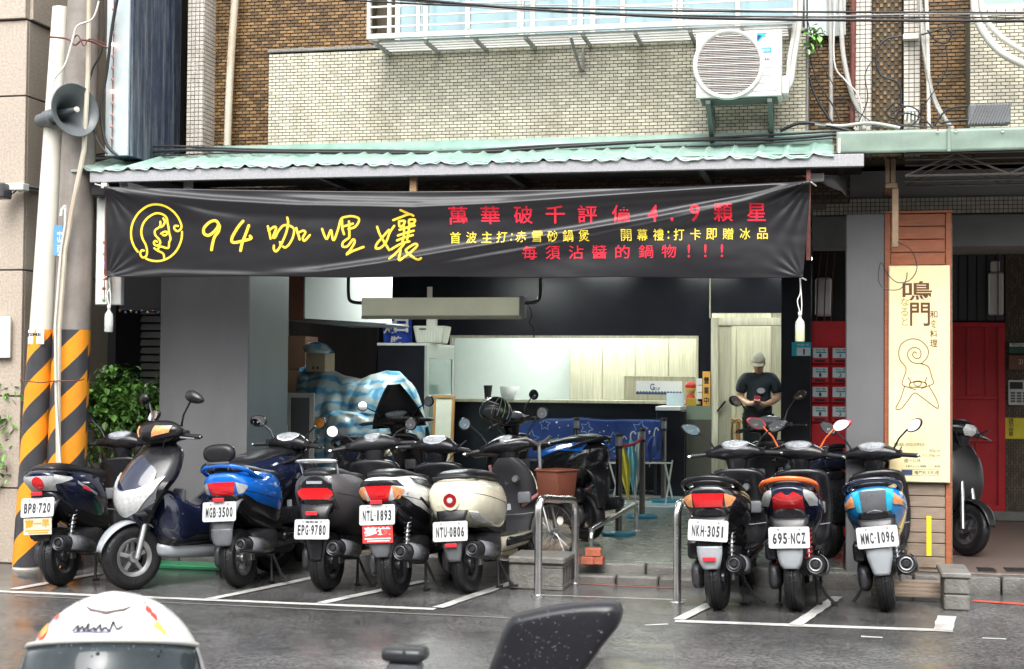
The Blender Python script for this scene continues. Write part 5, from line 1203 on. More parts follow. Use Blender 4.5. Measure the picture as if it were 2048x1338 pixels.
# the one that faces the street
def face(fx_, fy_, rx_, ry_):
    a, b = G(fx_, fy_), G(rx_, ry_); d = (a - b); h = math.degrees(math.atan2(d.x, d.y)); 
    return a - d.normalized()*1.25, h
loc, h = face(288, 1176, 550, 1142)
scooter('dark navy scooter facing the street with large clear headlight and five spoke wheel', loc, h, dict(
    body=M_navy, tail='modern', front='nose', rail='wide', rimm=M_dalloy, frimm=M_alloy, mirror='leaf', mup=.07, mroll=40, mtilt=-14, steer=-8, fguard=M_silver, k=1.09,
    front_lights=[('headlight', M_clear, [(-.225,.76),(-.12,.68),(0,.655),(.12,.68),(.225,.76)], [(-.20,.66),(-.11,.54),(0,.49),(.11,.54),(.20,.66)], .02),
                  ('silver_cheek', M_plasd, [(.11,.575),(.215,.70)], [(.11,.53),(.21,.60)], .012), ('silver_cheek', M_plasd, [(-.215,.70),(-.11,.575)], [(-.21,.60),(-.11,.53)], .012)],
    tunnel=True, cowl=True, gauge=.07, seatz=.0, stand='centre'), lean=0, group=row)
# behind the row
scooter('black scooter with tall dark windscreen standing behind the parked row', P(800, 1000, 12.2)*0 + Vector((X(725, 12.3, 1000), 12.3, ZS)), 4, dict(
    body=M_bpaint, mirror='round', mup=-.03, screen=.40, screenm=mat('smoked_screen', (.03,.03,.034), .25), tail='modern', steer=6, stand='centre'), lean=-3, group='scooters under the arcade')
loc2 = Vector((X(1170, 12.9, 1000), 13.0, ZS))
scooter('black scooter with blue striped seat cover and rust red basket standing sideways under the arcade', loc2, -52, dict(
    body=M_bpaint, mirror='round', mup=.03, tail='round_', seatm=M_seat, steer=10, side=[('blue_trim', M_blue, [(-.25,.87),(.1,.86),(.40,.77)], [(-.25,.80),(.1,.80),(.40,.71)], .02)], seatz=.03), lean=-3, group='scooters under the arcade')
scooter('dark scooter half hidden behind the two right hand scooters by the black wall', Vector((X(1655, 12.35, 1000), 12.3, ZS)), -28, dict(
    body=M_navy, mirror='pear', mup=.06, tail='sharp', steer=6, screen=None), lean=-3, group='scooters under the arcade')
loc, h = face(1946, 1134, 1925, 1098)
f4 = G(1932, 1112, ZS); loc4 = f4 - Vector((math.sin(R_(150)), math.cos(R_(150)), 0))*1.25
scooter('black retro scooter parked behind the wooden sign case facing the street', loc4, 150, dict(
    body=mat('satin_black_paint', (.012,.011,.011), .35), tail='retro', front='slim', mirror=None, headlamp=True, steer=8, gauge=.05,
    rail='slim', stand='side'), lean=-8, group='scooters under the arcade')
# ================================================================ upper wall furniture
YG = 11.15
gr = thing('window_cage', 'white painted steel window cage with slatted shelf jutting over the tiled parapet', 'window grille', P(1160, 70, YG))
M_cage = mat('chalky_white_steel', (.62,.61,.58), .45, var=.12, dirt=.4, dirtc=(.38,.34,.28))
zg = lambda py: Z(py, YG, 1000)
gx0_, gx1_ = X(733, YG, 60), X(1592, YG, 40)
zb = zg(62)
obj('bottom_rail', MB().box(gx0_, gx1_, YG, YG + .035, zb - .02, zb + .02), M_cage, gr, bev=.003)
for dz in (.075, .155, .235, .315):
    obj('bar', MB().box(gx0_, gx1_, YG + .008, YG + .022, zb + dz - .007, zb + dz + .007), M_cage, gr)
for px in (733, 774, 832, 932, 1034, 1136, 1240, 1345, 1470, 1586):
    obj('post', MB().box(X(px, YG, 60), X(px, YG, 60) + .028, YG - .002, YG + .036, zb + .021, 5.0), M_cage, gr, bev=.003)
for k in range(5):
    yy = YG + .06 + k*.085
    obj('slat', MB().box(gx0_ + .03, gx1_ - .03, yy, yy + .03, zb - .034, zb - .022), M_cage, gr)
for px in (745, 845, 945, 1045, 1160, 1265, 1375, 1480, 1575):
    xx = X(px, YG, 60)
    obj('cross_arm', MB().box(xx, xx + .025, YG + .036, YW + .2, zb - .060, zb - .036), mat('grey_iron', (.26,.25,.23), .5, dirt=.4), gr)
xx = X(1140, YG, 60)
obj('brace', MB().tube([(xx, YG + .02, zb - .06), (xx + .01, YW - .01, Z(142, YW, 1160))], .013, 6).tube([(xx + .03, YW - .02, zb - .06), (xx + .03, YW - .02, Z(142, YW, 1160))], .012, 6), mat('grey_iron', (.26,.25,.23)), gr)
obj('side_rail', MB().box(gx0_, gx0_ + .03, YG + .037, YW + .1, zb - .018, zb + .018), M_cage, gr)

# air conditioner
YAC = 11.12
ac = thing('air_conditioner', 'white outdoor air conditioner unit on green brackets above the canopy', 'air conditioner', P(1478, 205, YAC))
a0, a1 = X(1392, YAC, 130), X(1563, YAC, 130); az0, az1 = Z(194, YAC, 1475), Z(62, YAC, 1475)
M_acw = mat('off_white_enamel', (.74,.74,.70), .35, var=.03, dirt=.12, dirtc=(.5,.46,.38))
body = obj('casing', MB().box(a0, a1, YAC, YAC + .28, az0, az1), M_acw, ac, bev=.012, seg=2)
cxa, cza = X(1457, YAC, 130), Z(129, YAC, 1457); ra = .232
for i in range(8):
    zz_ = az0 + .04 + i*(az1 - az0 - .06)/7.5
    obj('casing_rib', MB().box(a0 + .02, a1 - .03, YAC - .003, YAC - .0005, zz_, zz_ + .004), mat('rib_shadow_grey', (.5,.5,.47), .4), ac)
MA = Matrix.Translation((cxa, YAC - .002, cza)) @ Matrix.Rotation(math.pi/2, 4, 'X')
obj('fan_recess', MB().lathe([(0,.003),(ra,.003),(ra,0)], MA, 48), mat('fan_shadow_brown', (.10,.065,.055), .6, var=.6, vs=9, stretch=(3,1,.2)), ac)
obj('fan_ring', MB().lathe([(ra-.002,.0),(ra+.004,.018),(ra+.022,.022),(ra+.03,.010),(ra+.034,0)], MA, 56), M_acw, ac, smooth=60)
for i in range(-17, 18):
    zz_ = i*ra/17.6; hw = math.sqrt(max(0, ra*ra - zz_*zz_))
    if hw > .02:
        big = i % 4 == 0; r = .0028 if big else .0014
        obj('guard_wire', MB().box(cxa - hw, cxa + hw, YAC - .014 - r, YAC - .014 + r, cza + zz_ - r, cza + zz_ + r), M_acw, ac)
q = (X(1514, YAC - .01, 80), Z(86, YAC, 1514))
lg = obj('logo', MB().add([(q[0], YAC - .0035, q[1]), (q[0] + .078, YAC - .0035, q[1] + .075), (q[0], YAC - .0035, q[1] + .075)], [(0,1,2)]), mat('sky_blue_print', (.03,.40,.72), .35), ac, smooth=0)
obj('logo_dark_wedge', MB().add([(q[0], YAC - .0045, q[1] + .01), (q[0] + .036, YAC - .0045, q[1] + .052), (q[0], YAC - .0045, q[1] + .062)], [(0,1,2)]), mat('dark_blue_print', (.01,.05,.16), .35), ac, smooth=0)  # darker printed wedge of the blue triangle
obj('label_plate', MB().box(q[0], q[0] + .105, YAC - .004, YAC - .002, Z(105, YAC, 1530), Z(95, YAC, 1530)), mat('sky_blue_print', (.03,.40,.72)), ac)
obj('lettering', fit_text('INVERTER', q[0] + .01, q[0] + .095, 0, .018, .02).xf(Matrix.Translation((0, YAC - .005, Z(103, YAC, 1530))) @ XZ), M_whitep, ac, smooth=0)
obj('lettering', fit_text('R32', q[0] + .058, q[0] + .092, 0, .02, .02).xf(Matrix.Translation((0, YAC - .0035, Z(121, YAC, 1530))) @ XZ), M_ink, ac, smooth=0)
obj('valve_cover', MB().box(a1 + .001, a1 + .05, YAC + .05, YAC + .24, az0 + .02, az0 + .16), M_acw, ac, bev=.012)
M_brk = mat('grey_green_bracket', (.12,.145,.135), .5, dirt=.4, dirtc=(.1,.12,.1))
for px in (1412, 1535):
    xx = X(px, YAC + .05, 200)
    obj('bracket', MB().box(xx, xx + .035, YAC + .02, YW - .01, az0 - .04, az0 - .012), M_brk, ac)
    obj('bracket_strut', MB().add([(xx, YAC + .04, az0 - .04), (xx + .035, YAC + .04, az0 - .04), (xx + .035, YW - .01, az0 - .30), (xx, YW - .01, az0 - .30), (xx, YAC + .09, az0 - .04), (xx + .035, YAC + .09, az0 - .04), (xx + .035, YW - .01, az0 - .23), (xx, YW - .01, az0 - .23)], [(0,1,2,3),(4,7,6,5),(0,4,5,1),(3,2,6,7),(0,3,7,4),(1,5,6,2)]), M_brk, ac)
    obj('bracket_upright', MB().box(xx, xx + .035, YW - .03, YW - .009, az0 - .32, az0 - .04), M_brk, ac)
obj('base_tray', MB().box(a0 + .03, a1 - .03, YAC + .03, YAC + .27, az0 - .011, az0 - .001), M_brk, ac)
rp = thing('refrigerant_pipe', 'white wrapped refrigerant pipes rising from the air conditioner', 'pipe', P(1575, 180, 11.3))
obj('wrapped_pipe', MB().tube(cat([tuple(P(x, y, 11.3)) for x, y in [(1566,183),(1580,165),(1588,110),(1597,50),(1600,0),(1600,-30)]], 5), .026, 8), M_wcable, rp, smooth=60)
obj('wrapped_pipe', MB().tube(cat([tuple(P(x, y, 11.27)) for x, y in [(1562,190),(1574,172),(1578,120),(1588,60),(1590,0),(1590,-30)]], 5), .016, 8), M_wcable, rp, smooth=60)

# pipes and cables, each run an object of its own
def cable(nm, label, pts, r, m, cat_, group=None, n=5, Y=None):
    p3 = [tuple(P(a, b, (c if Y is None else Y))) for a, b, *cc in pts for c in [cc[0] if cc else Y or 11.5]]
    o = obj(nm, MB().tube(cat(p3, n), r, 7), m, smooth=60); return tag(o, label, cat_, group)
cable('rain_pipe', 'rust stained cream downpipe on the left brown brick wall', [(455,292),(458,200),(463,100),(470,0),(472,-40)], .034, mat('rust_streaked_cream', (.55,.50,.40)), 'pipe', Y=11.9)
cable('rain_pipe', 'thin reddish brown pipe beside the first tiled pilaster at the right', [(1704,255),(1706,120),(1707,-30)], .022, M_rust, 'pipe', Y=11.85)
cable('conduit', 'straight grey conduit left of the brown pipe over the right canopy', [(1662,250),(1662,120),(1660,-30)], .017, M_gcable, 'conduit', Y=11.85)
cable('conduit', 'grey conduit bending away towards the first pilaster', [(1680,-30),(1684,80),(1690,130),(1704,190),(1722,230),(1728,258)], .020, M_gcable, 'conduit', Y=11.8)
cable('cable', 'white wire curling down beside the bent grey conduit', [(1672,-20),(1668,120),(1690,160),(1716,190),(1724,235),(1708,258)], .007, M_wcable, 'cable', Y=11.75)
cable('conduit', 'thick pale conduit crossing down from the second pilaster to the green fascia', [(1836,-30),(1850,100),(1862,180),(1884,230),(1905,258)], .021, M_gcable, 'conduit', Y=11.7)
cable('conduit', 'upright pale conduit beside the second pilaster', [(1852,-30),(1856,110),(1858,258)], .016, M_wcable, 'conduit', Y=11.68)
cable('cable', 'thin grey wire left of the second tiled pilaster going over the junction', [(1840,-30),(1846,90),(1868,200),(1890,240),(1900,258)], .009, M_gcable, 'cable', Y=11.66)
cable('conduit', 'wide curved white pipe bundle at the upper right corner', [(1948,-30),(1952,30),(1975,75),(2010,110),(2075,140)], .030, M_wcable, 'conduit', Y=11.35)
cable('conduit', 'second white pipe of the curved bundle at the upper right corner', [(1962,-30),(1966,25),(1990,62),(2025,90),(2080,118)], .022, M_wcable, 'conduit', Y=11.34)
rr = random.Random(8)
loops = [('black cable looping out from the second pilaster to the left', [(1806,72),(1770,80),(1752,110),(1762,150),(1795,165),(1802,200),(1790,235),(1772,225),(1790,205),(1812,215)], .009),
         ('black cable drooping in a loop right of the second pilaster', [(1840,70),(1870,62),(1892,55),(1902,70),(1892,86),(1870,80),(1855,60)], .007),
         ('black cable falling along the brick bay to the canopy corner', [(1606,-20),(1608,60),(1614,130),(1630,190),(1660,240),(1680,262)], .010),
         ('second black cable falling to the canopy corner', [(1614,-20),(1617,90),(1634,160),(1668,215),(1684,258)], .006),
         ('tangled black wire at the foot of the second pilaster', [(1770,250),(1790,222),(1815,212),(1838,224),(1830,246),(1805,252),(1790,240),(1812,226),(1846,238),(1866,256)], .006),
         ('thin black wire arching by the white conduit', [(1838,250),(1850,210),(1876,170),(1895,130),(1890,90)], .004),
         ('black lead running into the ribbed junction box from the left', [(1868,252),(1890,222),(1912,214),(1936,212)], .008),
         ('black lead leaving the ribbed junction box to the right', [(2018,216),(2040,216),(2080,214)], .012),
         ('black wire lying over the right green fascia', [(1740,256),(1790,250),(1850,254),(1905,250)], .006),
         ('thin grey wire slanting across the brick bay', [(1612,30),(1640,120),(1690,200),(1760,256)], .004),
         ('dark cable crossing behind the junction box', [(1880,246),(1930,240),(1990,246),(2070,248)], .009),
         ('thin black wire rising beside the brown pipe', [(1712,255),(1735,200),(1730,150),(1745,120)], .004)]
for lab, pts, r in loops: cable('cable', lab, pts, r, M_cable, 'cable', 'black cables on the upper wall', Y=11.62)
for i, (pts, lab) in enumerate([([(1630,248),(1680,252),(1740,246),(1800,256)], 'silver taped wires bunched at the canopy corner'), ([(1560,262),(1600,246),(1650,250),(1700,262)], 'dark taped cable hump right of the air conditioner brackets')]):
    cable('cable', lab, pts, .014, M_gcable if i == 0 else M_cable, 'cable', Y=11.45)
# cables along the canopy
for lab, pts, r in [('long black cable lying along the canopy flashing', [(150,318),(240,318),(320,302),(420,300),(520,303),(700,305),(860,306),(1000,302),(1150,292),(1350,281),(1550,278),(1680,268)], .014),
                    ('second black cable along the canopy flashing', [(180,310),(260,300),(330,292),(430,296),(560,300),(760,301),(900,303),(1080,292),(1300,282),(1500,272),(1680,262)], .010),
                    ('thin cable along the canopy edge', [(160,312),(300,312),(460,306),(640,306),(820,310),(1000,306),(1240,296),(1460,290),(1670,276)], .007)]:
    o = obj('cable', MB().tube(cat([tuple(P(a, b, 11.42)) for a, b in pts], 6), r, 7), M_cable, smooth=60); tag(o, lab, 'cable', 'cables on the canopy')
cable('cable', 'thick black cable hanging down past the string lights on the left', [(240,-30),(225,50),(214,140),(202,220),(212,285),(235,312)], .013, M_cable, 'cable', Y=10.9)
cable('cable', 'thinner black cable from the horn loudspeaker to the canopy', [(205,-20),(206,90),(185,140),(176,190),(190,270),(214,308)], .008, M_cable, 'cable', Y=10.85)
cable('cable', 'cream wire arcing from the pipe top round the pole', [(198,2),(185,38),(155,52),(145,80),(130,130),(108,160),(104,205)], .008, M_pvc, 'cable', Y=10.6)
for lab, pts, r in [('overhead cable crossing the top of the street', [(500,-14),(800,6),(1100,16),(1400,22),(1700,24),(2100,26)], .010), ('second overhead cable at the top', [(560,-20),(900,8),(1200,26),(1500,33),(1800,34),(2100,36)], .008),
                    ('thick black overhead cable at the top', [(600,-24),(1000,14),(1300,32),(1500,38),(1800,41),(2100,42)], .014), ('thin silver overhead wire', [(640,-20),(900,4),(1200,12),(1500,20),(1800,26),(2100,30)], .006),
                    ('pale overhead wire under the others', [(700,-10),(1000,18),(1250,30),(1450,36),(1750,30),(2100,22)], .006)]:
    o = obj('cable', MB().tube(cat([tuple(P(a, b, 9.6)) for a, b in pts], 6), r*.7, 7), M_gcable if 'silver' in lab or 'pale' in lab else M_cable, smooth=60); tag(o, lab, 'cable', 'overhead cables')
jb = thing('junction_box', 'grey ribbed cable junction box on the right green canopy', 'junction box', P(1978, 250, 11.2))
j0, j1 = X(1938, 11.2, 230), X(2022, 11.2, 230); jz0, jz1 = Z(248, 11.2, 1980), Z(207, 11.2, 1980)
obj('case', MB().box(j0, j1, 11.2, 11.32, jz0, jz1), mat('cast_grey', (.15,.155,.16), .5, dirt=.3), jb, bev=.012)
for k in range(13):
    xx = j0 + .01 + k*(j1 - j0 - .05)/12
    obj('rib', MB().cbox((xx + .015, 11.196, (jz0 + jz1)/2), (.009, .012, (jz1 - jz0)*1.05), Matrix.Rotation(R_(22), 3, 'Y')), mat('cast_grey', (.15,.155,.16)), jb)
jb2 = thing('terminal_block', 'small cream terminal block strapped on the second pilaster', 'terminal block', P(1824, 74, 11.8))
obj('block', MB().box(X(1806, 11.8, 74), X(1838, 11.8, 74), 11.78, 11.84, Z(79, 11.8, 1822), Z(68, 11.8, 1822)), M_pvc, jb2, bev=.004)
obj('block', MB().box(X(1808, 11.8, 222), X(1836, 11.8, 222), 11.78, 11.84, Z(224, 11.8, 1822), Z(216, 11.8, 1822)), M_pvc, jb2, bev=.004)
for k in range(4):
    obj('plug', MB().tube([P(1812 + k*7, 224, 11.77), P(1810 + k*8, 240 + (k % 2)*6, 11.76)], .008, 6), M_alu, jb2)
# weeds growing from the wall
def leaves(nm, parent, pts, size, m, n, seed, spread):
    rr = random.Random(seed); mb = MB()
    for _ in range(n):
        c = Vector(rr.choice(pts)) + Vector((rr.gauss(0, spread[0]), rr.gauss(0, spread[1]), rr.gauss(0, spread[2])))
        q = Matrix.Rotation(rr.uniform(0, 6.28), 3, 'Z') @ Matrix.Rotation(rr.uniform(-1.2, .5), 3, 'X'); s = size*rr.uniform(.6, 1.3)
        vs = [c + q @ Vector(v)*s for v in ((0,0,0),(.34,.35,.10),(.30,.75,.06),(0,1.15,-.12),(-.30,.75,.06),(-.34,.35,.10),(0,.5,-.02))]
        mb.add(vs, [(0,1,6),(1,2,6),(2,3,6),(3,4,6),(4,5,6),(5,0,6)], rr.random()*.98 + .01)
    return obj(nm, mb, m, parent, smooth=0, kind='stuff')
M_leaf = mat('glossy_green_leaf', (.17,.36,.08), .25, tint=.75, var=.2, coat=.3)
wd = thing('wall_weed', 'little weed rooted in the parapet corner by the air conditioner', 'plant', P(1628, 90, 11.6))
leaves('foliage', wd, [P(1625, 60, 11.55), P(1632, 75, 11.55), P(1638, 62, 11.55), P(1624, 88, 11.55)], .05, M_leaf, 46, 3, (.03,.03,.03))
obj('stem', MB().tube([P(1628, 110, 11.58), P(1627, 60, 11.56)], .004, 5), M_leaf, wd)

# ================================================================ planting on the left
def bush(label, cx, cy, Y, w, h, n, seed, rot=None, cat_='shrub'):
    rr = random.Random(seed); c = P(cx, cy, Y)
    t = thing('shrub', label, cat_, (c.x, Y, 0))
    cl = []
    for _ in range(36):
        a, b = rr.uniform(-1, 1), rr.uniform(-1, 1)
        if a*a + b*b > 1.05: continue
        cl.append(c + Vector((a*w, rr.uniform(-.2, .2), b*h)))
    leaves('foliage', t, cl, .062, M_leaf, n, seed, (.075,.07,.06))
    mb = MB()
    for k in range(9):
        p = rr.choice(cl); mb.tube([(c.x + rr.uniform(-.1,.1), Y, .3), ((c.x + p.x)/2, Y, (c.z + .3)/2), tuple(p)], [.014,.01,.004], 5)
    obj('branches', mb, M_rust2, t)
    return t
bush('leafy green shrub between the striped pole and the grey column', 240, 802, 12.15, .31, .21, 2600, 11)
bush('lower part of a leafy shrub in shade behind the first scooter', 230, 905, 12.3, .26, .16, 380, 12)
bush('leafy green shrub at the left edge behind the striped pipe', 15, 830, 11.35, .14, .30, 480, 13)
bush('drooping thin green branch low at the left edge', 12, 930, 11.3, .10, .14, 90, 14)
o = obj('planter_box', MB().box(X(160, 12.3, 870), X(330, 12.3, 870), 12.3, 12.7, .1, Z(862, 12.3, 240)), mat('planter_white', (.6,.6,.57), .4, dirt=.4), bev=.01); tag(o, 'white planter trough behind the striped pole', 'planter')
fp = thing('flower_pot', 'black plastic flower pot at the foot of the granite wall', 'flower pot', G(5, 1115, .0))
pp_ = G(8, 1110, 0); obj('pot', MB().lathe([(0,.0),(.10,.0),(.15,.34),(.17,.35),(.17,.39),(.15,.39),(.14,.33),(0,.32)], Matrix.Translation((pp_.x, 11.05, .02)), 28), M_plas, fp, smooth=50)
obj('soil', MB().lathe([(.14,.34),(0,.35)], Matrix.Translation((pp_.x, 11.05, .02)), 20), M_rust, fp)
o = obj('green_mat', MB().box(X(335, 11.7, 1140), X(520, 11.7, 1140), 11.2, 11.45, .0, .04), mat('green_plastic', (.03,.22,.10), .3), bev=.01); tag(o, 'green plastic ramp on the road behind the front facing scooter', 'ramp')

# ================================================================ steel rails, blocks, bricks
def railx(label, pts, r=.029):
    t = thing('steel_rail', label, 'rail', pts[0], group='bent stainless steel rails')
    obj('tube', MB().tube(cat([tuple(p) for p in pts], 8), r, 14), M_steel, t, smooth=60)
    for p in (pts[0], pts[-1]):
        obj('floor_flange', MB().lathe([(0,0),(.05,0),(.05,.008),(.028,.012)], Matrix.Translation((p[0], p[1], p[2])), 16), M_steel, t)
def bend(a, b, h0, h1, c=.10):
    d = (b - a); u = d.normalized(); 
    A, B = a + Vector((0,0,h0)), b + Vector((0,0,h1)); t = (B - A).normalized()
    return [a, a + Vector((0,0,h0*.5)), A - Vector((0,0,c)), A - Vector((0,0,c*.3)) + t*c*.3, A + t*c, A.lerp(B, .5), B - t*c, B - Vector((0,0,c*.3)) - t*c*.3, B - Vector((0,0,c)), b + Vector((0,0,h1*.5)), b]
a, b = G(1076, 1192), G(1150, 1168)
railx('tall bent steel rail standing beside the concrete block step', bend(a, b, .70, .64))
a = G(1354, 1206); b = G(1425, 1176)
railx('tall bent steel rail at the left of plate NKH-3051', bend(a, b, .70, .64))
a, b = G(1182, 1100, ZS), G(1272, 1062, ZS)
railx('low slanting steel rail over the small pile of red bricks', bend(a, b, .17, .25, .07), .022)
M_blk = mat('rough_cinder_block', (.155,.15,.135), .6, var=.35, vs=14, bump=.8, bs=50, dirt=.5, dirtc=(.09,.085,.075))
def cinder(label, c, rz, nh=3):
    t = thing('concrete_block', label, 'concrete block', c, group='concrete blocks used as steps')
    M = Matrix.Translation(c) @ Matrix.Rotation(R_(rz), 4, 'Z')
    L, Wd, H = .39, .19, .19
    obj('block_shell', MB().box(-Wd/2, Wd/2, -L/2, L/2, 0, .03).xf(M), M_blk, t, bev=.006)
    obj('block_shell', MB().box(-Wd/2, Wd/2, -L/2, L/2, H - .03, H).xf(M), M_blk, t, bev=.006)
    for i in range(nh + 1):
        y = -L/2 + .0125 + i*(L - .025)/nh
        obj('web', MB().box(-Wd/2 + .002, Wd/2 - .002, y - .0125, y + .0125, .0305, H - .0305).xf(M), M_blk, t, bev=.004)
    obj('face', MB().box(-.02, .02, -L/2 + .03, L/2 - .03, .031, H - .031).xf(M), M_blk, t)
    return t
bx_ = G(1100, 1180)
bx0 = G(1072, 1193)
def at(px, py, z=0): return G(px, py, z)
cinder('hollow concrete block on its side under the steel rail, right one', G(1107, 1176) + Vector((.0,.06,0)), 0)
o = obj('concrete_block', MB().box(X(1022, 10.95, 1190), G(1075, 1190).x + .0, 10.86, 11.25, 0, .19), M_blk, bev=.01); tag(o, 'solid concrete block beside the cream scooter', 'concrete block', 'concrete blocks used as steps')
o = obj('paving_slab', MB().box(X(1018, 10.9, 1190), G(1107, 1176).x + .11, 10.84, 11.28, .192, .245), M_blk, bev=.012); tag(o, 'worn concrete slab lying over the blocks by the cream scooter', 'slab')
cb = G(1916, 1222)
cbw = X(1942, cb.y, 1220) - X(1890, cb.y, 1220)
for k in range(2):
    o = obj('concrete_block', MB().box(X(1888, cb.y, 1200), X(1888, cb.y, 1200) + cbw, cb.y + .0, cb.y + .38, .001 + k*.11, .108 + k*.11), M_blk, bev=.01); tag(o, ['lower of two stacked concrete blocks by the wooden case', 'upper of two stacked concrete blocks by the wooden case'][k], 'concrete block', 'concrete blocks used as steps')
o = obj('paving_slab', MB().box(X(1888, cb.y, 1200) - .02, X(1888, cb.y, 1200) + cbw + .01, cb.y - .01, cb.y + .52, .22, .26), M_conc, bev=.01); tag(o, 'pale slab laid on the stacked blocks by the wooden case', 'slab')
M_rb = mat('red_clay_brick', (.36,.10,.055), .6, var=.25, vs=15, bump=.5, bs=60)
for (px, py, z, rz, lab) in ((1175, 1128, ZS, 4, 'left brick of the small red brick pile'), (1195, 1130, ZS, -3, 'right brick of the small red brick pile'), (1186, 1128, ZS + .062, 6, 'top brick of the small red brick pile')):
    c = G(px, 1128, ZS); c.z = z
    o = obj('brick', MB().cbox((0,0,0), (.098 if z == ZS else .125, .10, .06)).xf(Matrix.Translation((c.x, c.y, z + .03)) @ Matrix.Rotation(R_(rz), 4, 'Z')), M_rb, bev=.005); tag(o, lab, 'brick', 'loose red bricks')
# weathered decking in front of the wooden case
dk = thing('wooden_deck', 'rotting grey planks lying before the wooden sign case', 'deck', P(1830, 1160, 11.3))
for k in range(4):
    obj('plank', MB().cbox((X(1830, 11.2, 1165), 11.02 + k*.105, .05 + .015*k), (.62, .095, .03), Matrix.Rotation(R_(2*(k % 2) - 1), 3, 'Z')), M_woodg, dk, bev=.004)

# ================================================================ lit sign in its wooden case
YC2 = 11.62
cs_ = thing('sign_case', 'tall red brown plank case holding the lit restaurant sign', 'sign case', P(1838, 1140, YC2))
c0, c1 = X(1769, YC2, 700), X(1903, YC2, 700); cz1 = Z(427, YC2, 1838)
lx0, lx1 = X(1779, YC2, 700), X(1897, YC2, 700); lz1, lz0 = Z(534, YC2, 1838), Z(962, YC2, 1838)
obj('case_body', MB().box(c0 + .012, c1 - .012, YC2 + .012, YC2 + .25, ZS, cz1 - .004), M_woodg, cs_)
n1 = 4
for k in range(n1):
    a, b = lz1 + .012 + (cz1 - lz1 - .012)*k/n1, lz1 + .012 + (cz1 - lz1 - .012)*(k + 1)/n1
    obj('plank', MB().box(c0 + .045, c1 - .045, YC2 - .002, YC2 + .011, a + .003, b - .003), M_wood, cs_, bev=.003)
for a, b in ((c0, c0 + .042), (c1 - .042, c1)):
    obj('frame_post', MB().box(a, b, YC2 - .012, YC2 + .0115, ZS, cz1), M_wood, cs_, bev=.003)
zc = lz0 - .01; k = 0
while zc > ZS + .05:
    hgt_ = [.10,.085,.09,.10,.08][k % 5]
    obj('plank', MB().box(c0 + .045, c1 - .045, YC2 - .002, YC2 + .011, max(ZS, zc - hgt_) + .003, zc - .003), M_woodg, cs_, bev=.003); zc -= hgt_; k += 1
obj('top_board', MB().box(c0 - .01, c1 + .01, YC2 - .02, YC2 + .26, cz1 + .001, cz1 + .02), M_wood, cs_, bev=.003)
obj('side_board', MB().box(c1 + .001, c1 + .008, YC2 + .02, YC2 + .25, ZS, Z(447, YC2, 1900)), M_woodg, cs_, bev=.003)
ls_ = thing('light_box_sign', 'lit cream restaurant sign with brown lettering and a swirl headed figure', 'sign', P(1838, 962, YC2 - .03))
obj('box_frame', MB().box(lx0 - .008, lx1 + .008, YC2 - .05, YC2 - .013, lz0 - .008, lz1 + .008), mat('pale_sign_frame', (.62,.58,.42), .4), ls_, bev=.003)
M_lit = mat('lit_cream_acrylic', (.74,.61,.34), .3, var=.18, vs=2.2, emit=.15)
obj('lit_face', MB().box(lx0, lx1, YC2 - .056, YC2 - .0505, lz0, lz1), M_lit, ls_)
M_brown2 = mat('brown_sign_print', (.12,.045,.02), .5); M_olive = mat('olive_sign_print', (.38,.30,.09), .5)
YF_ = YC2 - .0575
def onsign(m): m.xf(Matrix(((1,0,0,0),(0,1,0,0),(0,0,1,0),(0,0,0,1)))); r = MB(); r.v = [P(v.x, -v.y, YF_) for v in m.v]; r.f = m.f; r.t = [0]*len(m.f); return r
for ch, x0, x1, y0, y1, mt_, b in (('鳴', 1805, 1864, 562, 602, M_brown2, .012), ('門', 1820, 1860, 605, 652, M_brown2, .012), ('な', 1801, 1818, 596, 612, M_olive, .008), ('る', 1801, 1816, 616, 632, M_olive, .008), ('と', 1803, 1816, 635, 651, M_olive, .008),
                             ('和', 1860, 1875, 621, 636, M_brown2, .012), ('食', 1860, 1875, 640, 656, M_brown2, .012), ('料', 1860, 1875, 660, 675, M_brown2, .012), ('理', 1860, 1875, 679, 694, M_brown2, .012)):
    obj('character', onsign(fit_text(ch, x0, x1, -y1, -y0, b)), mt_, ls_, smooth=0)
zoomS = lambda pts: [(1740 + x/2.909, -(500 + y/2.909)) for x, y in pts]
figs = [[(300,660),(250,655),(222,625),(222,590),(250,568),(285,575),(297,605),(285,630),(262,628),(248,610),(258,592),(270,600)],
        [(300,662),(335,620),(335,570),(290,525),(235,518),(185,545),(168,590),(175,640),(210,690),(190,760),(190,785),(225,800),(265,812)],
        [(300,662),(340,680),(360,740),(370,775),(340,790),(300,805)],
        [(200,795),(180,860),(152,915),(158,927),(185,920),(225,870),(258,832),(300,855),(385,918),(398,908),(385,865),(345,795)],
        [(222,742),(235,765),(228,785),(240,797),(315,797),(328,780),(320,768),(332,740)], [(228,782),(250,768),(310,768),(328,782)], [(258,768),(266,763),(292,763),(298,775),(290,790),(266,790),(256,778),(258,768)]]
for s_ in figs: obj('figure_line', onsign(stroke2d(zoomS(s_), 2.3, 6)), mat('brown_line', (.22,.14,.08), .5), ls_, smooth=0)
for txt, x0, x1, y0, y1 in (('電話:(02)2955-', 1788, 1852, 885, 893), ('30a.m.', 1858, 1882, 898, 904), ('5:30p.m.-11:30p.m.', 1810, 1882, 908, 915), ('週一公休', 1808, 1842, 917, 925), ('中山路一段', 1812, 1882, 930, 935)):
    obj('lettering', onsign(fit_text(txt, x0, x1, -y1, -y0, .01)), mat('grey_print', (.18,.16,.12), .5), ls_, smooth=0)
obj('name_frame', onsign(stroke2d([(1802,-939),(1881,-939),(1881,-951),(1802,-951)], .7, smooth=False, closed=True)), mat('grey_print', (.18,.16,.12)), ls_, smooth=0)
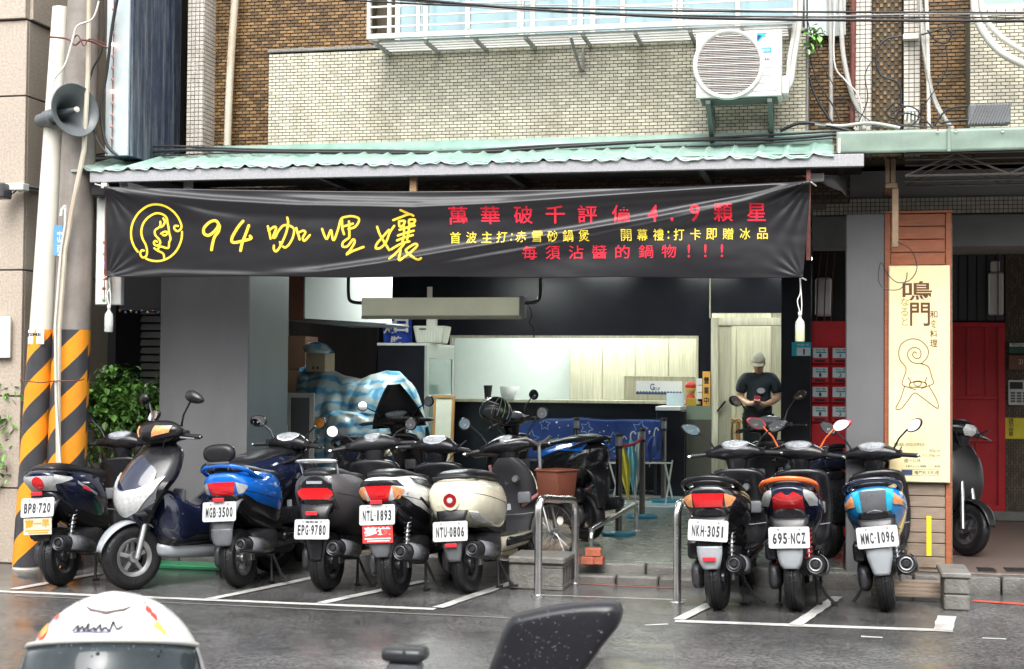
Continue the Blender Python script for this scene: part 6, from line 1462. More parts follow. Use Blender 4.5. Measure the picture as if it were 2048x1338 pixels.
obj('name_badge', onsign(MB().add([(1803,-950,0),(1825,-950,0),(1825,-940,0),(1803,-940,0)], [(0,1,2,3)])), mat('navy_print', (.05,.08,.18), .5), ls_, smooth=0)
obj('lettering', onsign(fit_text('鳴門和食料理', 1829, 1878, -949, -941, .01)), mat('grey_print', (.18,.16,.12)), ls_, smooth=0)
o = obj('yellow_board', MB().box(X(1852, 11.5, 1080), X(1862, 11.5, 1080), 11.45, 11.47, Z(1112, 11.46, 1857), Z(1032, 11.46, 1857)), mat('yellow_plastic', (.80,.58,.03), .4), bev=.002); tag(o, 'narrow yellow board leaning on the wooden sign case', 'board')

# ================================================================ red gate, fittings of the right arcade
YR = YBK
gt = thing('gate', 'red metal gate with recessed panels at the back of the right arcade', 'gate', P(1955, 1040, YR))
g0, g1 = X(1898, YR, 850), X(2010, YR, 850); gz0, gz1 = ZS + .10, Z(645, YR, 1955)
obj('gate_sheet', MB().box(g0, g1, YR + .0, YR + .04, gz0, gz1), M_red, gt)
obj('gate_frame', MB().box(g0, g1, YR - .03, YR - .001, gz1 - .05, gz1).box(g0, g1, YR - .03, YR - .001, gz0, gz0 + .06).box(g1 - .07, g1, YR - .032, YR - .001, gz0 + .061, gz1 - .051).box(g0, g0 + .06, YR - .032, YR - .001, gz0 + .061, gz1 - .051), M_red, gt, bev=.003)
zm1, zm2 = Z(795, YR, 1955), Z(880, YR, 1955)
for z_ in (zm1, zm2): obj('cross_rail', MB().box(g0 + .062, g1 - .072, YR - .026, YR - .001, z_ - .02, z_ + .02), M_red, gt, bev=.003)
for q in (.34, .67):
    obj('rib', MB().box(g0 + (g1 - g0)*q - .012, g0 + (g1 - g0)*q + .012, YR - .02, YR - .001, zm1 + .021, gz1 - .052), M_red, gt, bev=.003)
obj('rib', MB().box(g0 + (g1 - g0)*.5 - .012, g0 + (g1 - g0)*.5 + .012, YR - .02, YR - .001, gz0 + .062, zm2 - .021), M_red, gt, bev=.003)
cc_ = ((g0 + g1)/2, (zm1 + zm2)/2)
for k in range(8):
    q = R_(45*k); obj('ornament', MB().lathe([(0,-.012),(.05,-.006),(.055,0)], Matrix.Translation((cc_[0] + .13*math.cos(q)*(1 if k % 2 else .9), YR - .001, cc_[1] + .13*math.sin(q))) @ Matrix.Rotation(math.pi/2, 4, 'X') @ Matrix.Scale(.55, 4), 12), M_red, gt)
obj('latch', MB().box(g0 + .03, g0 + .12, YR - .05, YR - .033, zm2 - .03, zm2 - .015), M_alloy, gt)
tg = thing('transom_grille', 'dark upright slats above the red gate', 'grille', P(1955, 640, YR))
for k in range(6):
    xx = g0 + (g1 - g0)*k/6
    obj('slat', MB().box(xx + .006, xx + (g1 - g0)/6 - .006, YR + .0, YR + .03, gz1 + .02, 2.95), mat('charcoal_slat', (.06,.062,.068), .5), tg, bev=.003)
tl = thing('tube_lamp', 'unlit white tube lamp fixed above the red gate', 'lamp', P(1992, 630, YR - .1))
obj('tube_case', MB().box(X(1977, YR - .1, 580), X(2007, YR - .1, 580), YR - .12, YR - .05, Z(630, YR - .1, 1990), Z(545, YR - .1, 1990)), M_alu, tl, bev=.015)
obj('tube_cap', MB().box(X(1981, YR - .1, 530), X(2000, YR - .1, 530), YR - .11, YR - .06, Z(543, YR - .1, 1990), Z(522, YR - .1, 1990)), M_alu, tl, bev=.01)
obj('cord', MB().tube([P(1996, 430, YR - .14), P(1996, 640, YR - .14)], .006, 5), M_cable, tl)
ic = thing('intercom', 'white intercom panel with black screen right of the red gate', 'intercom', P(2034, 808, YR - .05))
iy = YR - .06
i0, i1 = X(2017, iy, 780), X(2060, iy, 780)
obj('panel', MB().box(i0, i1, iy, iy + .04, Z(810, iy, 2030), Z(760, iy, 2030)), M_alu, ic, bev=.004)
obj('screen', MB().box(i0 + .012, i0 + .14, iy - .004, iy - .0005, Z(778, iy, 2030), Z(764, iy, 2030)), M_cable, ic)
for r_ in range(4):
    for c_ in range(3): obj('button', MB().box(i0 + .02 + c_*.06, i0 + .066 + c_*.06, iy - .003, iy - .0005, Z(788 + r_*5.5, iy, 2030), Z(784 + r_*5.5, iy, 2030)), M_plasd, ic)
for y0_, y1_, c_, lab in ((685, 707, (.02,.10,.06), 'dark green mailbox above the intercom'), (710, 740, (.20,.09,.05), 'brown mailbox below the green one')):
    mbx = thing('mailbox', lab, 'mailbox', P(2035, y1_, iy), group='mailboxes by the red gate')
    obj('box', MB().box(i0 + .005, i0 + .4, iy, iy + .06, Z(y1_, iy, 2030), Z(y0_, iy, 2030)), mat('mb%d' % y0_, c_, .4), mbx, bev=.006)
    if y0_ == 685: obj('label', MB().box(i0 + .01, i0 + .3, iy - .003, iy - .0005, Z(693, iy, 2030), Z(686, iy, 2030)), M_whitep, mbx); obj('lettering', fit_text('中山一路', i0 + .03, i0 + .26, 0, .03, .01).xf(Matrix.Translation((0, iy - .004, Z(692, iy, 2030))) @ XZ), M_ink, mbx, smooth=0)
    else: obj('lettering', fit_text('21', i0 + .10, i0 + .14, 0, .05, .01).xf(Matrix.Translation((0, iy - .003, Z(728, iy, 2030))) @ XZ), M_whitep, mbx, smooth=0)
ys_ = thing('yellow_notice', 'yellow notice with black writing below the intercom', 'notice', P(2030, 878, iy))
obj('notice_sheet', MB().box(X(2012, iy, 850), X(2075, iy, 850), iy + .05, iy + .06, Z(878, iy, 2030), Z(836, iy, 2030)), mat('yellow_card', (.78,.66,.04), .5), ys_)
for k, txt in enumerate('請勿停車'): obj('character', fit_text(txt, X(2018, iy), X(2028, iy), 0, .05, .01).xf(Matrix.Translation((0, iy + .0485, Z(846 + k*9, iy, 2022))) @ XZ), M_ink, ys_, smooth=0)
# mailboxes on the red panel
YM = 13.46
for r_ in range(4):
    for c_, (a, b) in enumerate(((1625, 1655), (1665, 1695))):
        y0_ = 696 + r_*39.
        t = thing('mailbox', ['top', 'second', 'third', 'bottom'][r_] + (' left' if c_ == 0 else ' right') + ' red mailbox with white number plate on the red panel', 'mailbox', P((a + b)/2, y0_ + 36, YM), group='mailboxes on the red panel')
        xa_, xb_ = X(a, YM, 750), X(b, YM, 750)
        obj('box', MB().box(xa_ - .01, xb_ + .01, YM, YM + .038, Z(y0_ + 31, YM, 1650), Z(y0_ - 4, YM, 1650)), M_red, t, bev=.006)
        obj('slot', MB().box(xa_ + .02, xb_ - .02, YM - .004, YM - .001, Z(y0_ + 28, YM, 1650), Z(y0_ + 23.5, YM, 1650)), M_cable, t)
        pl_ = obj('number_plate', MB().box(xa_, xb_, YM - .006, YM - .001, Z(y0_ + 20, YM, 1650), Z(y0_, YM, 1650)), mat('pale_cyan_plate', (.62,.74,.76), .3), t, bev=.003)
        obj('plate_band', MB().box(xa_ + .03, xb_ - .01, YM - .0075, YM - .0062, Z(y0_ + 10, YM, 1650), Z(y0_ + 7.5, YM, 1650)), mat('teal_print', (.02,.30,.33), .4), t)
        obj('lettering', fit_text('中山一路', xa_ + .03, xb_ - .02, 0, .02, .01).xf(Matrix.Translation((0, YM - .0075, Z(y0_ + 6, YM, 1650))) @ XZ), M_ink, t, smooth=0)
        obj('numeral', fit_text('1' if c_ == 0 else '3', (xa_ + xb_)/2 - .008, (xa_ + xb_)/2 + .012, 0, .032, .01).xf(Matrix.Translation((0, YM - .0075, Z(y0_ + 18.5, YM, 1650))) @ XZ), M_ink, t, smooth=0)
YN = 13.36
hn = thing('house_number', 'teal and white house number plate on the black wall', 'plate', P(1603, 712, YN))
h0, h1 = X(1583, YN, 700), X(1622, YN, 700)
obj('plate', MB().box(h0, h1, YN + .03, YN + .038, Z(712, YN, 1603), Z(684, YN, 1603)), mat('teal_enamel', (.02,.42,.52), .3), hn, bev=.003)
obj('white_field', MB().box(h0 + .045, h1 - .006, YN + .027, YN + .0295, Z(711, YN, 1603), Z(695, YN, 1603)), mat('pale_cyan_plate', (.62,.74,.76)), hn)
obj('lettering', fit_text('中山路一段', h0 + .05, h1 - .02, 0, .022, .01).xf(Matrix.Translation((0, YN + .0265, Z(692, YN, 1603))) @ XZ), M_whitep, hn, smooth=0)
obj('numeral', fit_text('1', h0 + .10, h0 + .115, 0, .05, .02).xf(Matrix.Translation((0, YN + .026, Z(709, YN, 1603))) @ XZ), M_ink, hn, smooth=0)
wt_ = thing('wall_tube_lamp', 'short white cylinder lamp cage above the red mailboxes', 'lamp', P(1652, 638, 13.6))
obj('lamp_body', MB().box(X(1630, 13.6, 600), X(1664, 13.6, 600), 13.6, 13.7, Z(632, 13.6, 1650), Z(555, 13.6, 1650)), M_whitep, wt_, bev=.02)
for px in (1633, 1648, 1662): obj('guard_rod', MB().tube([P(px + 8, 505, 13.5), P(px + 3, 560, 13.5), P(px, 642, 13.5)], .006, 5), M_rust, wt_)
cd = thing('camera_housing', 'grey folded sheet metal housing under the right end of the canopy', 'housing', P(1690, 400, 11.3))
obj('housing', MB().add([P(1625, 352, 11.1), P(1660, 352, 11.1), P(1690, 385, 11.3), P(1655, 372, 11.1), P(1692, 352, 11.5), P(1692, 392, 11.5)], [(0,1,3),(1,4,5,2),(1,2,3)]), mat('folded_grey_sheet', (.16,.16,.165), .5), cd, solid=.01)
obj('white_block', MB().box(X(1618, 11.05, 350), X(1648, 11.05, 350), 11.05, 11.12, Z(362, 11.05, 1630), Z(346, 11.05, 1630)), M_alu, cd, bev=.005)
# ================================================================ lamps inside
M_lamp = mat('lit_lamp_panel', (.93,1.0,.96), .4, var=0, emit=14)
def lamp(x, y, z, lx, ly, lab, m=M_lamp):
    t = thing('ceiling_lamp', lab, 'lamp', (x, y, z), group='ceiling lamps in the shop')
    obj('lamp_frame', MB().box(x - lx/2 - .02, x + lx/2 + .02, y - ly/2 - .02, y + ly/2 + .02, z - .02, z), M_whitep, t)
    obj('lamp_diffuser', MB().box(x - lx/2, x + lx/2, y - ly/2, y + ly/2, z - .028, z - .0205), m, t)
lamp(-4.2, 14.6, 2.97, .8, .8, 'lit square ceiling lamp near the white hanging panel')
lamp(-2.9, 16.9, 2.97, .6, .3, 'lit ceiling lamp above the left of the counter opening')
lamp(-1.55, 16.9, 2.97, .6, .3, 'lit ceiling lamp above the right of the counter opening')
lamp(-.5, 17.2, 2.97, .5, .3, 'lit ceiling lamp before the doorway')
lamp(-3.2, 19.1, 2.94, 1.3, .7, 'lit kitchen ceiling lamp behind the opening')
lamp(-1.9, 19.0, 2.94, .5, .5, 'lit kitchen ceiling lamp at the wood panelled side')
lamp(-.35, 19.3, 2.94, .6, .6, 'lit ceiling lamp in the room behind the doorway')
# hanging white panel on the left of the shop
hp_ = thing('wall_cabinet', 'large white hanging panel with brown end board under the banner', 'cabinet', P(690, 645, 13.8))
A1, A2 = P(608, 637, 13.3), P(782, 648, 14.6); zt_ = 2.95
M_panel = mat('white_panel_gloss', (.72,.77,.74), .25, var=.03)
obj('panel', MB().add([(A1.x, A1.y, A1.z), (A2.x, A2.y, A1.z), (A2.x, A2.y, zt_), (A1.x, A1.y, zt_)], [(0,1,2,3)]), M_panel, hp_, solid=.02, smooth=0)
B0 = P(577, 633, 13.3)
obj('end_board', MB().box(B0.x, A1.x - .006, 13.3, 13.33, A1.z, zt_), mat('brown_board', (.20,.075,.045), .45), hp_)
obj('underside', MB().add([(B0.x, 13.34, A1.z - .01), (A2.x + .02, 14.6, A1.z - .01), (A2.x + .02, 15.2, A1.z - .01), (B0.x, 15.2, A1.z - .01)], [(0,1,2,3)]), mat('grey_trim', (.32,.33,.33), .5), hp_, solid=.02)
# bar fixture on two bent pipes
YL = 12.3
bf = thing('hanging_light_fixture', 'long pale diffuser light fixture hung on two bent dark pipes', 'light fixture', P(880, 638, YL))
l0, l1 = X(723, YL, 615), X(1038, YL, 615); lz_1, lz_0 = Z(595, YL, 880), Z(631, YL, 880)
obj('diffuser', MB().box(l0, l1, YL, YL + .10, lz_0, lz_1), mat('aged_pale_diffuser', (.55,.56,.42), .35, var=.12, vs=3, emit=.10), bf, bev=.006)  # faint glow added to the diffuser of an unlit box
obj('bottom_rail', MB().box(l0, l1 + .02, YL - .004, YL + .11, lz_0 - .028, lz_0 - .001), mat('diffuser_rail', (.32,.33,.25), .4), bf, bev=.003)
obj('end_cap', MB().box(l1 + .001, l1 + .045, YL, YL + .10, lz_0 - .02, lz_1 + .01), mat('grey_cap', (.2,.2,.2), .4, .5), bf, bev=.004)
for pts in ([(697,545),(697,590),(703,603),(723,606)], [(1080,545),(1080,590),(1070,604),(1042,606)]):
    obj('pipe_arm', MB().tube(cat([tuple(P(a, b, YL + .05)) for a, b in pts], 5), .015, 8), mat('dark_bronze_pipe', (.035,.028,.026), .3, .5), bf)
obj('power_cord', MB().tube(cat([tuple(P(a, b, YL + .0)) for a, b in [(1058,612),(1064,630),(1058,645),(1066,655),(1068,675)]], 5), .006, 5), M_cable, bf)
obj('hanger_strap', MB().box(X(850, YL), X(860, YL), YL + .05, YL + .06, lz_1 + .001, Z(573, YL, 855)), M_pvc, bf)
# fridge, basket, flag
fx_, fx2 = X(753, 16.3, 800), X(848, 16.3, 800); fz = Z(691, 16.3, 800)
fr_ = thing('display_fridge', 'black sided display fridge with silver framed glass door facing right', 'fridge', (fx_, 16.3, .22))
obj('cabinet', MB().box(fx_, fx2, 16.3, 17.55, .22, fz), M_black, fr_, bev=.01)
obj('top_cap', MB().box(fx_, fx2 + .03, 16.3, 17.55, fz + .001, fz + .03), M_alu, fr_)
M_sil = mat('silver_grey_frame', (.42,.47,.45), .35, .3)
obj('door_frame', MB().box(fx2 + .002, fx2 + .03, 16.3, 16.40, .3, fz).box(fx2 + .002, fx2 + .03, 17.45, 17.55, .3, fz).box(fx2 + .002, fx2 + .03, 16.402, 17.448, fz - .14, fz).box(fx2 + .002, fx2 + .03, 16.402, 17.448, .3, .4), M_sil, fr_)
obj('door_glass', MB().box(fx2 + .012, fx2 + .02, 16.402, 17.448, .402, fz - .142), mat('fridge_glass', (.30,.40,.36), .08), fr_)
for k in range(3): obj('shelf_edge', MB().box(fx2 + .021, fx2 + .028, 16.41, 17.44, .75 + .3*k, .765 + .3*k), M_alu, fr_)
YBK2 = 16.35
bk_ = thing('storage_basket', 'white plastic storage basket standing on the display fridge', 'basket', P(862, 690, YBK2))
b0 = P(862, 691, YBK2 + .25); M_wp = mat('cream_plastic', (.68,.69,.60), .4, var=.05)
zb0_ = fz + .032
obj('basket_body', MB().loft([[Vector((b0.x + sx*w, YBK2 + .3 + sy*d, z)) for sx, sy in ((-1,-1),(1,-1),(1,1),(-1,1))] for z, w, d in ((zb0_, .155, .13), (zb0_ + .20, .19, .16))], True), M_wp, bk_, bev=.012)
obj('handle_slot', MB().box(b0.x - .11, b0.x - .03, YBK2 + .137, YBK2 + .139, zb0_ + .155, zb0_ + .17), M_cable, bk_)
for k in range(9): obj('basket_rib', MB().box(b0.x - .135 + k*.033, b0.x - .130 + k*.033, YBK2 + .146 , YBK2 + .158, zb0_ + .02, zb0_ + .14), M_wp, bk_)
obj('lid', MB().box(b0.x - .06, b0.x + .05, YBK2 + .25, YBK2 + .35, zb0_ + .19, zb0_ + .34), M_wp, bk_, bev=.008)
YFL = 16.9
fg = thing('cloth_flag', 'blue cloth banner with white brush characters beside the basket', 'banner', P(790, 690, YFL))
f0, f1 = X(760, YFL, 660), X(824, YFL, 660); fzz = Z(625, YFL, 790)
obj('cloth', MB().grid(lambda u, v: Vector((f0 + .05*(1 - v) + (f1 - f0 - .05*(1 - v))*u, YFL + .03*math.sin(u*9 + v*2), fz + .033 + (fzz - fz)*v)), 24, 8), mat('royal_blue_cloth', (.02,.06,.42), .7), fg, solid=.003, smooth=80)
for ch, a, b, c, d in (('知', 768, 792, 640, 668), ('白', 790, 818, 632, 665), ('裝', 782, 806, 672, 692)):
    obj('character', fit_text(ch, X(a, YFL), X(b, YFL), Z(d, YFL, 790), Z(c, YFL, 790), .03).xf(Matrix.Translation((0, YFL - .038, 0)) @ XZ), M_whitep, fg, smooth=0)
# boxes and the striped tarpaulin
M_card = mat('kraft_cardboard', (.30,.19,.10), .8, var=.12)
def box_thing(label, px0_, px1_, py0_, py1_, Y, d, m, cat_='box', nm='cardboard_box', z0=None):
    zb_ = Z(py1_, Y, (px0_ + px1_)/2) if z0 is None else z0
    o = obj(nm, MB().box(X(px0_, Y, py0_), X(px1_, Y, py0_), Y, Y + d, zb_, Z(py0_, Y, (px0_ + px1_)/2)), m, bev=.004); return tag(o, label, cat_)
box_thing('dark brown cardboard box stacked at the upper left of the storage corner', 576, 611, 672, 740, 15.2, .4, mat('dark_cardboard', (.10,.05,.03), .8))
box_thing('brown cardboard box under the darker box behind the framed board', 576, 614, 741, 900, 15.2, .4, mat('brown_cardboard', (.15,.09,.05), .8), z0=.2)
cbx = thing('cardboard_box', 'open pale cardboard box with small print above the tarpaulin', 'box', P(632, 742, 14.3))
obj('carton', MB().box(X(612, 14.3, 720), X(650, 14.3, 720), 14.3, 14.6, Z(744, 14.3, 630), Z(705, 14.3, 630)), mat('pale_cardboard', (.50,.40,.26), .8), cbx, bev=.003)
for k in (0, 1): obj('print_mark', MB().box(X(625 + 9*k, 14.296, 735), X(628 + 9*k, 14.296, 735), 14.294, 14.298, Z(738, 14.3, 630), Z(733, 14.3, 630)), M_ink, cbx)
M_tarp = mat('striped_tarpaulin', (.30,.55,.70), .35, var=.1)
def _tarp(m):
    N, L = m.node_tree.nodes, m.node_tree.links; b = N['Principled BSDF']
    tc = N.new('ShaderNodeTexCoord'); w = N.new('ShaderNodeTexWave'); w.wave_type = 'BANDS'; w.bands_direction = 'Z'
    w.inputs['Scale'].default_value = 2.6; w.inputs['Distortion'].default_value = 9.; w.inputs['Detail'].default_value = 5; w.inputs['Detail Scale'].default_value = 1.4
    L.new(tc.outputs['Object'], w.inputs['Vector'])
    cr = N.new('ShaderNodeValToRGB'); e = cr.color_ramp.elements
    e[0].position = .18; e[0].color = (.12,.36,.56,1); e[1].position = .62; e[1].color = (.50,.58,.58,1)
    x = e.new(.38); x.color = (.30,.52,.66,1)
    L.new(w.outputs[0], cr.inputs[0]); L.new(cr.outputs[0], b.inputs['Base Color'])
_tarp(M_tarp)
def crumple(label, outline, Y, D, zb_, nm='tarpaulin', amp=.09, nu=140, nv=90):
    pts = [P(a, b, Y) for a, b in outline]; x0, x1 = pts[0].x, pts[-1].x
    def ztop(x):
        for p, q in zip(pts, pts[1:]):
            if p.x <= x <= q.x or x <= p.x: return p.z + (q.z - p.z)*max(0, min(1, (x - p.x)/max(1e-6, q.x - p.x)))
        return pts[-1].z
    def fn(u, v):
        x = x0 + (x1 - x0)*u; zt2 = ztop(x); q = math.pi*v
        n1 = noise.noise(Vector((x*2.6, v*5, 1.3))); n2 = noise.noise(Vector((x*8 + v*3, v*12, 7.7))); n3 = abs(noise.noise(Vector((x*5 - v*4, v*4 + x*2, 3.1))))
        r = D*(.35 + .65*math.sin(math.pi*min(1, max(0, u)))**.5)
        return Vector((x + .02*n2, Y + r*(1 - math.cos(q)) - amp*(n1 + .8*n3 + .35*n2)*min(1, 4*math.sin(q) + .3) - r, zb_ + (zt2 - zb_)*max(0, math.sin(q))**.55 + .012*n2))
    return tag(obj(nm, MB().grid(fn, nu, nv), M_tarp, smooth=80), label, 'tarpaulin')
crumple('blue and white striped tarpaulin draped over stored goods', [(600,735),(618,730),(655,733),(690,751),(722,759),(745,748),(775,741),(800,743),(824,766),(841,806),(856,852)], 14.6, .45, .2)
crumple('lower crumpled fold of the striped tarpaulin behind the windscreen', [(655,835),(665,822),(700,822),(745,826),(790,822),(820,850),(838,880)], 13.9, .28, .15, amp=.07)
crumple('small piece of striped tarpaulin on top of the pale cardboard box', [(612,688),(620,684),(640,686),(652,692),(664,702)], 14.3, .14, Z(706, 14.3, 630), amp=.02, nu=30, nv=20)
# framed grey board and white board
def framed(label, px0_, px1_, py0_, py1_, Y, mf, mi, w, lean=.0, z0=None, cat_='board'):
    t = thing('framed_board', label, cat_, P((px0_ + px1_)/2, py1_, Y))
    x0, x1 = X(px0_, Y, py0_), X(px1_, Y, py0_); z1 = Z(py0_, Y, (px0_ + px1_)/2); zb_ = Z(py1_, Y, (px0_ + px1_)/2) if z0 is None else z0
    M = Matrix.Translation((x0, Y, zb_)) @ Matrix.Rotation(-lean, 4, 'X') @ Matrix.Shear('XZ', 4, (0, 0)) if False else Matrix.Translation((x0, Y, zb_)) @ Matrix.Rotation(-lean, 4, 'X')
    W0, H0 = x1 - x0, z1 - zb_
    obj('frame', MB().box(0, W0, 0, .03, H0 - w, H0).box(0, W0, 0, .03, 0, w).box(0, w, .0, .03, w + .001, H0 - w - .001).box(W0 - w, W0, .0, .03, w + .001, H0 - w - .001).xf(M), mf, t, bev=.003)
    obj('board', MB().box(w, W0 - w, .012, .02, w, H0 - w).xf(M), mi, t)
    return t
framed('grey framed dark board standing beside the blue grey column', 572, 628, 786, 960, 13.1, mat('grey_alu_frame', (.30,.30,.28), .45), mat('dark_grey_board', (.06,.062,.065), .4), .045, z0=ZS)
framed('wooden framed white board leaning before the display fridge', 862, 905, 790, 885, 15.4, mat('honey_wood', (.42,.23,.08), .5, var=.2), mat('cream_board', (.68,.70,.58), .4), .03, .1, z0=.45)
box_thing('pale grey plastic step shaped panel beside the framed board', 545, 572, 850, 960, 12.8, .05, mat('pale_grey_panel', (.38,.37,.36), .5), 'panel', 'panel', z0=ZS)
# counter zone
YCN = 17.2
bc = thing('counter', 'black service counter with white top near the doorway', 'counter', P(1340, 1000, YCN))
obj('counter_body', MB().box(X(1312, YCN, 900), X(1370, YCN, 900), YCN, YCN + .7, .22, Z(822, YCN, 1340)), M_black, bc, bev=.006)
obj('counter_top', MB().box(X(1312, YCN, 820), X(1362, YCN, 820), YCN - .05, YCN + .7, Z(821, YCN, 1340) - .0, Z(813, YCN, 1340)), M_whitep, bc, bev=.004)
gp_ = thing('glass_panel', 'tinted olive glass cabinet between the counter and the doorway', 'cabinet', P(1396, 980, YCN + .1))
obj('lower_panel', MB().box(X(1371, YCN, 900), X(1421, YCN, 900), YCN + .1, YCN + .14, .22, Z(840, YCN, 1396)), mat('olive_panel', (.13,.125,.10), .25), gp_)
obj('upper_panel', MB().box(X(1371, YCN, 900), X(1421, YCN, 900), YCN + .1, YCN + .14, Z(840, YCN, 1396) + .002, Z(812, YCN, 1396)), mat('sage_panel', (.30,.36,.27), .2), gp_)
tb = thing('table', 'dark folding table standing under the star patterned cloth', 'table', P(1180, 1000, 17.1))
t0_, t1_ = X(1035, 17.0, 900), X(1322, 17.0, 900)
obj('tabletop', MB().box(t0_, t1_, 17.0, 17.6, Z(846, 17.0, 1180) - .03, Z(846, 17.0, 1180)), M_cable, tb)
for q in (.12, .45, .5, .95):
    for yy in (17.04, 17.55): obj('leg', MB().box(t0_ + (t1_ - t0_)*q, t0_ + (t1_ - t0_)*q + .03, yy, yy + .03, .22, Z(846, 17.0, 1180) - .031), M_cable, tb)
obj('rail', MB().box(t0_, t1_, 16.975, 16.995, Z(924, 17, 1180), Z(919, 17, 1180)), M_alloy, tb)
ct = thing('star_cloth', 'blue cloth printed with outlined stars hanging in front of the counter', 'cloth', P(1180, 920, 16.9))
cz_t, cz_b = Z(838, 16.93, 1180), Z(919, 16.93, 1180); c0_, c1_ = X(1033, 16.93, 900), X(1322, 16.93, 900)
def clothp(u, v, off=0): 
    x = c0_ + (c1_ - c0_)*u; z = cz_b + (cz_t - cz_b)*v + .025*noise.noise(Vector((x*3, 0, 0)))*(1 if v > .5 else .4)
    return Vector((x, 16.93 - .05*noise.noise(Vector((x*4, v*1.5, 2.))) - .03*abs(math.sin(x*7 + v*1.5)) - off, z))
M_bluec = mat('navy_star_cloth', (.018,.05,.22), .6, var=.2, vs=3)
obj('cloth', MB().grid(lambda u, v: clothp(u, v), 110, 16), M_bluec, ct, smooth=80, solid=.002)
obj('hem', MB().grid(lambda u, v: clothp(u, 1, -.0) + Vector((0, .12*v, .008 - .02*v)), 110, 3), mat('pale_blue_cloth', (.16,.32,.52), .6), ct, smooth=80)
M_starl = mat('pale_star_print', (.28,.40,.62), .6)
def starpts(cx, cy, r, a0=0): return [(cx + (r if i % 2 == 0 else r*.5)*math.sin(R_(36*i + a0)), cy + (r if i % 2 == 0 else r*.5)*math.cos(R_(36*i + a0))) for i in range(10)]
for i, (a, b, r, k) in enumerate([(.10,.5,.10,10),(.30,.35,.09,-10),(.49,.75,.08,20),(.68,.45,.12,-5),(.86,.78,.09,15),(.20,.85,.07,0),(.78,.15,.06,8),(.93,.35,.07,-20)]):
    m2 = stroke2d(starpts(a*(c1_ - c0_), b*(cz_t - cz_b), r, k), .010, smooth=False, closed=True)
    m3 = MB(); m3.v = [clothp(v.x/(c1_ - c0_), v.y/(cz_t - cz_b), .006) for v in m2.v]; m3.f = m2.f; m3.t = [0]*len(m2.f)
    obj('star_print', m3, M_starl, ct, smooth=0)
rr = random.Random(5)
for i in range(22):
    a, b, r = rr.random()*.98, rr.random()*.9 + .05, rr.choice([.006,.008,.012])
    m2 = MB().add([(a*(c1_ - c0_) + r*math.cos(q), b*(cz_t - cz_b) + r*math.sin(q), 0) for q in [k*math.pi/3 for k in range(6)]], [tuple(range(6))])
    m3 = MB(); m3.v = [clothp(v.x/(c1_ - c0_), v.y/(cz_t - cz_b), .006) for v in m2.v]; m3.f = m2.f; m3.t = [0]
    obj('dot_print', m3, M_whitep, ct, smooth=0)
M_stan = mat('dark_steel_post', (.20,.19,.18), .25, 1.); M_sbase = mat('teal_stanchion_base', (.03,.20,.29), .3, coat=.5)
def stanch(px, py, h, z0, label):
    g_ = G(px, py, z0); t = thing('barrier_post', label, 'barrier post', g_, group='retractable belt posts')
    M = Matrix.Translation((g_.x, g_.y, z0))
    obj('base', MB().lathe([(0,0),(.158,0),(.160,.022),(.15,.034),(.06,.042),(0,.043)], M, 36), M_sbase, t, smooth=40)
    obj('post', MB().lathe([(.031,.043),(.031,h - .11)], M, 20), M_stan, t, smooth=60)
    obj('cassette', MB().lathe([(.036,h - .14),(.038,h - .13),(.038,h - .118)], M, 20), M_cable, t)
    obj('belt_head', MB().lathe([(.032,h - .116),(.032,h - .035)], M, 20), M_alloy, t)
    obj('cap', MB().lathe([(0,h),(.03,h),(.036,h - .01),(.036,h - .033),(.0,h - .034)], M, 20), M_cable, t)
    return g_
sA = stanch(1237, 1070, .93, ZS, 'nearest belt post with teal base beside the low slanting rail')
sB = stanch(1284, 1036, .92, ZS, 'second belt post behind the slanting rail')
stanch(1152, 1004, .92, .22, 'belt post left of the hanging red umbrella'); stanch(1327, 1004, .92, .22, 'belt post at the left edge of the black counter')
bl = obj('barrier_belt', MB().grid(lambda u, v: sA.lerp(sB, u) + Vector((.0, 0, .80 + .035*v - .03*math.sin(math.pi*u))), 12, 2), mat('red_webbing', (.55,.02,.03), .6), solid=.003); tag(bl, 'red webbing belt stretched between the two nearer belt posts', 'belt')
def umbrella(px0_, py0_, px1_, py1_, r, Y, m, label):
    a, b = P(px0_, py0_, Y), P(px1_, py1_, Y); t = thing('umbrella', label, 'umbrella', b, group='closed umbrellas')
    rg = []
    d = (b - a)
    for k in range(14):
        u = k/13; c = a + d*u; rr_ = r*(.35 + .65*math.sin(min(1, u*2.2)*math.pi/2))*(1 - max(0, u - .45)/.55*.93)
        rg.append([c + Vector((math.cos(q)*rr_*(1 + .22*math.cos(6*q)), math.sin(q)*rr_*(1 + .22*math.cos(6*q)), 0)) for q in [2*math.pi*j/24 for j in range(24)]])
    obj('canopy', MB().loft(rg), m, t, smooth=70)
    obj('tip', MB().tube([b, b + d.normalized()*.05], .005, 6), M_alloy, t)
    obj('handle', MB().tube(cat([tuple(a), tuple(a - d.normalized()*.06), tuple(a + Vector((.025,0,.09))), tuple(a + Vector((.05,0,.06)))], 4), .008, 6), M_whitep, t)
umbrella(1244, 890, 1257, 1000, .050, 15.35, mat('yellow_nylon', (.72,.66,.08), .5), 'closed yellow umbrella hanging from the red belt')
umbrella(1262, 880, 1266, 985, .042, 15.5, mat('sky_blue_nylon', (.16,.50,.68), .5), 'closed sky blue umbrella hanging beside the yellow one')
umbrella(1277, 880, 1270, 1000, .040, 15.6, mat('pale_grey_nylon', (.52,.55,.50), .5), 'closed pale grey umbrella hanging beside the blue one')
umbrella(1182, 900, 1178, 985, .05, 16.2, mat('red_nylon', (.60,.02,.03), .5), 'closed red umbrella hanging left of the drying rack')
umbrella(1308, 872, 1300, 925, .075, 16.2, mat('navy_nylon', (.02,.05,.22), .5), 'closed navy umbrella above the right of the rack')
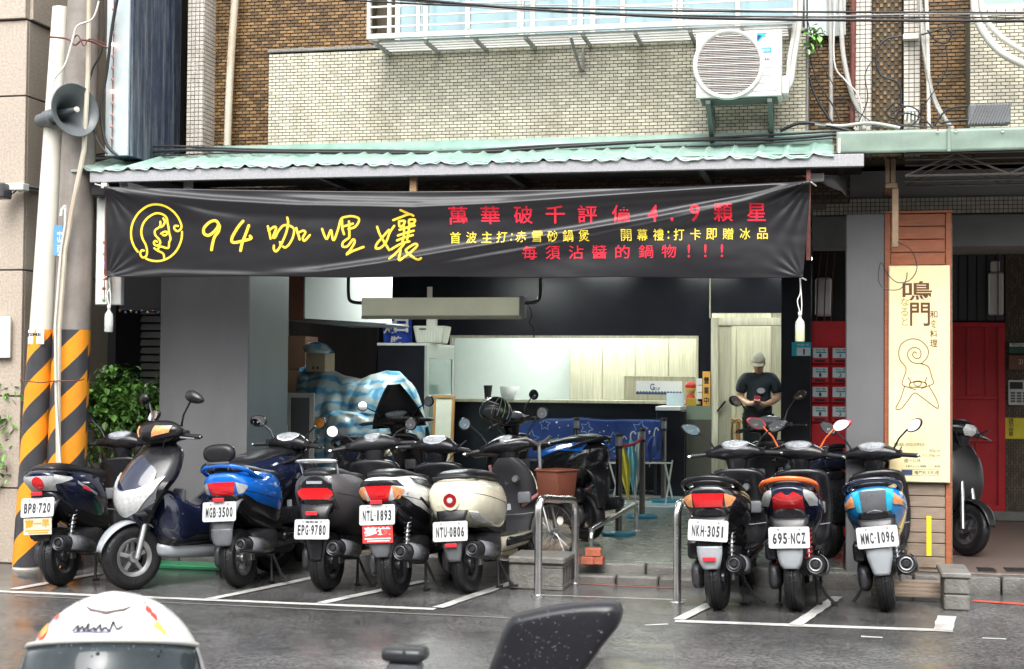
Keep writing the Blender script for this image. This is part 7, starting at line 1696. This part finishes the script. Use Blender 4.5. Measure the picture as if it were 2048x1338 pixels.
dr = thing('drying_rack', 'folding metal drying rack with crossed legs on the shop floor', 'rack', P(1280, 1010, 16.2))
for pts in ([(1218,922,16.1),(1232,972,16.1),(1222,1012,16.1)], [(1345,920,16.1),(1330,1016,16.1)], [(1330,925,16.1),(1346,1004,16.3)], [(1220,926,16.1),(1342,926,16.1)], [(1240,1002,16.25),(1332,1004,16.25)], [(1232,972,16.15),(1240,1004,16.25)]):
    obj('rod', MB().tube([P(*p) for p in pts], .010, 6), M_alu, dr)
box_thing('flat grey tray lying under the drying rack', 1245, 1332, 995, 1004, 16.3, .3, M_conc, 'tray', 'tray')
# things on the ledge
YL2 = 17.85
zl = wz0 + .0
def on_ledge(label, px0_, px1_, py0_, m, nm, cat_, d=.02, Y=YL2, z0=None): 
    o = obj(nm, MB().box(X(px0_, Y, 780), X(px1_, Y, 780), Y, Y + d, (zl if z0 is None else z0) + .001, Z(py0_, Y, px0_)), m, bev=.002); return tag(o, label, cat_)
cp = thing('cup', 'black cup standing on the opening ledge at the left', 'cup', P(976, 800, 17.95))
c_ = Vector((X(976, 17.93, 790), 17.93, wz0)); obj('cup_body', MB().lathe([(0,0),(.04,0),(.055,.17),(.05,.17),(.0,.02)], Matrix.Translation(c_), 20), M_cable, cp, smooth=50)
obj('saucer', MB().lathe([(0,0),(.06,0),(.07,.012),(0,.012)], Matrix.Translation(c_ + Vector((.09,0,0))), 20), M_whitep, cp)
tcx = X(1020, 17.9, 800)
o = obj('tent_card', MB().add([(tcx - .10, 17.86, wz0 + .001), (tcx + .06, 17.86, wz0 + .001), (tcx + .12, 17.9, wz0 + .16), (tcx - .13, 17.9, wz0 + .16)], [(0,1,2,3)]), M_whitep, solid=.004); tag(o, 'white card stand on the ledge beside the black cup', 'card')
sgn = thing('shop_sign', 'white and navy paper sign with scalloped edge propped in the opening', 'sign', P(1317, 790, 17.93))
s0, s1 = X(1272, 17.93, 775), X(1364, 17.93, 775); sz0, sz1 = Z(789, 17.93, 1317), Z(762, 17.93, 1317)
obj('paper', MB().box(s0, s1, 17.93, 17.936, sz0, sz1), M_whitep, sgn)
obj('navy_band', MB().box(s0, s1, 17.926, 17.929, sz0, sz0 + .025), mat('navy_band', (.05,.08,.17), .5), sgn)
for k in range(15): obj('scallop', MB().lathe([(0,0),(.014,0)], Matrix.Translation((s0 + .02 + k*(s1 - s0 - .04)/14, 17.9285, sz0 + .026)) @ Matrix.Rotation(math.pi/2, 4, 'X'), 12), mat('navy_band', (.05,.08,.17)), sgn, smooth=0)
obj('lettering', fit_text('G', s0 + .17, s0 + .225, sz0 + .05, sz0 + .13, .02).xf(Matrix.Translation((0, 17.9285, 0)) @ XZ), mat('navy_band', (.05,.08,.17)), sgn, smooth=0)
obj('lettering', fit_text('CUP', s0 + .225, s0 + .29, sz0 + .05, sz0 + .085, .02).xf(Matrix.Translation((0, 17.9285, 0)) @ XZ), mat('navy_band', (.05,.08,.17)), sgn, smooth=0)
on_ledge('clear acrylic stand with a printed sheet on the counter', 1333, 1368, 786, mat('pale_acrylic', (.55,.68,.72), .1), 'acrylic_stand', 'stand', Y=17.5, z0=Z(813, YCN, 1340))
dl = thing('figurine', 'small red and yellow ornament doll standing at the end of the ledge', 'figurine', P(1380, 800, 17.5))
dx = X(1381, 17.5, 790); dz = Z(812, 17.5, 1381)
MD = Matrix.Translation((dx, 17.52, dz))
obj('body', MB().lathe([(0,0),(.05,0),(.062,.05),(.05,.11),(.03,.14)], MD, 18), mat('red_lacquer', (.55,.04,.03), .3), dl, smooth=60)
obj('head', MB().lathe([(0,.13),(.04,.14),(.062,.19),(.055,.23),(.0,.25)], MD, 18), mat('yellow_lacquer', (.75,.42,.12), .3), dl, smooth=60)
obj('cap', MB().lathe([(.062,.215),(.066,.235),(.045,.275),(0,.285)], MD, 18), mat('red_lacquer', (.55,.04,.03)), dl, smooth=60)
on_ledge('small yellow holder with sticks on the glass cabinet', 1373, 1392, 796, mat('amber_glass', (.62,.42,.06), .3), 'holder', 'holder', .05, 17.32, Z(812, YCN, 1396))
for k in range(3):
    on_ledge(['lower', 'middle', 'upper'][k] + ' white notice card beside the orange sign', 1393, 1404, 757 + 14*(2 - k) + .0, M_whitep, 'notice_card', 'card', .006, 17.9, Z(757 + 14*(2 - k) + 13, 17.9, 1398))
os_ = thing('open_sign', 'upright orange sign with black brush characters beside the doorway', 'sign', P(1412, 812, 17.9))
o0, o1 = X(1405, 17.9, 780), X(1420.5, 17.9, 780)
obj('board', MB().box(o0, o1, 17.9, 17.915, Z(812, 17.9, 1412), Z(743, 17.9, 1412)), mat('orange_board', (.80,.42,.08), .45), os_, bev=.003)
for k, ch in enumerate('營業中'): obj('character', fit_text(ch, o0 + .015, o1 - .015, 0, .085, .02).xf(Matrix.Translation((0, 17.8975, Z(768 + k*20, 17.9, 1412))) @ XZ), M_ink, os_, smooth=0)
for k in range(2):
    cxh = X(1462 + 14*k, 19.3, 860)
    t = thing('wooden_chair', ['left', 'right'][k] + ' of the two pale bentwood chair backs behind the man', 'chair', (cxh, 19.3, .22), group='bentwood chairs')
    M_hw = mat('honey_wood', (.42,.23,.08))
    obj('back_frame', MB().tube(cat([(cxh - .09, 19.3, .65), (cxh - .09, 19.3, .95), (cxh, 19.3, 1.06), (cxh + .09, 19.3, .95), (cxh + .09, 19.3, .65)], 6), .014, 8), M_hw, t)
    obj('splat', MB().box(cxh - .03, cxh + .03, 19.295, 19.305, .65, 1.03), M_hw, t)
    obj('seat', MB().box(cxh - .18, cxh + .18, 19.05, 19.42, .64, .67), M_hw, t, bev=.01)
    for sx, sy in ((-1,0),(1,0),(-1,1),(1,1)): obj('leg', MB().tube([(cxh + sx*.15, 19.08 + sy*.3, .64), (cxh + sx*.17, 19.06 + sy*.33, .22)], .014, 6), M_hw, t)
# helmet on the scooter behind
def helmet(t, M, mshell, mvis, r=.13, visor=True):
    sh = []
    for i in range(19):
        a = R_(-38 + 128*i/18); k = r*math.cos(a) if i < 18 else .001
        sh.append([M @ Vector((k*math.cos(q)*.92, k*math.sin(q)*1.12, r*math.sin(a)*1.05)) for q in [2*math.pi*j/40 for j in range(40)]])
    obj('shell', MB().loft(sh, False), mshell, t, smooth=70, solid=.006)
    if visor:
        obj('visor', MB().grid(lambda u, v: M @ Vector((r*1.03*math.cos(R_(-34 + 62*v))*math.cos(R_(-162 + 144*u))*.94, r*1.03*math.cos(R_(-34 + 62*v))*math.sin(R_(-162 + 144*u))*1.14, r*1.05*math.sin(R_(-34 + 62*v)))), 30, 10), mvis, t, smooth=70, solid=.004)
        obj('visor_rim', MB().tube([M @ Vector((r*1.045*math.cos(R_(28))*math.cos(R_(-165 + 150*u/30))*.94, r*1.045*math.cos(R_(28))*math.sin(R_(-165 + 150*u/30))*1.14, r*1.07*math.sin(R_(28)))) for u in range(31)], .005, 6), mat('pale_rubber_rim', (.5,.5,.46), .4), t, smooth=70)
hq = P(992, 824, 12.75)
t = thing('helmet', 'black open helmet with green and white stripes on the scooter under the arcade', 'helmet', hq)
Mh = Matrix.Translation(hq) @ Matrix.Rotation(R_(-60), 4, 'Z') @ Matrix.Rotation(R_(-20), 4, 'X')
helmet(t, Mh, mat('black_shell', (.015,.015,.016), .2, coat=.5), mat('smoke_visor', (.05,.055,.06), .1), .125)
for k in range(4):
    obj('stripe', MB().tube([Mh @ Vector((.128*math.cos(R_(-15 + 100*i/12))*math.cos(R_(-30 + 22*k)), .128*1.13*math.cos(R_(-15 + 100*i/12))*math.sin(R_(-30 + 22*k)), .128*1.06*math.sin(R_(-15 + 100*i/12)))) for i in range(13)], .0035, 5), mat('green_stripe', (.15,.45,.12), .4) if k == 2 else mat('grey_stripe', (.3,.3,.3), .4), t)
# bicycle under the arcade
bkx = G(1106, 1124, ZS)
bt = thing('bicycle', 'bicycle with rust red basket half hidden behind the steel rail', 'bicycle', bkx)
BM = Matrix.Translation(bkx) @ Matrix.Rotation(R_(-28), 4, 'Z')
def bwheel(c, r):
    w = obj('wheel', MB().lathe([(r - .022,-.014),(r - .006,-.018),(r,0),(r - .006,.018),(r - .022,.014)], BM @ Matrix.Translation(c) @ Matrix.Rotation(math.pi/2, 4, 'X'), 48, closed=True), M_tyre, bt, smooth=60)
    rim = MB().lathe([(r - .034,-.012),(r - .022,-.013),(r - .022,.013),(r - .034,.012)], BM @ Matrix.Translation(c) @ Matrix.Rotation(math.pi/2, 4, 'X'), 48, closed=True)
    o = obj('rim', rim, M_alloy, bt)
    for k in range(20):
        q = 2*math.pi*k/20; obj('spoke', MB().tube([BM @ (Vector(c) + Vector((.012*math.cos(q + .8), .02*(1 if k % 2 else -1), .012*math.sin(q + .8)))), BM @ (Vector(c) + Vector(((r - .03)*math.cos(q), 0, (r - .03)*math.sin(q))))], .0016, 4), M_alloy, bt)
    obj('hub', MB().tube([BM @ (Vector(c) + Vector((0,-.04,0))), BM @ (Vector(c) + Vector((0,.04,0)))], .022, 12), M_alloy, bt)
bwheel((0,0,.235), .235); bwheel((-.95,0,.235), .235)
bb = lambda *p: [BM @ Vector(q) for q in p]
obj('frame', MB().tube(bb((-.16,0,.72),(-.10,0,.55),(-.50,0,.30),(-.95,0,.235)), .016, 8).tube(bb((-.50,0,.30),(-.66,0,.72)), .016, 8).tube(bb((-.95,0,.235),(-.64,0,.62)), .010, 8), mat('pink_frame_paint', (.5,.2,.22), .3), bt, smooth=60)
obj('fork', MB().tube(bb((-.13,.0,.62),(-.08,.05,.48),(0,.05,.235)), .011, 8).tube(bb((-.13,.0,.62),(-.08,-.05,.48),(0,-.05,.235)), .011, 8), M_alloy, bt, smooth=60)
obj('handlebar', MB().tube(bb((-.28,.27,.93),(-.16,.15,.96),(-.15,0,.90),(-.16,-.15,.96),(-.28,-.27,.93)), .012, 8).tube(bb((-.15,0,.90),(-.13,0,.62)), .014, 8), M_alloy, bt, smooth=60)
obj('saddle', lofty([(-.82,.80,.07,.02),(-.74,.81,.08,.03),(-.62,.80,.03,.02),(-.54,.80,.01,.01)], 4).xf(BM @ Matrix.Rotation(R_(-90), 4, 'Z') @ Matrix.Rotation(R_(0), 4, 'Z')) if False else MB().tube(bb((-.80,0,.80),(-.70,0,.81),(-.56,0,.80)), [.07,.06,.02], 10, flat=.4), M_cable, bt, smooth=60)
bs_ = MB().loft([[BM @ Vector((.03 + sx*w, sy*d, z)) for sx, sy in ((-1,-1),(1,-1),(1,1),(-1,1))] for z, w, d in ((.46,.10,.10),(.71,.11,.13))], True)
obj('basket', bs_, mat('rust_red_wicker', (.13,.034,.015), .6, bump=1., bs=140, var=.2), bt, bev=.015, seg=2)
obj('basket_rim', MB().tube(bb((-.08,-.13,.713),(.14,-.13,.713),(.14,.13,.713),(-.08,.13,.713)), .008, 6, closed=True), mat('rust_red_wicker', (.13,.034,.015)), bt)
obj('reflector', MB().lathe([(0,-.01),(.03,-.006),(.032,0)], BM @ Matrix.Translation((.09,-.03,.33)) @ Matrix.Rotation(math.pi/2, 4, 'X'), 16), M_pvc, bt)

# ================================================================ the man in the doorway
mp = P(1517, 800, 18.35); FZ = .22
man = thing('person', 'man in beige cap and dark clothes standing in the doorway looking down at a phone', 'person', (mp.x, 18.35, FZ))
def skin_fig(name, joints, edges, radii, m, parent, sub=2):
    me = bpy.data.meshes.new(name); me.from_pydata([tuple(j) for j in joints], edges, [])
    me.materials.append(m)
    o = bpy.data.objects.new(name, me); C.objects.link(o); o.parent = parent
    sk_ = o.modifiers.new('skin', 'SKIN'); sk_.use_smooth_shade = True
    ly = me.skin_vertices[0].data if me.skin_vertices else None
    if ly is None:
        bpy.context.view_layer.objects.active = o
        bm_ = bmesh.new(); bm_.from_mesh(me); bm_.verts.layers.skin.verify(); bm_.to_mesh(me); bm_.free(); ly = me.skin_vertices[0].data
    for i, r in enumerate(radii): ly[i].radius = r if hasattr(r, '__len__') else (r, r)
    ly[0].use_root = True
    ss = o.modifiers.new('sub', 'SUBSURF'); ss.levels = ss.render_levels = sub
    dg = bpy.context.evaluated_depsgraph_get(); ev = o.evaluated_get(dg); nm = bpy.data.meshes.new_from_object(ev)
    for k in list(o.modifiers): o.modifiers.remove(k)
    o.data = nm; nm.shade_smooth(); return o
M_skin = mat('skin', (.50,.29,.18), .5, var=.06); M_cloth = mat('dark_navy_cotton', (.018,.026,.036), .85, var=.2, bump=.2, bs=60)
# local frame: x right as seen, y away, z up; faces the street
J = [(0,0,.92),(0,.01,1.08),(0,.02,1.25),(0,.02,1.36),(0,-.01,1.43),(0,-.045,1.49),
     (-.17,.02,1.36),(-.225,.01,1.12),(-.10,-.20,1.055),(-.03,-.27,1.07),
     (.17,.02,1.36),(.235,.01,1.12),(.10,-.22,1.05),(.03,-.28,1.06),
     (-.10,0,.88),(-.11,-.01,.48),(-.11,.03,.08),(-.12,-.10,.035),
     (.10,0,.88),(.11,-.01,.48),(.11,.03,.08),(.12,-.10,.035)]
E_ = [(0,1),(1,2),(2,3),(3,4),(4,5),(3,6),(6,7),(7,8),(8,9),(3,10),(10,11),(11,12),(12,13),(0,14),(14,15),(15,16),(16,17),(0,18),(18,19),(19,20),(20,21)]
Rr = [(.15,.11),(.145,.105),(.165,.11),(.12,.09),(.055,.055),(.055,.06),.065,.047,.034,.028,.065,.047,.034,.028,.085,.065,.05,.04,.085,.065,.05,.04]
skin_fig('body', J, E_, Rr, M_skin, man)
# head with face, cap and mask
def headpt(th, ph, k=1.): 
    x = .078*math.cos(ph)*math.sin(th); y = -.098*math.cos(ph)*math.cos(th); z = .118*math.sin(ph)
    if z < 0: x *= 1 - .25*(-z/.118)
    return Vector((x, y, z))*k
HMx = Matrix.Translation((0,-.055,1.545)) @ Matrix.Rotation(R_(24), 4, 'X')
hd = MB().grid(lambda u, v: HMx @ headpt(2*math.pi*u, R_(-89 + 178*v)), 32, 20, closed_u=True)
nose = MB().tube([HMx @ Vector((0,-.094,.02)), HMx @ Vector((0,-.112,-.012)), HMx @ Vector((0,-.098,-.03))], [.008,.014,.010], 8)
obj('head', hd.merge(nose), M_skin, man, local=True, smooth=80, weld=True)
for s in (1, -1):
    obj('ear', MB().lathe([(0,-.006),(.022,-.004),(.024,.004),(.01,.008)], HMx @ Matrix.Translation((s*.078,.005,.0)) @ Matrix.Rotation(R_(90*s), 4, 'Y') @ Matrix.Scale(1.0, 4), 12), M_skin, man, local=True, smooth=60)
    obj('eye', MB().lathe([(0,.0),(.012,-.003),(0,-.006)], HMx @ Matrix.Translation((s*.03,-.088,.022)) @ Matrix.Rotation(R_(90), 4, 'X'), 10), M_ink, man, local=True)
obj('glasses', MB().tube([HMx @ Vector(p) for p in ((-.078,0,.025),(-.07,-.075,.025),(0,-.106,.022),(.07,-.075,.025),(.078,0,.025))], .004, 6), M_cable, man, local=True)
obj('face_mask', MB().grid(lambda u, v: HMx @ (headpt(R_(-62 + 124*u), R_(-68 + 62*v), 1.05) + Vector((0, -.008*math.sin(math.pi*u), 0))), 16, 10), mat('peach_mask', (.60,.40,.28), .7), man, local=True, solid=.002, smooth=80)
M_cap = mat('beige_cap_cloth', (.33,.31,.24), .85, var=.12)
obj('cap', MB().grid(lambda u, v: HMx @ (headpt(2*math.pi*u, R_(18 + 72*v), 1.13) + Vector((0, .008, .004))), 32, 10, closed_u=True), M_cap, man, local=True, smooth=80, solid=.004)
obj('cap_peak', MB().grid(lambda u, v: HMx @ Vector((.072*math.sin(R_(-70 + 140*u)), -.075 - .075*v*math.cos(R_(-60 + 120*u))**.7, .045 - .022*v - .01*abs(u - .5))), 16, 5), M_cap, man, local=True, smooth=80, solid=.004)
obj('hair', MB().grid(lambda u, v: HMx @ headpt(R_(95 + 170*u), R_(-25 + 45*v), 1.04), 16, 6), mat('dark_hair', (.02,.018,.016), .7), man, local=True, smooth=80, solid=.003)
# shirt with short sleeves, trousers
SJ = [(0,0,.90),(0,.01,1.08),(0,.02,1.25),(0,.02,1.365),(0,.0,1.415),(-.175,.02,1.365),(-.222,.01,1.17),(.175,.02,1.365),(.232,.01,1.17)]
skin_fig('t_shirt', SJ, [(0,1),(1,2),(2,3),(3,4),(3,5),(5,6),(3,7),(7,8)], [(.172,.13),(.165,.125),(.185,.128),(.145,.105),(.075,.07),.088,.075,.088,.075], M_cloth, man)
TJ = [(0,0,.93),(-.10,0,.85),(-.11,-.01,.48),(-.11,.03,.10),(.10,0,.85),(.11,-.01,.48),(.11,.03,.10)]
skin_fig('trousers', TJ, [(0,1),(1,2),(2,3),(0,4),(4,5),(5,6)], [(.165,.125),.105,.082,.07,.105,.082,.07], mat('black_trousers', (.012,.012,.014), .85), man)
obj('apron', MB().grid(lambda u, v: Vector((-.17 + .34*u, -.145 - .03*math.cos((u - .5)*2.6), .45 + .58*v)), 14, 8), mat('black_apron', (.014,.016,.02), .8), man, local=True, solid=.004, smooth=80)
obj('shirt_print', MB().add([Vector((.035 + .05*math.cos(q), -.128, 1.215 + .035*math.sin(q))) for q in [2*math.pi*i/14 for i in range(14)]], [tuple(range(14))]), mat('grey_shirt_print', (.35,.33,.36), .7), man, local=True)
for s in (1, -1):
    h0_ = Vector((s*.035,-.275,1.065)); fm = []
    obj('hand', MB().tube([h0_ + Vector((s*.02,.02,-.003)), h0_, h0_ + Vector((-s*.02,-.03,.006))], [.026,.034,.028], 10, flat=.55), M_skin, man, local=True, smooth=70)
    for k in range(4):
        b_ = h0_ + Vector((-s*.018 + s*.0, -.035 + .0, .012)) + Vector((s*(.016*k - .024), -.006 - .003*k, 0))
        obj('finger', MB().tube([b_, b_ + Vector((-s*.012,-.030,.012)), b_ + Vector((-s*.022,-.040,.032 - .003*k))], [.010,.009,.007], 7), M_skin, man, local=True, smooth=70)
    obj('thumb', MB().tube([h0_ + Vector((-s*.0,-.0,.018)), h0_ + Vector((-s*.02,-.018,.040)), h0_ + Vector((-s*.026,-.034,.05))], [.012,.011,.009], 7), M_skin, man, local=True, smooth=70)
for s in (1, -1):
    obj('shoe', lofty([(-.20,.04,.02,.015),(-.18,.045,.045,.035),(-.08,.05,.05,.045),(.03,.06,.045,.055),(.07,.05,.03,.04)], 4).xf(Matrix.Translation((s*.115,.0,0))), M_cable, man, local=True, smooth=60)
ph_ = obj('mobile_phone', MB().cbox((0,0,0), (.075,.009,.15)).xf(Matrix.Translation((mp.x - .0, 18.35 - .315, FZ + 1.115)) @ Matrix.Rotation(R_(-58), 4, 'X')), mat('dark_red_phone', (.18,.02,.03), .2), bev=.006)
tag(ph_, 'phone with a dark red case held in the hands of the man', 'phone')

# ================================================================ foreground: parked scooter seen over its bars
YF = 2.25
mc = P(808, 1336, YF)
fs_ = scooter('dark scooter in the near foreground whose wet mirror rises at the bottom of the view', Vector((mc.x + .02, YF + .97, 0)), 180, dict(
    body=M_bpaint, tail='modern', rail='none', mirror=None, k=.95, steer=0), lean=0, group='scooters in the foreground')
def fgp(px, py, Y=YF): return P(px, py, Y)
mt_ = thing('phone_mount', 'dark wet phone clamp on the handlebar at the bottom centre', 'phone mount', fgp(808, 1338))
obj('clamp_top', MB().box(fgp(766, 1300).x, fgp(852, 1300).x, YF - .02, YF + .03, fgp(800, 1322).z, fgp(800, 1293).z), mat('wet_black_clamp', (.03,.032,.035), .25, drops=1.2), mt_, bev=.010, seg=3)
obj('clamp_jaw', MB().box(fgp(776, 1320).x, fgp(842, 1320).x, YF - .012, YF + .02, fgp(800, 1345).z, fgp(800, 1323).z), M_plasd, mt_, bev=.005)
obj('stem', MB().tube([fgp(808, 1343, YF + .01), (mc.x, YF + .02, 1.0)], .014, 8), M_cable, mt_)
mr2 = thing('wing_mirror', 'black rain beaded mirror housing at the bottom centre seen from behind', 'mirror', fgp(1110, 1338))
ol = cat([(1015,1243),(1045,1226),(1140,1208),(1222,1204),(1243,1218),(1236,1252),(1205,1292),(1165,1345),(1120,1372),(1040,1372),(985,1362),(978,1342),(992,1300)], 5, True)
cen = fgp(1105, 1290)
rings = []
for k, dy in ((.80,-.022),(.93,-.018),(.99,-.008),(1.,.006),(1.,.016),(.97,.022)):
    rings.append([cen.lerp(fgp(a, b), k) + Vector((0, dy, 0)) for a, b in ol])
M_wetm = mat('rain_beaded_black', (.018,.018,.022), .30, drops=0, var=.2)
_m['rain_beaded_black'] = M_wetm
obj('housing', MB().loft(rings), M_wetm, mr2, smooth=60)
rr = random.Random(9); dm = MB()
for _ in range(170):
    a = rr.randrange(len(ol)); k = rr.random()**.55; k2 = min(k, .97)
    p = cen.lerp(fgp(*ol[a]), k2); 
    dy = -.0225 if k2 < .80 else (-.0225 + (k2 - .80)*.05 if k2 < .93 else -.016 + (k2 - .93)*.25)
    rad = rr.uniform(.0005,.0018)*(1.2 if k2 > .75 else .8)
    dm.lathe([(rad,0),(rad*.8,rad*.45),(rad*.35,rad*.66),(0,rad*.7)], Matrix.Translation(p + Vector((0, dy, 0))) @ Matrix.Rotation(R_(90), 4, 'X'), 8)
obj('rain_drops', dm, mat('water_drop', (.06,.065,.07), .05, spec=1., coat=1.), mr2, smooth=70, kind='stuff')
obj('stem', MB().tube([fgp(1040, 1365, YF + .01), fgp(1010, 1420, YF + .01), (mc.x + .2, YF + .02, 1.0)], .009, 8), M_cable, mr2)
ht = thing('helmet', 'white helmet with wet dark visor at the lower left in the foreground', 'helmet', fgp(225, 1338, 2.4))
hc_ = P(228, 1396, 2.45)
Mh = Matrix.Translation(hc_) @ Matrix.Rotation(R_(18), 4, 'Z') @ Matrix.Rotation(R_(-14), 4, 'X')
M_hshell = mat('white_helmet_gloss', (.82,.82,.80), .2, var=.02, coat=.6, drops=.3)
RH = .174
helmet(ht, Mh, M_hshell, mat('wet_smoked_visor', (.03,.04,.045), .1, drops=2.2, var=.4, vs=14), RH)
def onhelm(th, el, k=1.035): return Mh @ Vector((RH*k*math.cos(R_(el))*math.cos(R_(th))*.92, RH*k*math.cos(R_(el))*math.sin(R_(th))*1.12, RH*k*math.sin(R_(el))*1.05))
obj('vent', MB().tube([onhelm(-135, 60, 1.02), onhelm(-105, 50, 1.02), onhelm(-90, 47, 1.02), onhelm(-75, 50, 1.02), onhelm(-45, 60, 1.02)], [.001,.003,.004,.003,.001], 6), mat('vent_grey', (.12,.09,.09), .5), ht)
obj('vent_cap', MB().grid(lambda u, v: onhelm(-140 + 100*u, 52 + 30*v, 1.0 + .05*math.sin(math.pi*v)*math.sin(math.pi*u)), 14, 8), M_hshell, ht, smooth=80)
rr = random.Random(12)
def hpatch(nm, th0, th1, e0, e1, m, k=1.025, wob=2.):
    obj(nm, MB().grid(lambda u, v: onhelm(th0 + (th1 - th0)*u + wob*math.sin(v*7), e0 + (e1 - e0)*v + wob*math.sin(u*6), k), 10, 4), m, ht, smooth=80)
dm = MB()
for _ in range(260):
    a_, e_ = rr.uniform(-140, -40), rr.uniform(-6, 27); p = onhelm(a_, e_, 1.045); nq = (p - hc_).normalized(); rad = rr.uniform(.0006, .0022)
    dm.lathe([(rad,0),(rad*.8,rad*.45),(rad*.35,rad*.66),(0,rad*.7)], Matrix.Translation(p) @ Vector((0,0,1)).rotation_difference(nq).to_matrix().to_4x4(), 7)
obj('rain_drops', dm, _m['water_drop'], ht, smooth=70, kind='stuff')
sc_ = cat([(-112,34),(-109,38),(-108,34),(-105,37),(-103,34),(-101,39),(-100,34),(-96,36),(-95,34),(-92,38),(-91,34),(-88,36),(-85,34),(-83,40),(-80,35),(-76,37)], 5)
obj('script', MB().tube([onhelm(a - 0, e_, 1.03) for a, e_ in sc_], .0016, 5), M_ink, ht)
hpatch('script_stroke', -111, -84, 33, 33.8, mat('blue_grey_print', (.12,.12,.25), .4), wob=.2)
hpatch('decal', -160, -140, 32, 38, mat('red_decal', (.75,.05,.03), .35)); hpatch('decal', -158, -141, 34, 40, mat('orange_decal', (.95,.35,.05), .35), 1.03); hpatch('decal', -156, -140, 46, 48, mat('red_decal', (.75,.05,.03)))
for i in range(7): hpatch('decal', -152 + i*2.2, -151 + i*2.2, 38 + (i % 3)*3, 42 + (i % 2)*4, mat('grey_decal', (.3,.3,.3), .4), wob=.5)
hpatch('decal', -50, -44, 34, 40, mat('yellow_decal', (.75,.7,.1), .35)); hpatch('decal', -52, -46, 44, 54, mat('red_decal', (.75,.05,.03))); hpatch('decal', -48, -40, 12, 18, mat('grey_decal', (.3,.3,.3)))

for i, (a, b) in enumerate(((1955, 1990), (2010, 2075))):
    c = G(a, 1140, ZS); d = G(b, 1140, ZS)
    o = obj('drain_cover', MB().box(c.x, d.x, c.y - .12, c.y + .12, ZS + .0, ZS + .008), M_cable, bev=.003); tag(o, ['left', 'right'][i] + ' dark iron drain cover in the pavement under the right arcade', 'drain cover')
# ================================================================ the other side of the street (seen in mirrors and wet paint; added to shape light and reflections)
ob = thing('opposite_building', 'plain grey tiled building across the street seen only in reflections', 'building', (0, -9, 0))
obj('facade', MB().box(-26, 24, -10.2, -9.2, 0, 8.5), mat('grey_facade', (.22,.215,.205), .7, var=.2), ob)
for i in range(14):
    for f_ in range(2):
        x = -24 + i*3.4; obj('window', MB().box(x, x + 1.8, -9.19, -9.12, 3.9 + f_*2.6, 5.3 + f_*2.6 - .2), M_glassp, ob)
    obj('shopfront', MB().box(-24 + i*3.4, -24 + i*3.4 + 2.6, -9.19, -9.12, .2, 2.6), M_black, ob)
